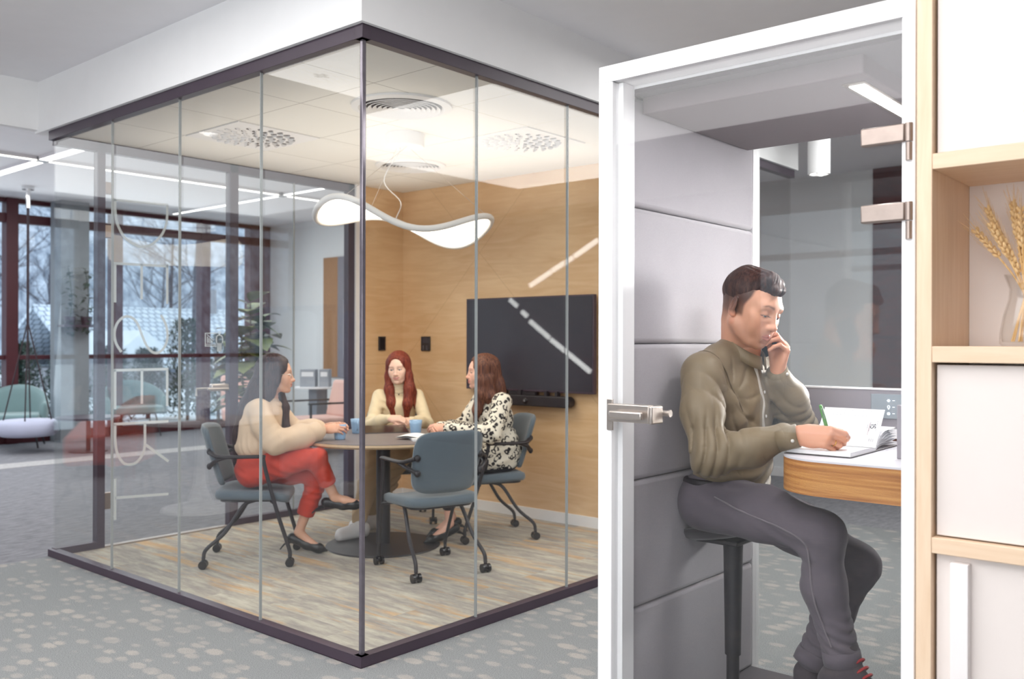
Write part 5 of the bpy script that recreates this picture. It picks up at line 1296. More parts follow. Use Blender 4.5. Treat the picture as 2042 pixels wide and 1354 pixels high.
def head_matrix(c, yaw=0, pitch=0, roll=0, s=1.0):
    """Head centre c; yaw>0 turns to the person's left, pitch>0 looks down."""
    return Matrix.Translation(c) @ Euler((-pitch, roll, yaw), 'ZYX').to_matrix().to_4x4() @ Matrix.Scale(s, 4)
def head_solid(S, Hm, male, gaze=-.0, smile=.5, lid=.5):
    R = Hm.to_3x3(); s = R.col[0].length; Rn = np.array((R*(1/s)))
    Q = lambda p: tuple(Hm @ Vector(p))
    def E(c, r, k=.02, sub=False, rot=None):
        RR = Rn if rot is None else Rn @ np.array(rot)
        S.ell(Q(c), [x*s for x in r], RR, k*s, sub)
    def Cc(a, b, ra, rb, k=.012, sub=False, flat=None):
        S.cap(Q(a), Q(b), ra*s, rb*s, k*s, (tuple(R @ Vector(flat[0])), flat[1]) if flat else None, sub)
    m = 1.0 if male else .93
    E((0, -.018, .036), (.076, .097, .082)); E((0, .030, .02), (.066, .066, .072), .03)
    E((0, .034, -.03), (.060*m, .062, .070), .03); E((0, .030, -.068), (.053*m, .058, .043 if male else .038), .03)
    for x in (-1, 1):
        Cc((x*.055*m, -.002, -.055), (x*.028*m, .062, -.098), .020, .016, .025)           # jaw line
        E((x*.044, .062, -.018), (.022, .020, .018), .025)                                # cheekbone
        E((x*.036, .068, -.045), (.022, .018, .022), .025)                                # cheek
    E((0, .078, -.101), (.022*m, .018, .017), .02)                                        # chin
    Cc((-.040, .078, .026), (.040, .078, .026), .012 if male else .009, .012 if male else .009, .022)
    for x in (-1, 1):
        E((x*.033, .100, .004), (.021, .018, .0125), .014, True)                          # socket
        E((x*.0325, .0785, .003), (.0165, .0150, .0135), .006)                             # lids over the eyeball
    Cc((0, .085, .020), (0, .110, -.031), .0075, .0098, .014)                             # nose
    E((0, .112, -.0350), (.0115, .0120, .0098), .010)
    for x in (-1, 1): E((x*.0125, .100, -.0375), (.0075, .0105, .0075), .008)
    for x in (-1, 1): E((x*.0065, .108, -.0455), (.0042, .006, .0035), .004, True)
    E((0, .086, -.066), (.030, .016, .026), .02)                                          # muzzle
    up_ = .0095*smile
    for x in (-1, 1):
        Cc((0, .1005, -.0640), (x*(.023+.004*max(0, smile)), .087-.003*max(0, smile), -.0685+up_), .0052, .0028, .006)            # upper lip
        Cc((0, .0985, -.0745), (x*(.020+.004*max(0, smile)), .0865-.003*max(0, smile), -.0715+up_), .0062, .0030, .006)           # lower lip
        Cc((0, .105, -.0692), (x*(.025+.004*max(0, smile)), .0885-.003*max(0, smile), -.0695+up_), .0016, .0014, .003, True)      # mouth line
    Cc((-.012, .096, -.0855), (.012, .096, -.0855), .004, .004, .012, True)               # under lip
    for x in (-1, 1):                                                                     # ears
        rot = Euler((math.radians(-12), 0, x*math.radians(-24))).to_matrix()
        E((x*.079, -.012, -.006), (.0065, .0185, .031), .006, rot=rot); E((x*.085, -.010, -.001), (.004, .0105, .019), .004, True, rot=rot); E((x*.078, -.002, -.030), (.007, .010, .011), .008)
    # eye slits
    for x in (-1, 1): E((x*.0325, .0945, .0020-.0062*lid), (.0120, .010, .0052*(1-lid)+.0019*lid), .002, True)
    return Q
def head_colors(V, Hm, base, lip, brow, male=False, hairc=None, blush=.25, lid=.4, smile=0):
    Pi = np.array(Hm.inverted()); L = V@Pi[:3, :3].T + Pi[:3, 3]
    x, y, z = np.abs(L[:, 0]), L[:, 1], L[:, 2]
    c = np.tile(np.array(base[:3]), (len(V), 1))
    def blend(w, col): 
        nonlocal c
        c = c*(1-w[:, None]) + np.array(col[:3])*w[:, None]
    g = lambda d, s_: np.exp(-(d/s_)**2)
    rosy = np.array(base[:3])*np.array([1.0, .78, .74])
    blend(blush*g(np.sqrt((x-.04)**2+(z+.035)**2), .025)*(y > 0), rosy); blend(.5*g(np.sqrt(x**2+(z+.038)**2), .014)*(y > .09), rosy); blend(.55*(x > .073)*1.0, rosy)
    if male:
        st = np.clip((-.040-z)/.03, 0, 1)*np.clip((y+.03)/.04, 0, 1)*(1-g(np.sqrt(x**2+(z+.07)**2), .0001)); st = st*(z > -.135)
        st *= .34+.06*noise3(L, 900, 3); blend(np.clip(st, 0, .5), np.array(base[:3])*np.array([.46, .42, .42]))
    # brows
    bz = .0275 + .004*np.clip((x-.015)/.02, 0, 1) - .006*np.clip((x-.042)/.014, 0, 1); hw = (.0046 if male else .0024)*(1.25-x/.075); bw = np.exp(-((z-bz)/hw)**2)*np.clip((x-.010)/.006, 0, 1)*np.clip((.057-x)/.008, 0, 1)*(y > .045)
    blend(bw*(.72 if male else .6), brow)
    # lips
    sm = .0095*smile; lz = -.0695+sm*np.clip(x/.025, 0, 1)
    lw = np.clip(1.25-((x/(.0245+.004*max(0, smile)))**2 + ((z-lz)/.0105)**2), 0, 1)*(y > .078); blend(np.clip(lw*2, 0, 1)*.8, lip)
    ml = (np.abs(z-lz) < .0016)*(x < .025+.004*max(0, smile))*(y > .075); blend(ml*.6, np.array(lip[:3])*.4)
    # lash line
    zc = .0020-.0062*lid; rz = .0052*(1-lid)+.0019*lid+.0012; e = np.sqrt(((x-.0325)/.0142)**2+((z-zc)/rz)**2); blend(np.exp(-((e-1.05)/.30)**2)*(z > zc-.0006)*(y > .07)*.85, (.05, .035, .035))
    if hairc is not None:                                                                # faded sides
        sst = lambda v, lo, hi: (lambda t: t*t*(3-2*t))(np.clip((v-lo)/(hi-lo), 0, 1))
        yl_ = .030 + .014*sst(z, .004, .050)
        w = sst(yl_-y, -.003, .010)*sst(y, -.075-.06, -.035-.05)*sst(z, -.036, -.018)*(.75+.25*sst(z, -.015, .03))*((x > .045)|(z > .05))
        w = np.maximum(w, sst(-.030-y, 0, .014)*sst(z, -.085, -.02)*(.7+.3*sst(z, -.06, .02)))
        blend(np.clip(w, 0, 1)*.92, hairc)
    return c
def eyes(Hm, parent, iris, down=0.0, side=0.0, lid=.5):
    R = Hm.to_3x3(); s = R.col[0].length
    for x in (-1, 1):
        o = MB().ell((0, 0, 0), (.0125,)*3, 20, 14, Matrix.Rotation(math.radians(90), 3, 'X')).build('eye', iris, parent, smooth='full')
        c = Hm @ Vector((x*.0325, .0792, .0015-.002*lid)); o.location = c
        o.rotation_euler = (Hm.to_3x3().normalized() @ Euler((-down, 0, side)).to_matrix()).to_euler(); o.scale = (s,)*3
def hand_solid(S, w, d, nrm, thumb, curl, spread=.0, s=1.0, tcurl=(.2, .3), topen=.7, lens=None):
    """w wrist, d towards the knuckles, nrm back of the hand, thumb = thumb side. curl: four (mcp, pip, dip) in radians. Returns the finger tips."""
    d = Vector(d).normalized(); nrm = Vector(nrm); nrm = (nrm-d*nrm.dot(d)).normalized(); t = d.cross(nrm); t = t if t.dot(Vector(thumb)) > 0 else -t; w = Vector(w); tips = []
    S.cap(w-d*.012*s, w+d*.015*s, .0240*s, .0255*s, .015, (tuple(nrm), .74))
    offs = (.0265, .009, -.0085, -.0245); mc = (.088, .090, .085, .077); ph = ((.044, .026, .021), (.048, .030, .022), (.045, .028, .021), (.036, .021, .019)); rad = (.0092, .0094, .0089, .0079)
    for i in range(4):
        base = w + t*offs[i]*.62*s; kn = w + d*mc[i]*s + t*offs[i]*s + nrm*(.004 if i in (1, 2) else 0)*s
        S.cap(base, kn, .0150*s, .0108*s, .014*s, (tuple(nrm), .85))
        dd = (d + t*spread*(1.5-i)*.35).normalized(); p = kn; bend = 0
        for j in range(3):
            bend += curl[i][j]; ax = dd*math.cos(bend) - nrm*math.sin(bend); q = p + ax*ph[i][j]*s
            r0 = rad[i]*(1-.09*j)*s
            if i == 2 and j == 0: S.ring = (p + ax*ph[i][j]*s*.55, ax, r0)
            S.cap(p, q, r0, r0*.90, .0035*s if j else .006*s); p = q
        tips.append(p)
    S.ell(w + d*.042*s - nrm*.004*s, (.034*s, .034*s, .012*s), np.array([[t[k], d[k], nrm[k]] for k in range(3)]), .012*s)
    tb_ = w + d*.022*s + t*.022*s - nrm*.006*s
    a1 = (d*math.cos(topen) + t*math.sin(topen)*.9 - nrm*.35).normalized(); k1 = tb_ + a1*.042*s; S.cap(tb_, k1, .0155*s, .0112*s, .012*s)
    a2 = (a1 - nrm*tcurl[0] + d*.25 - t*.15*0).normalized(); k2 = k1 + a2*.033*s; S.cap(k1, k2, .0104*s, .0096*s, .004*s)
    a3 = (a2 - nrm*tcurl[1] + d*.15).normalized(); k3 = k2 + a3*.025*s; S.cap(k2, k3, .0097*s, .0078*s, .004*s)
    return tips + [k3]
def face_dir_rz(d): return math.atan2(d[1], d[0]) - math.pi/2
SKINB = srgb(226, 178, 152)[:3]
# ------------------------------------------------------------------ man in the booth (local frame: +y the way he faces, +x his right)
MO = Vector((2.95, 1.50, 0)); 
man_rz = math.pi
def ML(p): return Vector((-(p[0]-MO.x), -(p[1]-MO.y), p[2]))
man_skin = srgb(206, 152, 124)[:3]
hc = Vector((.030, .068, 1.468)); HM = head_matrix(hc, yaw=math.radians(-11), pitch=math.radians(21), roll=math.radians(-2), s=1.03)
sR, sL = Vector((.198, -.030, 1.243)), Vector((-.190, .015, 1.245))
eR, eL = Vector((.285, .055, .985)), Vector((-.205, .14, 1.035))
wR, wL = Vector((.215, .322, 1.062)), Vector((-.040, .132, 1.252))
hR, hL = Vector((.098, -.035, .80)), Vector((-.098, -.03, .79))
kR, kL = Vector((.15, .368, .752)), Vector((-.15, .372, .602))
aR, aL = Vector((.13, .43, .335)), Vector((-.045, .245, .17))
neck0 = Vector((.0, .015, 1.30))
# skin: trunk and limbs (under the clothes), head and hands finer
S = Vol((-.42, -.25, .05), (.42, .62, 1.42), .008)
S.ell((0, -.02, .86), (.14, .09, .12)); S.ell((0, -.015, 1.02), (.13, .085, .15)); S.ell((0, -.02, 1.15), (.14, .080, .11)); S.cap(neck0-Vector((0, 0, .05)), neck0+Vector((0, .02, .06)), .06, .056)
for a, b_, c, r in ((sR, eR, wR, (.048, .040, .026)), (sL, eL, wL, (.048, .040, .026))): S.chain([a, b_, c], (r[0]*.65, r[1]*.62, r[2]*.62))
for a, b_, c, r in ((hR, kR, aR, (.070, .040, .028)), (hL, kL, aL, (.070, .040, .028))): S.chain([a, b_, c], r)
body_p = S.mesh(0)
S = Vol(hc+Vector((-.125, -.175, -.20)), hc+Vector((.125, .155, .16)), .0017)
Qh = head_solid(S, HM, True, smile=-.1, lid=.9)
S.cap(Qh((0, -.030, -.055)), neck0+Vector((0, -.0, -.02)), .052, .054, .03); S.cap(Qh((0, -.055, -.02)), neck0+Vector((0, -.022, -.01)), .040, .046, .03)
S.warp(lambda P: .0006*noise3(P, 120, 1))
hp = S.mesh(1)
hcol = head_colors(hp[0], HM, man_skin, srgb(196, 118, 106), srgb(84, 56, 44), True, srgb(46, 27, 25)[:3], lid=.9)
# writing hand
pen_tip = ML(at(1661, 897, X=2.790)); pen_top = ML(at(1640, 822, X=2.772))
S = Vol(wR+Vector((-.12, -.06, -.07)), wR+Vector((.07, .20, .07)), .0022)
tips = hand_solid(S, wR, (-.08, .99, -.02), (.88, .06, .48), (-.5, .05, .86), [(.55, 1.0, .35), (.75, 1.15, .45), (.90, 1.25, .5), (1.0, 1.3, .5)], 0, 1.03, (.45, .25), .35)
rh_p = S.mesh(1); RNG = S.ring
S = Vol(wL+Vector((-.09, -.10, -.06)), wL+Vector((.12, .14, .19)), .0022)
dL_ = Vector((.02, .30, .95)); nL = Vector((-.80, .58, -.15)); tL = Vector((-.5, -.75, .25))
tipsL = hand_solid(S, wL, dL_, nL, tL, [(.85, 1.0, .45), (.95, 1.0, .45), (1.0, 1.0, .45), (1.1, 1.0, .4)], .35, 1.03, (.25, .25), .5)
lh_p = S.mesh(1)
cols = [np.tile(np.array(man_skin), (len(body_p[0]), 1)), hcol] + [np.tile(np.array(man_skin)*np.array([1.0, .93, .9]), (len(q[0]), 1)) for q in (rh_p, lh_p)]
man = vmesh('person', [body_p, hp, rh_p, lh_p], m_skin, None, cols)
man.location = MO; man.rotation_euler = (0, 0, man_rz)
tag(man, 'man in an olive shirt sitting in the booth, phoning and writing in a notebook', 'person')
eyes(HM, man, eye_mat(srgb(92, 104, 110)), .55, 0, .9)
# hair: longer top swept forward, short sides come from the skin tone
S = Vol(hc+Vector((-.13, -.18, -.11)), hc+Vector((.13, .17, .19)), .0025)
Rn = np.array(HM.to_3x3().normalized()); q = lambda p: tuple(HM @ Vector(p)); s_ = 1.05
S.ell(q((0, -.022, .048)), [.0775*s_, .1000*s_, .0775*s_], Rn, .01)
S.cap(q((-.040, .040, .100)), q((.034, .048, .100)), .022*s_, .022*s_, .03); S.cap(q((-.020, .074, .086)), q((.022, .080, .084)), .016*s_, .014*s_, .02); S.cap(q((0, -.06, .098)), q((.01, .04, .112)), .030, .024, .03)
S.ell(q((0, .130, .004)), [.11*s_, .082*s_, .064*s_], Rn, .008, True)
for x in (-1, 1): S.ell(q((x*.112, .022, -.046)), [.050*s_, .095*s_, .060*s_], Rn, .016, True)
S.ell(q((0, -.115, -.102)), [.10*s_, .085*s_, .085*s_], Rn, .012, True)
Hi = np.array(HM.inverted())
def strands(P):
    L = P@Hi[:3, :3].T + Hi[:3, 3]; ph = L[:, 0]*520 + L[:, 2]*260 + 7*np.sin(L[:, 1]*20+L[:, 2]*24) + 2*np.sin(L[:, 1]*50); return .0005*np.sin(ph) + .0007*np.sin(ph*.37+2)
S.warp(strands)
vmesh('hair', [S.mesh(0)], hair_mat('dark_brown_hair', srgb(36, 20, 20), srgb(74, 46, 38)), man)
# shirt
m_olive = cloth('olive_cotton', srgb(124, 108, 84), .55, .34, 6)
S = Vol((-.40, -.24, .78), (.42, .42, 1.40), .0045)
S.ell((0, -.015, .905), (.170, .122, .10), None, .05); S.ell((0, -.005, 1.0), (.165, .118, .14), None, .05); S.ell((0, -.010, 1.14), (.174, .118, .13), None, .05)
S.cap(sR+Vector((-.04, 0, -.02)), sL+Vector((.04, 0, -.02)), .070, .070, .05); S.cap(neck0+Vector((-.085, -.030, -.008)), neck0+Vector((.085, -.035, -.008)), .044, .044, .05); S.cap(neck0+Vector((0, -.03, .02)), sR+Vector((-.02, 0, .02)), .044, .044, .05); S.cap((0, -.015, 1.22), neck0+Vector((0, -.005, .012)), .078, .064, .04)
S.chain([sR, sR.lerp(eR, .5)+Vector((.006, -.008, 0)), eR, eR.lerp(wR, .5)+Vector((.004, -.004, -.008)), wR-Vector((0, .055, .006))], (.066, .067, .063, .054, .041), .035)
S.chain([sL, sL.lerp(eL, .5), eL, eL.lerp(wL, .55)+Vector((-.01, .006, 0)), wL-(wL-eL).normalized()*.035], (.066, .065, .063, .055, .042), .035)
S.ell((0, -.02, .83), (.172, .125, .055), None, .03)
def folds(P):
    o = np.zeros(len(P))
    def ring(c, ax, w, f, amp, skew=1.3):
        c = np.array(c); ax = np.array(Vector(ax).normalized()); D = P-c; a = D@ax; r = np.linalg.norm(D-np.outer(a, ax), axis=1); tw = np.array(Vector((-ax[1], ax[0], .3)).normalized())
        ph_ = a*f + (D@tw)*f*.6*skew + 1.4*np.sin((D@tw)*28); cr = (1-np.abs(np.sin(ph_*.5)))**1.6*2-.75
        return 1.35*amp*np.exp(-(a/w)**2)*np.exp(-(np.maximum(r-.08, 0)/.05)**2)*cr
    o += ring(eR, (wR-sR), .085, 150, .0050); o += ring(eL, (wL-eL)+(eL-sL)*-1, .085, 150, .0050); o += ring(sR+Vector((-.045, .03, -.085)), (.5, -.3, -.8), .07, 120, .0040)
    o += ring(sL+Vector((.05, .05, -.09)), (-.5, -.2, -.8), .07, 120, .0045)
    z = P[:, 2]; o += .0050*np.exp(-((z-.875)/.050)**2)*np.sin(P[:, 0]*44+P[:, 1]*26 + z*110 + 1.2*np.sin(P[:, 0]*30)) + .0022*np.sin(P[:, 0]*30 + z*36 + 2*np.sin(P[:, 1]*20+z*16))*np.exp(-((z-1.02)/.13)**2)
    o += .0018*noise3(P, 22, 4)
    cre = lambda s_, p_=3.0: (1-np.abs(np.sin(s_)))**p_
    for s0, e0, sg in ((sR, eR, 1), (sL, eL, -1)):                      # long folds running down the sleeves
        ax = np.array((e0-s0).normalized()); D = P-np.array(s0); u = D@ax; L_ = (e0-s0).length; Rr = D-np.outer(u, ax); rad_ = np.linalg.norm(Rr, axis=1)
        b1 = np.array(Vector(ax).orthogonal().normalized()); b2 = np.cross(ax, b1); th_ = np.arctan2(Rr@b2, Rr@b1)
        o += .0075*cre(th_*2.5 + u*9 + .9*np.sin(u*16))*np.exp(-((u/L_-.62)/.30)**2)*np.exp(-(np.maximum(rad_-.085, 0)/.02)**2)
    D = P-np.array([.150, .05, 1.165]); rr2 = np.linalg.norm(D, axis=1); an_ = np.arctan2(D[:, 2], D[:, 1]-D[:, 0])   # folds fanning from the armpit over the chest
    o += .0070*cre(an_*5.0+.4*np.sin(rr2*30))*np.exp(-((rr2-.10)/.055)**2)*(P[:, 1] > .03)*(P[:, 0] < .17)
    o += .0042*np.exp(-((z-1.10)/.09)**2)*np.sin((P[:, 0]*.75+P[:, 1]*.25+z*.62)*95)*np.exp(-((P[:, 0]-.10)/.07)**2)
    return o
S.warp(folds, .02)
# open at the hem and the neck
S.ell(neck0+Vector((0, .035, .082)), (.068, .080, .066), None, .01, True)
Ssh = S
shirt = vmesh('shirt', [S.mesh(1)], m_olive, man)
def radial(c, d, r0=.02):
    p = Vector(c)+d*r0
    for _ in range(120):
        i = [int(round((p[a]-Ssh.lo[a])/Ssh.h)) for a in range(3)]
        if any(i[a] < 0 or i[a] >= Ssh.n[a] for a in range(3)) or Ssh.f[tuple(i)] > 0: return p
        p = p+d*.0015
    return p
ax_ = Vector((.93, -.05, -.36)).normalized(); o1 = ax_.orthogonal().normalized(); o2 = ax_.cross(o1); c_ = sR+Vector((-.052, .004, -.012))
pts = [radial(c_, o1*math.cos(a)+o2*math.sin(a)) for a in [2*math.pi*k/48 for k in range(48)]]
pts = [(pts[k-1]+pts[k]+pts[(k+1) % 48])/3 for k in range(48)]
MB().tube(pts, .0026, 6, True).build('sleeve_seam', cloth('olive_seam', srgb(104, 90, 70), .8), shirt, smooth='full')
def front(x, z, y0=.42):
    """Distance forward of the shirt front at (x, z)."""
    i = int(round((x-Ssh.lo[0])/Ssh.h)); k = int(round((z-Ssh.lo[2])/Ssh.h)); col = Ssh.f[i, :, k]; j = np.nonzero(col < 0)[0]
    return (Ssh.lo[1]+Ssh.h*j[-1] if len(j) else 0.1)
# stand collar
ring = []; nr_ = 44
cc = MB(); vs = []; fs = []
for j, (dz, dr) in enumerate(((-.016, .0), (.010, -.002), (.030, -.003), (.030, .001), (.010, .003), (-.016, .005))):
    for k in range(nr_):
        a = math.pi/2 + .16 + (2*math.pi-.32)*k/(nr_-1); rx, ry = .0680+dr, .0740+dr
        vs.append((neck0.x + rx*math.cos(a), neck0.y+.012 + ry*math.sin(a), neck0.z + .016 + dz - .046*math.sin(a)))
for j in range(6):
    for k in range(nr_-1):
        j2 = (j+1) % 6; fs.append((j*nr_+k, j*nr_+k+1, j2*nr_+k+1, j2*nr_+k))
for k in (0, nr_-1): fs.append(tuple(j*nr_+k for j in range(6)))
cc.add(vs, fs).build('collar', m_olive, shirt, smooth='full')
# placket, its pale inner edge, and buttons
zs_ = [1.262-.0165*i for i in range(18)]
def fr(z, x=0.0): return max(front(x+dx, z) for dx in (-.006, 0, .006))
fy = [fr(z) for z in zs_]
fy = [sum(fy[max(0, i-2):i+3])/len(fy[max(0, i-2):i+3])+.002 for i in range(len(fy))]
pl = MB(); pe = MB()
for mb, x0, x1, ty in ((pl, -.017, .012, .0035), (pe, .0125, .019, .0045)):
    vs = []
    for z, y in zip(zs_, fy):
        wv = .0035*math.sin(z*70)*(1 if mb is pe else 0)
        vs += [(x0+wv, y-.006, z), (x1+wv, y-.006, z), (x1+wv, y+ty, z), (x0+wv, y+ty, z)]
    n_ = len(zs_); fs = [(0, 1, 2, 3), (4*n_-4, 4*n_-1, 4*n_-2, 4*n_-3)]
    for i in range(n_-1):
        for k in range(4): fs.append((4*i+k, 4*i+(k+1) % 4, 4*i+4+(k+1) % 4, 4*i+4+k))
    mb.add(vs, fs)
pl.build('placket', m_olive, shirt, smooth=True); pe.build('placket_edge', cloth('pale_placket_cotton', srgb(186, 178, 168)), shirt, smooth=True)
m_btn = plain('pearl_button', srgb(214, 210, 204), .3)
for i in (0, 5, 10, 14):
    MB().lathe([(0, -.0012), (.0052, -.0012), (.0056, .0005), (.004, .0014), (0, .0008)], 16, (0.001 if i else .004, fy[i]+.005, zs_[i]+(.012 if not i else 0)), 'Y').build('button', m_btn, shirt, smooth=True)
# cuffs
for (e, w_, lab) in ((eR, wR, 0), (eL, wL, 1)):
    d = (w_-e).normalized(); c0 = w_-d*.066; c1 = w_-d*.004 if lab == 0 else w_+d*.006
    mb = MB().tube([c0, c0.lerp(c1, .5), c1, c1-d*.001, c0+d*.01], [.0375, .0365, .0370, .0335, .033], 28)
    cu = mb.build('cuff', m_olive, shirt, smooth='full')
    sd_ = Vector((1, 0, -.35)).normalized() if lab == 0 else Vector((.25, .95, 0)).normalized()
    b0 = c1-d*.014; sd_ = (sd_-d*sd_.dot(d)).normalized()
    MB().ell(b0+sd_*.0372, (.0055, .0055, .0055), 12, 8).build('button', m_btn, cu, smooth=True)
# jeans
m_jean = fabric('grey_denim', srgb(92, 84, 92), .16, 1500, .95, .1)
S = Vol((-.32, -.24, .22), (.32, .56, .93), .0045)
S.ell((0, -.045, .80), (.175, .128, .095), None, .05); S.ell((0, -.030, .85), (.166, .120, .055), None, .03)
S.chain([hR+Vector((0, -.03, -.005)), hR.lerp(kR, .5)+Vector((.004, 0, .012)), kR, kR.lerp(aR, .4)+Vector((0, -.022, 0)), aR+Vector((0, -.008, .05))], (.100, .088, .066, .062, .053), .04)
S.chain([hL+Vector((0, -.03, -.005)), hL.lerp(kL, .5)+Vector((0, 0, .01)), kL, kL.lerp(aL, .4)+Vector((0, -.02, 0)), aL+Vector((0, .015, .125))], (.100, .086, .066, .060, .052), .04)
def jf(P):
    o = .0015*noise3(P, 40, 8)
    for a, f, amp, w_ in ((kR+Vector((0, -.07, -.03)), 120, .004, .07), (hR+Vector((0, .09, .06)), 100, .0045, .08), (aR+Vector((0, 0, .10)), 190, .0055, .055), (aL+Vector((0, .02, .17)), 190, .0055, .06), (kL+Vector((0, -.07, 0)), 120, .004, .07), (hL+Vector((0, .09, .06)), 100, .0045, .08)):
        D = P-np.array(a); r2 = (D**2).sum(1); o += amp*np.exp(-r2/(w_*w_*2))*np.sin(D[:, 2]*f + D[:, 1]*f*.45 + 1.5*np.sin(D[:, 0]*40+D[:, 1]*24))
    return o
S.warp(jf, .02); Sj = S
jeans = vmesh('jeans', [S.mesh(1)], m_jean, man)
# outer seam, drawn along the visible side of the thigh and shin
def side_x(y, z, S_=Sj):
    j = int(round((y-S_.lo[1])/S_.h)); k = int(round((z-S_.lo[2])/S_.h)); i = np.nonzero(S_.f[:, j, k] < 0)[0]; return S_.lo[0]+S_.h*i[-1] if len(i) else None
sp_ = []
for p in smooth_path([(0, .02, .835), (0, .15, .80), (0, .27, .765), (0, .345, .725), (0, .358, .62), (0, .385, .50), (0, .415, .42)], 7):
    x = side_x(p.y, p.z)
    if x is not None: sp_.append((x, p.y, p.z))
xs_ = [p[0] for p in sp_]; sp_ = [(max(xs_[max(0, i-1):i+2])+.0030, p[1], p[2]) for i, p in enumerate(sp_)]
MB().tube(sp_, .0026, 6).build('seam', fabric('denim_seam', srgb(112, 104, 110), .1, 500), jeans, smooth=True)
for (a, k_, dz) in ((aR+Vector((0, -.008, .05)), kR, 0), (aL+Vector((0, .015, .125)), kL, 0)):
    d = (k_-a).normalized(); MB().tube([a-d*.034, a-d*.03, a-d*.005, a+d*.012, a+d*.014], [.050, .0575, .0585, .0575, .05], 28).build('hem', m_jean, jeans, smooth='full')
MB().tube([(.166*math.cos(a), -.050+.112*math.sin(a), .868) for a in [2*math.pi*k/40 for k in range(40)]], .0145, 8, True, flat=((0, 0, 1), 1.0)).build('belt', plain('black_belt', srgb(34, 28, 34), .5), jeans, smooth=True)
# boots
m_boot = fabric('charcoal_suede', srgb(66, 58, 64), .16, 400, .9, .1); m_lace = plain('red_lace', srgb(150, 24, 32), .7, var=.1, scale=200)
def boot(ank, heel, toe, name, laces):
    S = Vol(Vector((min(heel.x, toe.x, ank.x)-.08, min(heel.y, ank.y)-.08, min(heel.z, toe.z)-.03)), Vector((max(heel.x, toe.x, ank.x)+.08, max(toe.y, ank.y)+.10, ank.z+.13)), .004)
    S.cap(ank+Vector((0, -.004, .065)), ank, .047, .048, .03); S.cap(heel+Vector((0, 0, .035)), toe+Vector((0, 0, .022)), .041, .036, .035, ((1, 0, 0), 1.05)); S.cap(ank+Vector((0, .01, -.01)), heel.lerp(toe, .62)+Vector((0, 0, .05)), .045, .036, .04); S.ell(toe+Vector((0, .0, .024)), (.042, .055, .028), None, .03)
    sl, g = None, None
    dn = (toe-heel).normalized(); nn = Vector((0, -dn.z, dn.y)).normalized(); S.cut((-nn.x, -nn.y, -nn.z), -(nn.dot(heel)+.004))
    b = vmesh('boot', [S.mesh(1)], m_boot, man)
    sole = MB(); pts = []
    L_ = (toe-heel).length
    for k in range(24):
        a = 2*math.pi*k/24; yy = math.cos(a); xx = math.sin(a); pts.append((xx*.043*(1-.12*(yy < 0)), L_/2+yy*(L_/2+.050)))
    fx = Matrix.Translation(heel) @ Matrix.Rotation(math.atan2(dn.z, dn.y), 4, 'X') @ Matrix.Rotation(-math.atan2(dn.x, dn.y), 4, 'Z')
    sole.prism(pts, -.016, .008, fx).build('sole', plain('pale_sole', srgb(190, 186, 184), .6) if 'pale_sole' not in MATS else MATS['pale_sole'], b, bevel=.003)
    if laces:
        p0 = ank+Vector((0, .048, .045)); p1 = heel.lerp(toe, .82)+Vector((0, 0, .066)); 
        for i in range(7):
            c = p0.lerp(p1, i/6)+Vector((0, .004, .012*math.sin(math.pi*i/6)*-1)); w_ = .022-.0*i
            MB().tube(smooth_path([c+Vector((w_+.010, -.020, -.016)), c+Vector((w_*.5, .001, .002)), c+Vector((-w_*.5, .006, .002)), c+Vector((-w_-.01, -.010, -.016))], 5), .0042, 6, flat=((0, .6, .8), .5)).build('lace', m_lace, b, smooth=True)
    return b
boot(aR, Vector((.13, .39, .262)), Vector((.135, .585, .215)), 'boot', True)
boot(aL+Vector((0, 0, .0)), Vector((-.045, .225, .095)), Vector((.0, .40, .095)), 'boot', False)
# ---- phone, notebook, pen (things of their own)
W_ = lambda p: Vector((MO.x-p[0], MO.y-p[1], p[2]))
ear = HM @ Vector((-.090, -.012, -.020)); mouth = Vector((-.052, .108, 1.306)); ear = mouth + (ear-mouth).normalized()*.147
pa_, pb_2 = W_(ear), W_(mouth); mid = (pa_+pb_2)/2; ax = (pb_2-pa_).normalized(); outw = Vector((1, -.1, -.15)); outw = (outw-ax*outw.dot(ax)).normalized(); sdv = ax.cross(outw)
mt = Matrix(((sdv.x, ax.x, outw.x, 0), (sdv.y, ax.y, outw.y, 0), (sdv.z, ax.z, outw.z, 0), (0, 0, 0, 1)))
ph = empty('phone', tuple(mid+outw*.006), 0, 'black smartphone held at the ear of the man in the olive shirt', 'phone'); ph.rotation_euler = mt.to_euler()
MB().prism(rrect(.070, .145, .010, 5), -.004, .004).build('case', m_black, ph, bevel=.0015); MB().prism(rrect(.064, .137, .008, 5), -.0046, -.0041).build('screen', plain('dark_phone_glass', srgb(24, 22, 34), .35), ph); MB().box((.0352, -.02, -.0012), (.0358, .015, .0012)).build('side_button', m_chrome, ph)
a, b_ = W_(pen_top), W_(pen_tip); dv = (a-b_).normalized()
pen = empty('pen', tuple(b_), 0, 'green ballpoint pen in the writing hand above the diary', 'pen')
dl_ = dv*1.0
MB().tube([dl_*.004, dl_*.018, dl_*.028, dl_*.12], [.001, .0034, .0056, .0058], 14).tube([dl_*.12, dl_*.141, dl_*.144], [.0060, .0052, .002], 14).build('barrel', plain('green_plastic', srgb(92, 150, 78), .3, var=.1), pen, smooth=True)
sd = dl_.cross(Vector((0, 0, 1))).normalized()*-1
MB().tube([dl_*.133+sd*.004, dl_*.130+sd*.0075, dl_*.098+sd*.007], .0013, 6).build('clip', m_chrome, pen, smooth=True); MB().tube([(0, 0, 0), dl_*.005], [.0006, .0012], 8).build('tip', m_chrome, pen)
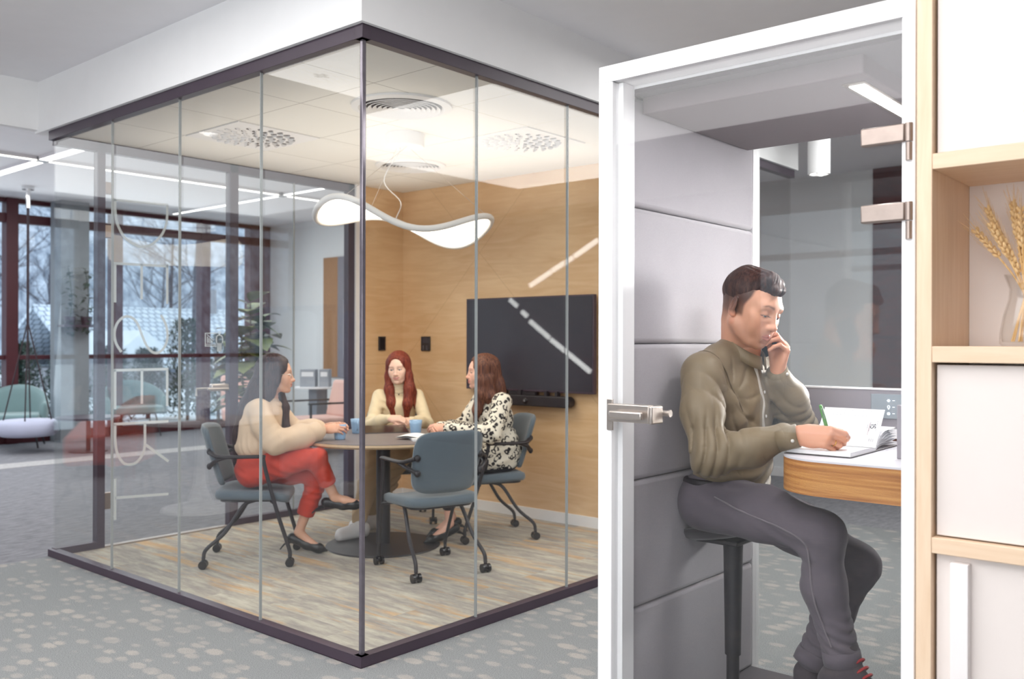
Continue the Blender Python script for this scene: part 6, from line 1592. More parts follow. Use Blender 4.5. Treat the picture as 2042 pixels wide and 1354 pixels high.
# diary: cover, block, the lifted page with print, loose leaves
n0 = at(1700, 893, Z=DZ)
dia = empty('diary', (n0.x, n0.y, DZ+.0003), 0, 'open white desk diary with a lifted page printed 15 on the booth desk', 'notebook')
# x' along the spine direction (away from the door), y' across the spread (towards the hinge side)
P_ = lambda x, y, z: Vector((x, -y, z))
m_dcover = plain('silver_grey_cover', srgb(186, 182, 184), .5)
yF, xF = .0, .0
cA = at(1578, 897, Z=DZ+.012); cB = at(1703, 907, Z=DZ+.012); cC = at(1746, 893, Z=DZ+.012)
org = Vector((cC.x-n0.x, cC.y-n0.y, 0)); along = Vector((cA.x-cB.x, cA.y-cB.y, 0)).normalized(); across = Vector((cB.x-cC.x, cB.y-cC.y, 0)); across = (across-along*across.dot(along)); wl_ = across.length; across.normalize()
D3 = lambda a, s, z: tuple(org + across*a + along*s + Vector((0, 0, z)))
HL = .198
MB().grid(lambda u, v: D3((u*2-1)*(wl_+.004), -.004+v*(HL+.008), .0005), 2, 1).grid(lambda u, v: D3((u*2-1)*(wl_+.004), -.004+v*(HL+.008), .0035), 2, 1).build('cover', m_dcover, dia)
def block(sgn, h0, h1):
    mb = MB()
    n_ = 14; top = []
    for i in range(n_+1):
        t = i/n_; z = .004 + h1*(1-math.exp(-t*9))*(1-.10*t) ; top.append((sgn*t*wl_*.985, z))
    vs = []
    for s in (0, HL): vs += [D3(a, s, z) for a, z in top] + [D3(a, s, .0038) for a, z in top]
    m1 = n_+1; fs = []
    for i in range(n_):
        fs += [(i, i+1, 2*m1+i+1, 2*m1+i), (m1+i, m1+i+1, i+1, i), (3*m1+i+1, 3*m1+i, 2*m1+i, 2*m1+i+1)]
    fs.append((n_, m1+n_, 3*m1+n_, 2*m1+n_)); return mb.add(vs, fs)
block(1, 0, .013).build('page_block', m_paper, dia, smooth=True)
for j in range(7):
    h = .010+.0085*j; MB().grid(lambda u, v: D3(-u*wl_*(.93-.06*abs(3-j)*.3), v*HL, .005+h*(1-math.exp(-u*4))+.003*math.sin(u*6+j)), 14, 1).build('loose_page', m_paper, dia, smooth='full')
# the lifted page stands up from the spine; its print is thin ink on it
lean = math.radians(66)
lean = math.radians(50)
def page(a, s, e=0): return Vector(D3(-a*math.cos(lean) + .010*math.sin(a*9)*.5, s, .012 + a*math.sin(lean))) + (across*.77+Vector((0, 0, .64))).normalized()*e
PW = .150
MB().grid(lambda u, v: page(u*PW, v*HL), 14, 2).build('lifted_page', m_paper, dia, smooth='full')
m_ink = plain('grey_ink', srgb(120, 120, 128), .8); m_inkd = plain('dark_ink', srgb(50, 46, 54), .8); m_inkr = plain('red_ink', srgb(170, 90, 96), .8)
def inkline(p, q, w, m, name='printed_lines'):
    return (p, q, w)
def ink(name, segs, w, m, fn):
    mb = MB()
    for (a0, s0, a1, s1) in segs:
        d = Vector((a1-a0, s1-s0)); L_ = d.length; nx, ny = -d.y/L_*w/2, d.x/L_*w/2
        st = max(1, int(L_/.02)); 
        for i in range(st):
            t0, t1 = i/st, (i+1)/st; aa, ss = a0+d.x*t0, s0+d.y*t0; ab, sb = a0+d.x*t1, s0+d.y*t1
            mb.add([fn(aa+nx, ss+ny, .0006), fn(aa-nx, ss-ny, .0006), fn(ab-nx, sb-ny, .0006), fn(ab+nx, sb+ny, .0006)], [(0, 1, 2, 3)])
    mb.build(name, m, dia)
segs = [(.018, .020+.0075*i, .118, .020+.0075*i) for i in range(24)]
ink('ruled_lines', segs, .0006, plain('faint_ink', srgb(204, 204, 210), .8), page)
ink('ruled_columns', [(.121, .03+.012*i, .142, .03+.012*i) for i in range(13)] + [(.121, .02, .121, .2), (.142, .02, .142, .2)], .0006, m_ink, page)
# digits 15 (turned with the page), a short red and grey line of print
def glyph(strokes, a0, s0, sc): return [(a0-x0*sc, s0-y0*sc, a0-x1*sc, s0-y1*sc) for (x0, y0, x1, y1) in strokes]
one = [(.32, 0, .32, 1), (.32, 1, .08, .78)]; five = [(.62, 1, .12, 1), (.12, 1, .06, .55), (.06, .55, .4, .62), (.4, .62, .64, .36), (.64, .36, .5, .07), (.5, .07, .22, 0), (.22, 0, 0, .14)]
def turned(st): return [(1-y0, x0, 1-y1, x1) for (x0, y0, x1, y1) in st]
ink('page_number', glyph(one, .092, .032, .0155) + glyph(five, .083, .032, .0155), .0026, m_inkd, page)
ink('small_print', [(.062, .013+.0, .105, .013), (.06, .034, .10, .034), (.068, .041, .09, .041)], .0010, m_ink, page)
ink('red_print', [(.045, .036, .095, .036)], .0008, m_inkr, page)
ink('small_calendar', [(.022+.004*i, .014+.006*(j), .0245+.004*i, .014+.006*j) for i in range(3) for j in range(3)], .002, m_ink, page)
def flat_page(a, s, e=0):
    t = a/wl_; return Vector(D3(a*.985, s, .004+.013*(1-math.exp(-t*9))*(1-.10*t)+.0006))
ink('handwriting', [(.03+.008*i, .03+.014*j+.003*(i % 3), .034+.008*i, .036+.014*j) for i in range(8) for j in range(5) if (i*j) % 3 != 1], .0012, plain('blue_ink', srgb(96, 106, 150), .8), flat_page)
ink('red_print', [(.02, .012, .055, .012), (.02, .018, .06, .018)], .0012, m_inkr, flat_page)
c_, ax_, r_ = RNG; o1 = ax_.orthogonal().normalized(); o2 = ax_.cross(o1)
MB().tube([c_+(o1*math.cos(a)+o2*math.sin(a))*(r_+.0004) for a in [2*math.pi*k/24 for k in range(24)]], .0016, 8, True).build('ring', plain('gold', srgb(214, 170, 96), .25, .9), man, smooth='full')
# ------------------------------------------------------------------ three women round the table
def seated(lab, loc, fdir, hp, skin, hairm, irises, garm, J, lipc, browc, face, finger):
    """J: joints in the local frame (+y forward, +x her right). Returns the person and helpers."""
    rz = face_dir_rz(fdir); O = Vector((loc[0], loc[1], 0))
    HM_ = head_matrix(*hp)
    S = Vol((-.52, -.30, .02), (.52, .98, J['neck'].z+.04), .0085)
    S.ell((0, 0, .56), (.13, .09, .09)); S.ell(J['chest'].lerp(Vector((0, 0, .6)), .5), (.10, .07, .16)); S.ell(J['chest'], (.115, .075, .13)); S.cap(J['neck']-Vector((0, 0, .04)), J['neck']+Vector((0, .01, .03)), .045, .045)
    for sd in 'RL':
        S.chain([J['s'+sd], J['e'+sd], J['w'+sd]], (.036, .028, .019)); S.chain([J['h'+sd], J['k'+sd]], (.068, .042)); S.chain([J['k'+sd], J['a'+sd].lerp(J['k'+sd], .72), J['a'+sd]], (.042, .043, .028), .03)
        if 't'+sd in J: S.chain([J['a'+sd]+Vector((0, 0, -.005)), J['f'+sd], J['t'+sd]], (.028, .026, .018), .02)
    parts = [S.mesh(1)]; cols = [np.tile(np.array(skin), (len(parts[0][0]), 1))]
    c = hp[0]; S = Vol(c+Vector((-.12, -.15, -.19)), c+Vector((.12, .15, .14)), .0024)
    Qh = head_solid(S, HM_, False, smile=face[0], lid=face[1]); S.cap(Qh((0, -.03, -.06)), J['neck']+Vector((0, 0, -.03)), .044, .046, .03); hpm = S.mesh(1); parts.append(hpm); cols.append(head_colors(hpm[0], HM_, skin, lipc, browc, lid=face[1], smile=face[0]))
    tips = {}
    for sd in 'RL':
        w = J['w'+sd]; d, n, t, curl, sp, tc, to = finger[sd]; S = Vol(w+Vector((-.17,)*3), w+Vector((.17,)*3), .0026); tips[sd] = hand_solid(S, w, d, n, t, curl, sp, .90, tc, to); q = S.mesh(1); parts.append(q); cols.append(np.tile(np.array(skin)*np.array([1, .95, .93]), (len(q[0]), 1)))
    o = vmesh('person', parts, m_skin, None, cols); o.location = O; o.rotation_euler = (0, 0, rz); tag(o, lab, 'person')
    eyes(HM_, o, irises, face[2], face[3], face[1])
    return o, HM_, Qh
def hair_long(name, o, HM_, m, chains, lo, hi, seed, s_=1.0, top=.012, part=0.0, face_cut=True):
    S = Vol(lo, hi, .0038); Rn = np.array(HM_.to_3x3().normalized()); q = lambda p: tuple(HM_ @ Vector(p))
    S.ell(q((0, -.020, .040)), [.076+top, .098+top, .082+top], Rn, .01)
    S.ell(q((0, -.045, -.03)), [.080, .072, .09], Rn, .03)
    for pts, rs, fl in chains: S.chain([q(p) if len(p) == 3 else p[:3] for p in pts], rs, .025, fl)
    if face_cut:
        S.ell(q((0, .120, -.020)), [.060, .075, .086], Rn, .012, True); S.ell(q((0, .10, .046)), [.046, .045, .048], Rn, .015, True)
    Hi = np.array(HM_.inverted())
    def st(P):
        L = P@Hi[:3, :3].T + Hi[:3, 3]; a = np.arctan2(L[:, 0], L[:, 1]+.02); zz = L[:, 2]
        return .0010*np.sin(a*46+4*np.sin(zz*7+seed)) + .0009*np.sin(a*90+6*np.sin(zz*5+seed*2)) + .0012*np.sin(a*9+2.5*np.sin(zz*6+seed))
    S.warp(st); return vmesh(name, [S.mesh(1)], m, o)
def pump(o, ank, toe, heel):
    """Black stiletto pump following the foot."""
    d = (toe-heel); S = Vol(Vector([min(toe[i], heel[i], ank[i])-.07 for i in range(3)]), Vector([max(toe[i], heel[i], ank[i])+.07 for i in range(3)]), .0034)
    S.cap(heel+Vector((0, 0, .012)), heel.lerp(toe, .45), .031, .030, .02); S.cap(heel.lerp(toe, .45), heel.lerp(toe, .78), .033, .030, .02); S.cap(heel.lerp(toe, .75), toe, .027, .007, .02)
    up_ = (ank-heel).normalized(); mid = heel.lerp(toe, .30)
    S.ell(mid+up_*.055, (.034, .034, .045), None, .006, True); S.cap(heel.lerp(toe, .1)+up_*.05, heel.lerp(toe, .55)+up_*.040, .026, .024, .006, None, True)
    b = vmesh('shoe', [S.mesh(1)], m_shoe, o)
    bk = (heel-toe).normalized(); MB().tube([heel+bk*.012+Vector((0, 0, -.012)), heel+bk*.020-up_*.045, heel+bk*.018-up_*.088], [.016, .006, .0042], 10).build('heel', m_shoe, b, smooth=True)
    return b
def wrinkle(spots, base=.0022, bf=26, seed=1):
    def fn(P):
        o = base*noise3(P, bf, seed)
        for a, f, amp, w, dr in spots:
            D = P-np.array(a); r2 = (D**2).sum(1); dv = np.array(Vector(dr).normalized()); u = D@dv; o += amp*np.exp(-r2/(2*w*w))*np.sin(u*f + 1.6*np.sin(D[:, 2]*22 + D[:, 0]*18))
        return o
    return fn
V3 = lambda *a: Vector(a)
def to_local(loc, fdir, p):
    rz = face_dir_rz(fdir); d = Vector((p[0]-loc[0], p[1]-loc[1], 0)); d.rotate(Euler((0, 0, -rz))); return Vector((d.x, d.y, p[2]))

# ---- woman in the red trousers (profile, mug in both hands)
LA, DA = (3.258, 4.887), (.68, -.73)
mugw = MUG_HELD.location; mA = to_local(LA, DA, (mugw.x, mugw.y, TZ))
JA = dict(neck=V3(0, .085, .985), chest=V3(0, .045, .83), sR=V3(.155, .055, .945), sL=V3(-.155, .085, .945), eR=V3(.205, .165, .745), eL=V3(-.195, .20, .760), wR=V3(mA.x+.058, mA.y-.085, .795), wL=V3(mA.x-.055, mA.y-.085, .800),
    hR=V3(.085, .0, .555), hL=V3(-.085, .0, .555), kR=V3(.055, .375, .645), kL=V3(-.11, .375, .520), aR=V3(-.075, .475, .375), aL=V3(-.15, .24, .145), fR=V3(-.085, .54, .350), tR=V3(-.09, .625, .335), fL=V3(-.15, .31, .07), tL=V3(-.15, .385, .035))
skinA = srgb(222, 172, 146)[:3]
hcA = V3(.0, .125, 1.145)
fA = dict(R=((-.12, .99, .08), (.80, .1, .55), (-.55, 0, .8), [(.35, .45, .25), (.45, .5, .3), (.5, .55, .3), (.55, .6, .3)], .15, (.15, .15), .55), L=((.12, .99, .08), (-.80, .1, .55), (.55, 0, .8), [(.35, .45, .25), (.45, .5, .3), (.5, .55, .3), (.55, .6, .3)], .15, (.15, .15), .55))
wA, HMA, QA = seated('woman in a peach blouse and red trousers holding a blue mug at the table', LA, DA, (hcA, math.radians(8), math.radians(2), 0, .94), skinA, None, eye_mat(srgb(60, 38, 30)), None, JA, srgb(190, 96, 92), srgb(50, 34, 30), (.9, .35, 0, .2), fA)
m_blouse = cloth('peach_blouse', srgb(216, 190, 164), .6, .4, 5); m_redt = cloth('red_trouser_cloth', srgb(198, 62, 44), .75)
S = Vol((-.40, -.24, .60), (.42, .52, 1.04), .0048)
S.ell((0, .010, .70), (.155, .120, .060), None, .07); S.ell((0, .03, .78), (.148, .115, .13), None, .07); S.ell((0, .035, .88), (.150, .118, .12), None, .07); S.cap((-.06, .0, .72), (-.06, .02, .92), .078, .068, .07); S.cap((.06, .0, .72), (.06, .02, .92), .078, .068, .07); S.cap(JA['sR']+V3(-.03, 0, -.01), JA['sL']+V3(.03, 0, -.01), .056, .056, .05); S.cap(JA['neck']+V3(0, -.02, -.05), JA['neck']+V3(0, -.01, .005), .085, .058, .05)
for sd in 'RL':
    s_, e_, w_ = JA['s'+sd], JA['e'+sd], JA['w'+sd]; S.chain([s_, s_.lerp(e_, .5)+V3(0, -.015, 0), e_+V3(0, 0, .005), e_.lerp(w_, .5)+V3(0, 0, -.004), w_-(w_-e_).normalized()*.07, w_-(w_-e_).normalized()*.052], (.056, .066, .070, .072, .052, .030), .04)
S.ell(JA['neck']+V3(0, .02, .055), (.056, .058, .05), None, .01, True)
S.warp(wrinkle([(JA['eR'], 120, .0038, .06, (.1, .6, -.8)), (JA['eL'], 120, .0038, .06, (.1, .6, -.8)), (V3(.13, .0, .71), 150, .0045, .05, (.5, .85, .1)), (V3(.05, -.08, .71), 150, .0045, .05, (.9, .3, .1))], .0012, 18, 3), .022)
blA = vmesh('blouse', [S.mesh(1)], m_blouse, wA)
for sd in 'RL':
    e_, w_ = JA['e'+sd], JA['w'+sd]; d_ = (w_-e_).normalized(); MB().tube([w_-d_*.082, w_-d_*.079, w_-d_*.046, w_-d_*.043], [.030, .0335, .0325, .029], 24).build('cuff', m_blouse, blA, smooth='full')
MB().tube([JA['neck']+V3(.062*math.cos(a), -.002+.066*math.sin(a), .012-.040*math.sin(a)) for a in [2*math.pi*k/36 for k in range(36)]], .012, 8, True, flat=((0, 0, 1), 1.5)).build('collar', m_blouse, blA, smooth='full')
S = Vol((-.32, -.22, .10), (.28, .66, .74), .0050)
S.ell((0, .005, .575), (.168, .122, .10), None, .05); S.ell((0, .01, .655), (.142, .106, .06), None, .03)
S.chain([JA['hR']+V3(0, .0, 0), JA['hR'].lerp(JA['kR'], .5)+V3(0, 0, .01), JA['kR'], JA['kR'].lerp(JA['aR'], .60)], (.094, .082, .064, .054), .04); S.chain([JA['hL']+V3(0, .0, 0), JA['hL'].lerp(JA['kL'], .5), JA['kL'], JA['kL'].lerp(JA['aL'], .66)], (.094, .080, .064, .056), .04)
for k_, a_, f_ in (('kR', 'aR', .60), ('kL', 'aL', .66)):
    e_ = JA[k_].lerp(JA[a_], f_); d_ = (JA[a_]-JA[k_]).normalized(); S.ell(e_+d_*.075, (.075, .075, .072), None, .004, True)
S.cut((0, 0, 1), .695)
S.warp(wrinkle([(JA['hR']+V3(0, .12, .05), 95, .006, .09, (.1, .7, .7)), (JA['kR'], 120, .004, .07, (0, .7, -.7)), (V3(.1, -.02, .62), 90, .004, .08, (0, .3, 1)), (JA['kL']+V3(0, 0, -.1), 120, .004, .08, (0, .3, 1))], .0022, 26, 5), .02)
trA = vmesh('trousers', [S.mesh(1)], m_redt, wA)
MB().tube([(.143*math.cos(a), .01+.108*math.sin(a), .683) for a in [2*math.pi*k/40 for k in range(40)]], .014, 8, True, flat=((0, 0, 1), 1.1)).build('waistband', m_redt, trA, smooth='full')
pump(wA, JA['aR'], JA['tR']+V3(0, .03, -.012), JA['aR']+V3(0, -.055, -.045)); pump(wA, JA['aL'], JA['tL']+V3(0, .03, -.012), JA['aL']+V3(0, -.045, -.052))
m_hairA = hair_mat('near_black_hair', srgb(34, 22, 26), srgb(78, 54, 52))
hair_long('hair', wA, HMA, m_hairA, [([(0, -.075, .02), (.0, -.125, -.12), (0, -.180, -.25), (.0, -.215, -.40), (.0, -.235, -.58)], (.070, .084, .086, .070, .026), ((0, 1, 0), .55)), ([(.060, -.04, .0), (.072, -.075, -.13), (.076, -.150, -.27), (.065, -.20, -.44)], (.040, .046, .042, .018), None), ([(-.060, -.04, .0), (-.068, -.07, -.14), (-.06, -.13, -.30)], (.04, .044, .03), None),
    ([(-.062, .010, .0), (-.068, .015, -.10), (-.052, .055, -.22), (-.030, .075, -.36), (-.02, .07, -.47)], (.026, .030, .032, .026, .010), None), ([(.068, .014, .03), (.076, .0, -.04), (.080, -.035, -.12), (.082, -.095, -.21), (.078, -.15, -.32)], (.018, .026, .034, .036, .02), None)],
    (-.15, -.18, .52), (.15, .26, 1.30), 1)
# glasses
gl_ = MB()
for x in (-1, 1):
    c = (x*.034, .1015, .0); gl_.tube([HMA @ V3(c[0]+.0225*math.cos(a), c[1]-.010*abs(math.cos(a))*0-.25*abs(x*.034+.0225*math.cos(a)*1.0-0)*.25, c[2]+.0195*math.sin(a)) for a in [2*math.pi*k/24 for k in range(24)]], .0012, 6, True)
    gl_.tube([HMA @ V3(x*.056, .092, .006), HMA @ V3(x*.078, .06, .006), HMA @ V3(x*.083, -.01, .002)], .0012, 6)
gl_.tube([HMA @ V3(-.0115, .104, .003), HMA @ V3(0, .108, .006), HMA @ V3(.0115, .104, .003)], .0012, 6).build('glasses', m_chrome, wA, smooth=True)

# ---- woman in the cream roll-neck at the back
LB, DB = (4.72, 5.20), (-.52, -.62)
hB0, hB1 = to_local(LB, DB, at(806, 858, Z=.80)), to_local(LB, DB, at(812, 866, Z=.77))
JB = dict(neck=V3(0, .06, 1.005), chest=V3(0, .025, .84), sR=V3(.142, .035, .940), sL=V3(-.142, .035, .940), eR=V3(.200, .17, .745), eL=V3(-.205, .18, .745), wR=V3(.070, .385, .800), wL=V3(-.075, .375, .780),
    hR=V3(.085, .0, .555), hL=V3(-.085, .0, .555), kR=V3(.175, .41, .545), kL=V3(.0, .43, .535))
for q_, px_, py_ in (('R', 716, 1046), ('L', 738, 1030)):
    a_ = to_local(LB, DB, at(px_, py_, Z=.10)); JB['a'+q_] = a_; fd = to_local(LB, DB, at(px_-26, py_+16, Z=.06)) - a_; fd = V3(fd.x, fd.y, 0).normalized(); JB['f'+q_] = V3(a_.x, a_.y, .055)+fd*.06; JB['t'+q_] = V3(a_.x, a_.y, .042)+fd*.15
skinB = srgb(238, 200, 180)[:3]
hcB = V3(.0, .085, 1.150)
fB = dict(R=((-.85, .5, .02), (.35, .5, .8), (-.2, .6, .5), [(.45, .6, .3), (.5, .65, .3), (.55, .7, .3), (.6, .7, .3)], .1, (.2, .2), .4), L=((.85, .5, .02), (-.35, .5, .8), (.2, .6, .5), [(.4, .6, .3), (.45, .6, .3), (.5, .6, .3), (.55, .6, .3)], .1, (.2, .2), .4))
wB, HMB, QB = seated('red haired woman in a cream roll-neck jumper behind the table', LB, DB, (hcB, math.radians(-17), math.radians(7), math.radians(5), .93), skinB, None, eye_mat(srgb(96, 116, 124)), None, JB, srgb(210, 136, 132), srgb(136, 88, 70), (1.0, .25, .12, -.35), fB)
m_cream = cloth('cream_knit', srgb(232, 214, 180), .9); m_khaki = cloth('khaki_cotton', srgb(180, 154, 120), .85)
S = Vol((-.38, -.20, .62), (.38, .50, 1.10), .0048)
S.ell((0, .005, .70), (.135, .105, .09), None, .05); S.ell((0, .02, .82), (.132, .105, .12), None, .05); S.ell((0, .045, .88), (.125, .095, .06), None, .05); S.cap(JB['sR']+V3(-.03, 0, -.01), JB['sL']+V3(.03, 0, -.01), .050, .050, .05); S.cap(JB['neck']+V3(0, -.005, -.03), JB['neck']+V3(0, .012, .052), .058, .048, .03)
for sd in 'RL':
    s_, e_, w_ = JB['s'+sd], JB['e'+sd], JB['w'+sd]; S.chain([s_, e_, e_.lerp(w_, .5), w_-(w_-e_).normalized()*.012], (.051, .046, .042, .030), .03)
S.ell(JB['neck']+V3(0, .02, .095), (.045, .045, .040), None, .006, True)
S.warp(wrinkle([(JB['eR'], 120, .004, .07, (.2, .6, -.7)), (JB['eL'], 120, .004, .07, (.2, .6, -.7)), (V3(.1, .06, .70), 130, .005, .06, (.1, .1, 1)), (JB['neck']+V3(0, .05, .02), 260, .0028, .04, (0, 0, 1)), (JB['sR']+V3(-.03, .05, -.06), 110, .004, .06, (-.6, .2, .6))], .0018, 28, 7), .02)
vmesh('jumper', [S.mesh(1)], m_cream, wB)
S = Vol((-.34, -.20, .06), (.34, .70, .72), .0055)
S.ell((0, -.01, .575), (.165, .130, .10), None, .05); S.ell((0, .0, .64), (.138, .108, .06), None, .03)
for sd in 'RL': S.chain([JB['h'+sd]+V3(0, -.02, 0), JB['h'+sd].lerp(JB['k'+sd], .5), JB['k'+sd], JB['k'+sd].lerp(JB['a'+sd], .45), JB['a'+sd]+V3(0, 0, .05)], (.092, .084, .072, .066, .058), .04)
S.warp(wrinkle([(JB['k'+s2]+V3(0, 0, -.15), 100, .006, .12, (.2, .3, 1)) for s2 in 'RL'] + [(JB['k'+s2], 100, .005, .08, (0, .6, .7)) for s2 in 'RL'], .003, 24, 9), .02)
vmesh('trousers', [S.mesh(1)], m_khaki, wB)
m_sneak = plain('white_sneaker', srgb(216, 214, 214), .6)
for sd in 'RL':
    a_, t_2 = JB['a'+sd], JB['t'+sd]; S = Vol([min(a_[i], t_2[i])-.11 for i in range(3)], [max(a_[i], t_2[i])+.11 for i in range(3)], .004); hl = a_-(t_2-a_)*.25; hl.z = t_2.z+.006
    S.cap(a_+V3(0, 0, .0), hl+V3(0, .02, .03), .040, .040, .03); S.cap(hl, t_2, .040, .036, .03, ((0, 0, 1), 1.0)); S.cap(a_+V3(0, .02, -.02), t_2+V3(0, -.04, .015), .038, .03, .03); S.cut((0, 0, -1), -(t_2.z-.028))
    shb = vmesh('shoe', [S.mesh(1)], m_sneak, wB)
    for i in range(4): c_ = a_.lerp(t_2, .35+.14*i)+V3(0, 0, .030-.004*i); MB().tube([c_+V3(-.022, 0, -.004), c_+V3(0, .004, .006), c_+V3(.022, 0, -.004)], .0035, 6).build('lace', m_paper, shb, smooth=True)
m_hairB = hair_mat('auburn_hair', srgb(92, 34, 30), srgb(150, 74, 54))
hair_long('hair', wB, HMB, m_hairB, [([(0, -.07, .02), (0, -.085, -.12), (0, -.09, -.26)], (.07, .07, .05), ((0, 1, 0), .6)), ([(.066, .0, .045), (.078, .012, -.06), (.076, .045, -.16), (.060, .085, -.27), (.045, .10, -.40)], (.030, .032, .036, .034, .014), None), ([(-.066, .0, .045), (-.078, .012, -.06), (-.086, .045, -.16), (-.074, .085, -.28), (-.056, .095, -.41)], (.030, .032, .038, .036, .014), None), ([(-.09, .0, -.10), (-.105, .01, -.20), (-.12, .03, -.33)], (.022, .026, .008), None)],
    (-.19, -.16, .66), (.19, .28, 1.30), 3)
MB().tube([JB['neck']+V3(.060*math.cos(a), .004+.060*math.sin(a), -.012-.030*math.sin(a)) for a in [2*math.pi*k/32 for k in range(32)]], .0012, 5, True).ell(JB['neck']+V3(0, .068, -.05), (.005, .003, .006)).build('necklace', plain('dark_pendant', srgb(70, 58, 54), .4, .6), wB, smooth=True)

# ---- woman in the leopard print blouse (profile, turned away)
LC, DC = (4.790, 4.245), (-.93, .37)
JC = dict(neck=V3(0, .075, .990), chest=V3(0, .040, .83), sR=V3(.165, .05, .940), sL=V3(-.165, .05, .940), eR=V3(.24, .16, .735), eL=V3(-.235, .17, .740), wR=V3(.050, .425, .765), wL=V3(-.075, .430, .770),
    hR=V3(.09, .0, .555), hL=V3(-.09, .0, .555), kR=V3(.10, .43, .540), kL=V3(-.09, .43, .540), aR=V3(.12, .30, .135), aL=V3(-.07, .40, .135), fR=V3(.12, .37, .065), tR=V3(.12, .45, .033), fL=V3(-.07, .47, .065), tL=V3(-.07, .55, .033))
skinC = srgb(226, 176, 154)[:3]
hcC = V3(0, .125, 1.140)
fC = dict(R=((-.60, .80, .05), (.65, .4, .6), (-.4, .2, .8), [(.5, .6, .3), (.5, .6, .3), (.55, .65, .3), (.6, .7, .3)], .08, (.2, .2), .4), L=((.60, .80, .05), (-.65, .4, .6), (.4, .2, .8), [(.5, .6, .3), (.5, .6, .3), (.55, .65, .3), (.6, .7, .3)], .08, (.2, .2), .4))
wC, HMC, QC = seated('brown haired woman in a black and cream leopard print blouse', LC, DC, (hcC, math.radians(-14), math.radians(2), 0, .94), skinC, None, eye_mat(srgb(70, 46, 36)), None, JC, srgb(196, 104, 100), srgb(70, 44, 36), (1.0, .3, 0, -.1), fC)
def leopard():
    m, t, b = nodes('leopard_print'); co = coords(t)
    nz = N(t, 'TexNoise'); nz.inputs['Scale'].default_value = 26; nz.inputs['Detail'].default_value = 2; t.links.new(co, nz.inputs['Vector'])
    sc = N(t, 'VectorMath', operation='SCALE'); sc.inputs['Scale'].default_value = .030; t.links.new(nz.outputs['Color'], sc.inputs[0]); ad = N(t, 'VectorMath', operation='ADD'); t.links.new(co, ad.inputs[0]); t.links.new(sc.outputs[0], ad.inputs[1])
    vo = N(t, 'TexVoronoi', feature='F1'); vo.inputs['Scale'].default_value = 25; vo.inputs['Randomness'].default_value = .9; t.links.new(ad.outputs[0], vo.inputs['Vector'])
    n2 = N(t, 'TexNoise'); n2.inputs['Scale'].default_value = 34; n2.inputs['Detail'].default_value = 1; t.links.new(co, n2.inputs['Vector'])
    a1 = N(t, 'Math', operation='GREATER_THAN'); a1.inputs[1].default_value = .24; a2 = N(t, 'Math', operation='LESS_THAN'); a2.inputs[1].default_value = .50; t.links.new(vo.outputs['Distance'], a1.inputs[0]); t.links.new(vo.outputs['Distance'], a2.inputs[0])
    a3 = N(t, 'Math', operation='GREATER_THAN'); a3.inputs[1].default_value = .42; t.links.new(n2.outputs[0], a3.inputs[0])
    m1 = N(t, 'Math', operation='MULTIPLY'); m2 = N(t, 'Math', operation='MULTIPLY'); t.links.new(a1.outputs[0], m1.inputs[0]); t.links.new(a2.outputs[0], m1.inputs[1]); t.links.new(m1.outputs[0], m2.inputs[0]); t.links.new(a3.outputs[0], m2.inputs[1])
    mx = N(t, 'Mix', data_type='RGBA'); mx.inputs[6].default_value = srgb(232, 224, 208); mx.inputs[7].default_value = srgb(30, 26, 30); t.links.new(m2.outputs[0], mx.inputs[0]); t.links.new(mx.outputs[2], b.inputs['Base Color']); b.inputs['Roughness'].default_value = .7; return m
S = Vol((-.40, -.24, .48), (.40, .52, 1.05), .0048)
S.ell((0, -.025, .575), (.185, .155, .11), None, .05); S.ell((0, .005, .68), (.165, .135, .10), None, .05); S.ell((0, .03, .82), (.155, .125, .13), None, .05); S.ell((0, .075, .86), (.135, .10, .07), None, .05); S.cap(JC['sR']+V3(-.03, 0, -.01), JC['sL']+V3(.03, 0, -.01), .062, .062, .05); S.cap(JC['neck']+V3(0, -.01, -.04), JC['neck']+V3(0, -.005, .005), .075, .056, .04)
for sd in 'RL':
    s_, e_, w_ = JC['s'+sd], JC['e'+sd], JC['w'+sd]; S.chain([s_, e_, e_.lerp(w_, .5)+V3(0, 0, -.006), w_-(w_-e_).normalized()*.02], (.064, .062, .056, .042), .035)
    S.cap(JC['h'+sd], JC['h'+sd]+V3(0, .14, 0), .098, .092, .04)
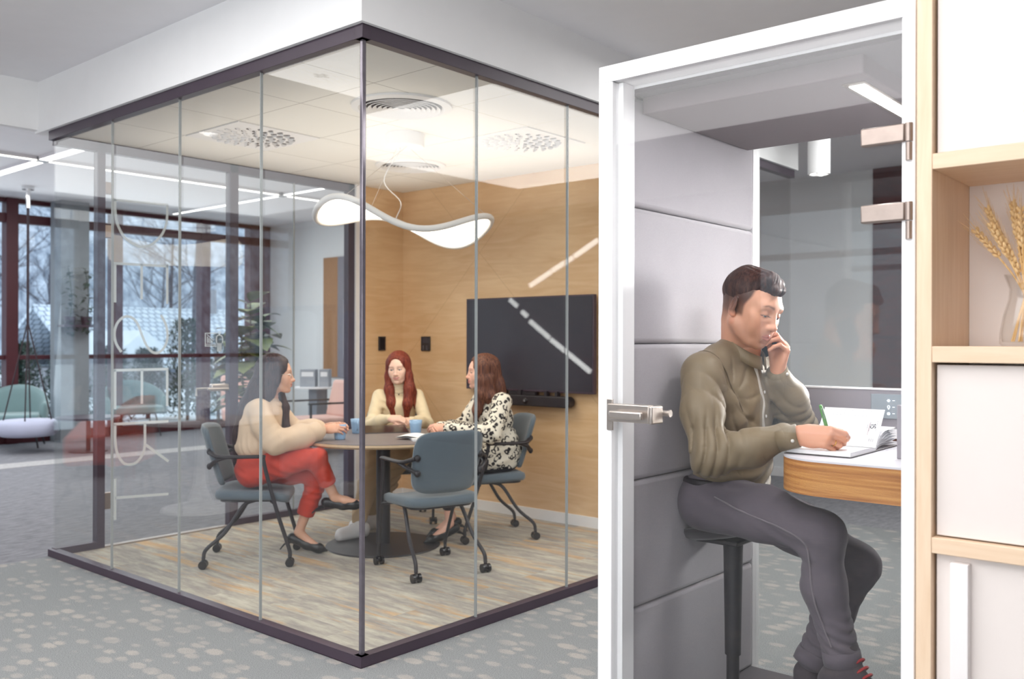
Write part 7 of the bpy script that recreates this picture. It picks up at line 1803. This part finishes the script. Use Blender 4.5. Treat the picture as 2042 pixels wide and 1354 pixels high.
S.ell(JC['neck']+V3(0, .035, .05), (.055, .06, .06), None, .01, True); S.cap(JC['neck']+V3(0, .07, .0), JC['neck']+V3(0, .115, -.09), .035, .012, .01, None, True)
S.warp(wrinkle([(JC['eR'], 100, .006, .09, (.2, .5, -.8)), (JC['eL'], 100, .006, .09, (.2, .5, -.8)), (V3(.0, -.05, .66), 90, .007, .10, (.1, .4, 1)), (V3(-.16, .05, .62), 90, .005, .10, (.1, .4, 1))], .0025, 24, 11), .02)
vmesh('blouse', [S.mesh(1)], leopard(), wC)
m_blk = cloth('black_trouser_cloth', srgb(38, 32, 38), .85)
S = Vol((-.30, -.18, .12), (.30, .60, .68), .0055)
S.ell((0, -.01, .555), (.160, .128, .085), None, .05)
for sd in 'RL': S.chain([JC['h'+sd]+V3(0, -.02, -.01), JC['h'+sd].lerp(JC['k'+sd], .5), JC['k'+sd], JC['k'+sd].lerp(JC['a'+sd], .68)], (.090, .080, .066, .050), .04)
S.warp(wrinkle([(JC['kR'], 110, .004, .08, (0, .6, .7))], .002, 26, 2), .02); vmesh('trousers', [S.mesh(1)], m_blk, wC)
for sd in 'RL': pump(wC, JC['a'+sd], JC['t'+sd]+V3(0, .03, -.010), JC['a'+sd]+V3(0, -.045, -.050))
m_hairC = hair_mat('chestnut_hair', srgb(66, 38, 34), srgb(126, 82, 62))
hair_long('hair', wC, HMC, m_hairC, [([(0, -.075, .02), (.0, -.105, -.12), (0, -.135, -.26), (.0, -.150, -.38)], (.074, .082, .074, .030), ((0, 1, 0), .6)), ([(-.064, .0, .04), (-.076, .01, -.06), (-.082, .03, -.16), (-.075, .06, -.27), (-.062, .075, -.35)], (.034, .038, .040, .034, .014), None), ([(.064, .0, .04), (.078, .008, -.06), (.084, .0, -.16), (.08, .02, -.28)], (.034, .038, .040, .02), None), ([(-.075, -.03, -.05), (-.09, -.04, -.18), (-.08, -.05, -.30)], (.034, .036, .016), None)],
    (-.18, -.18, .70), (.18, .26, 1.30), 5)
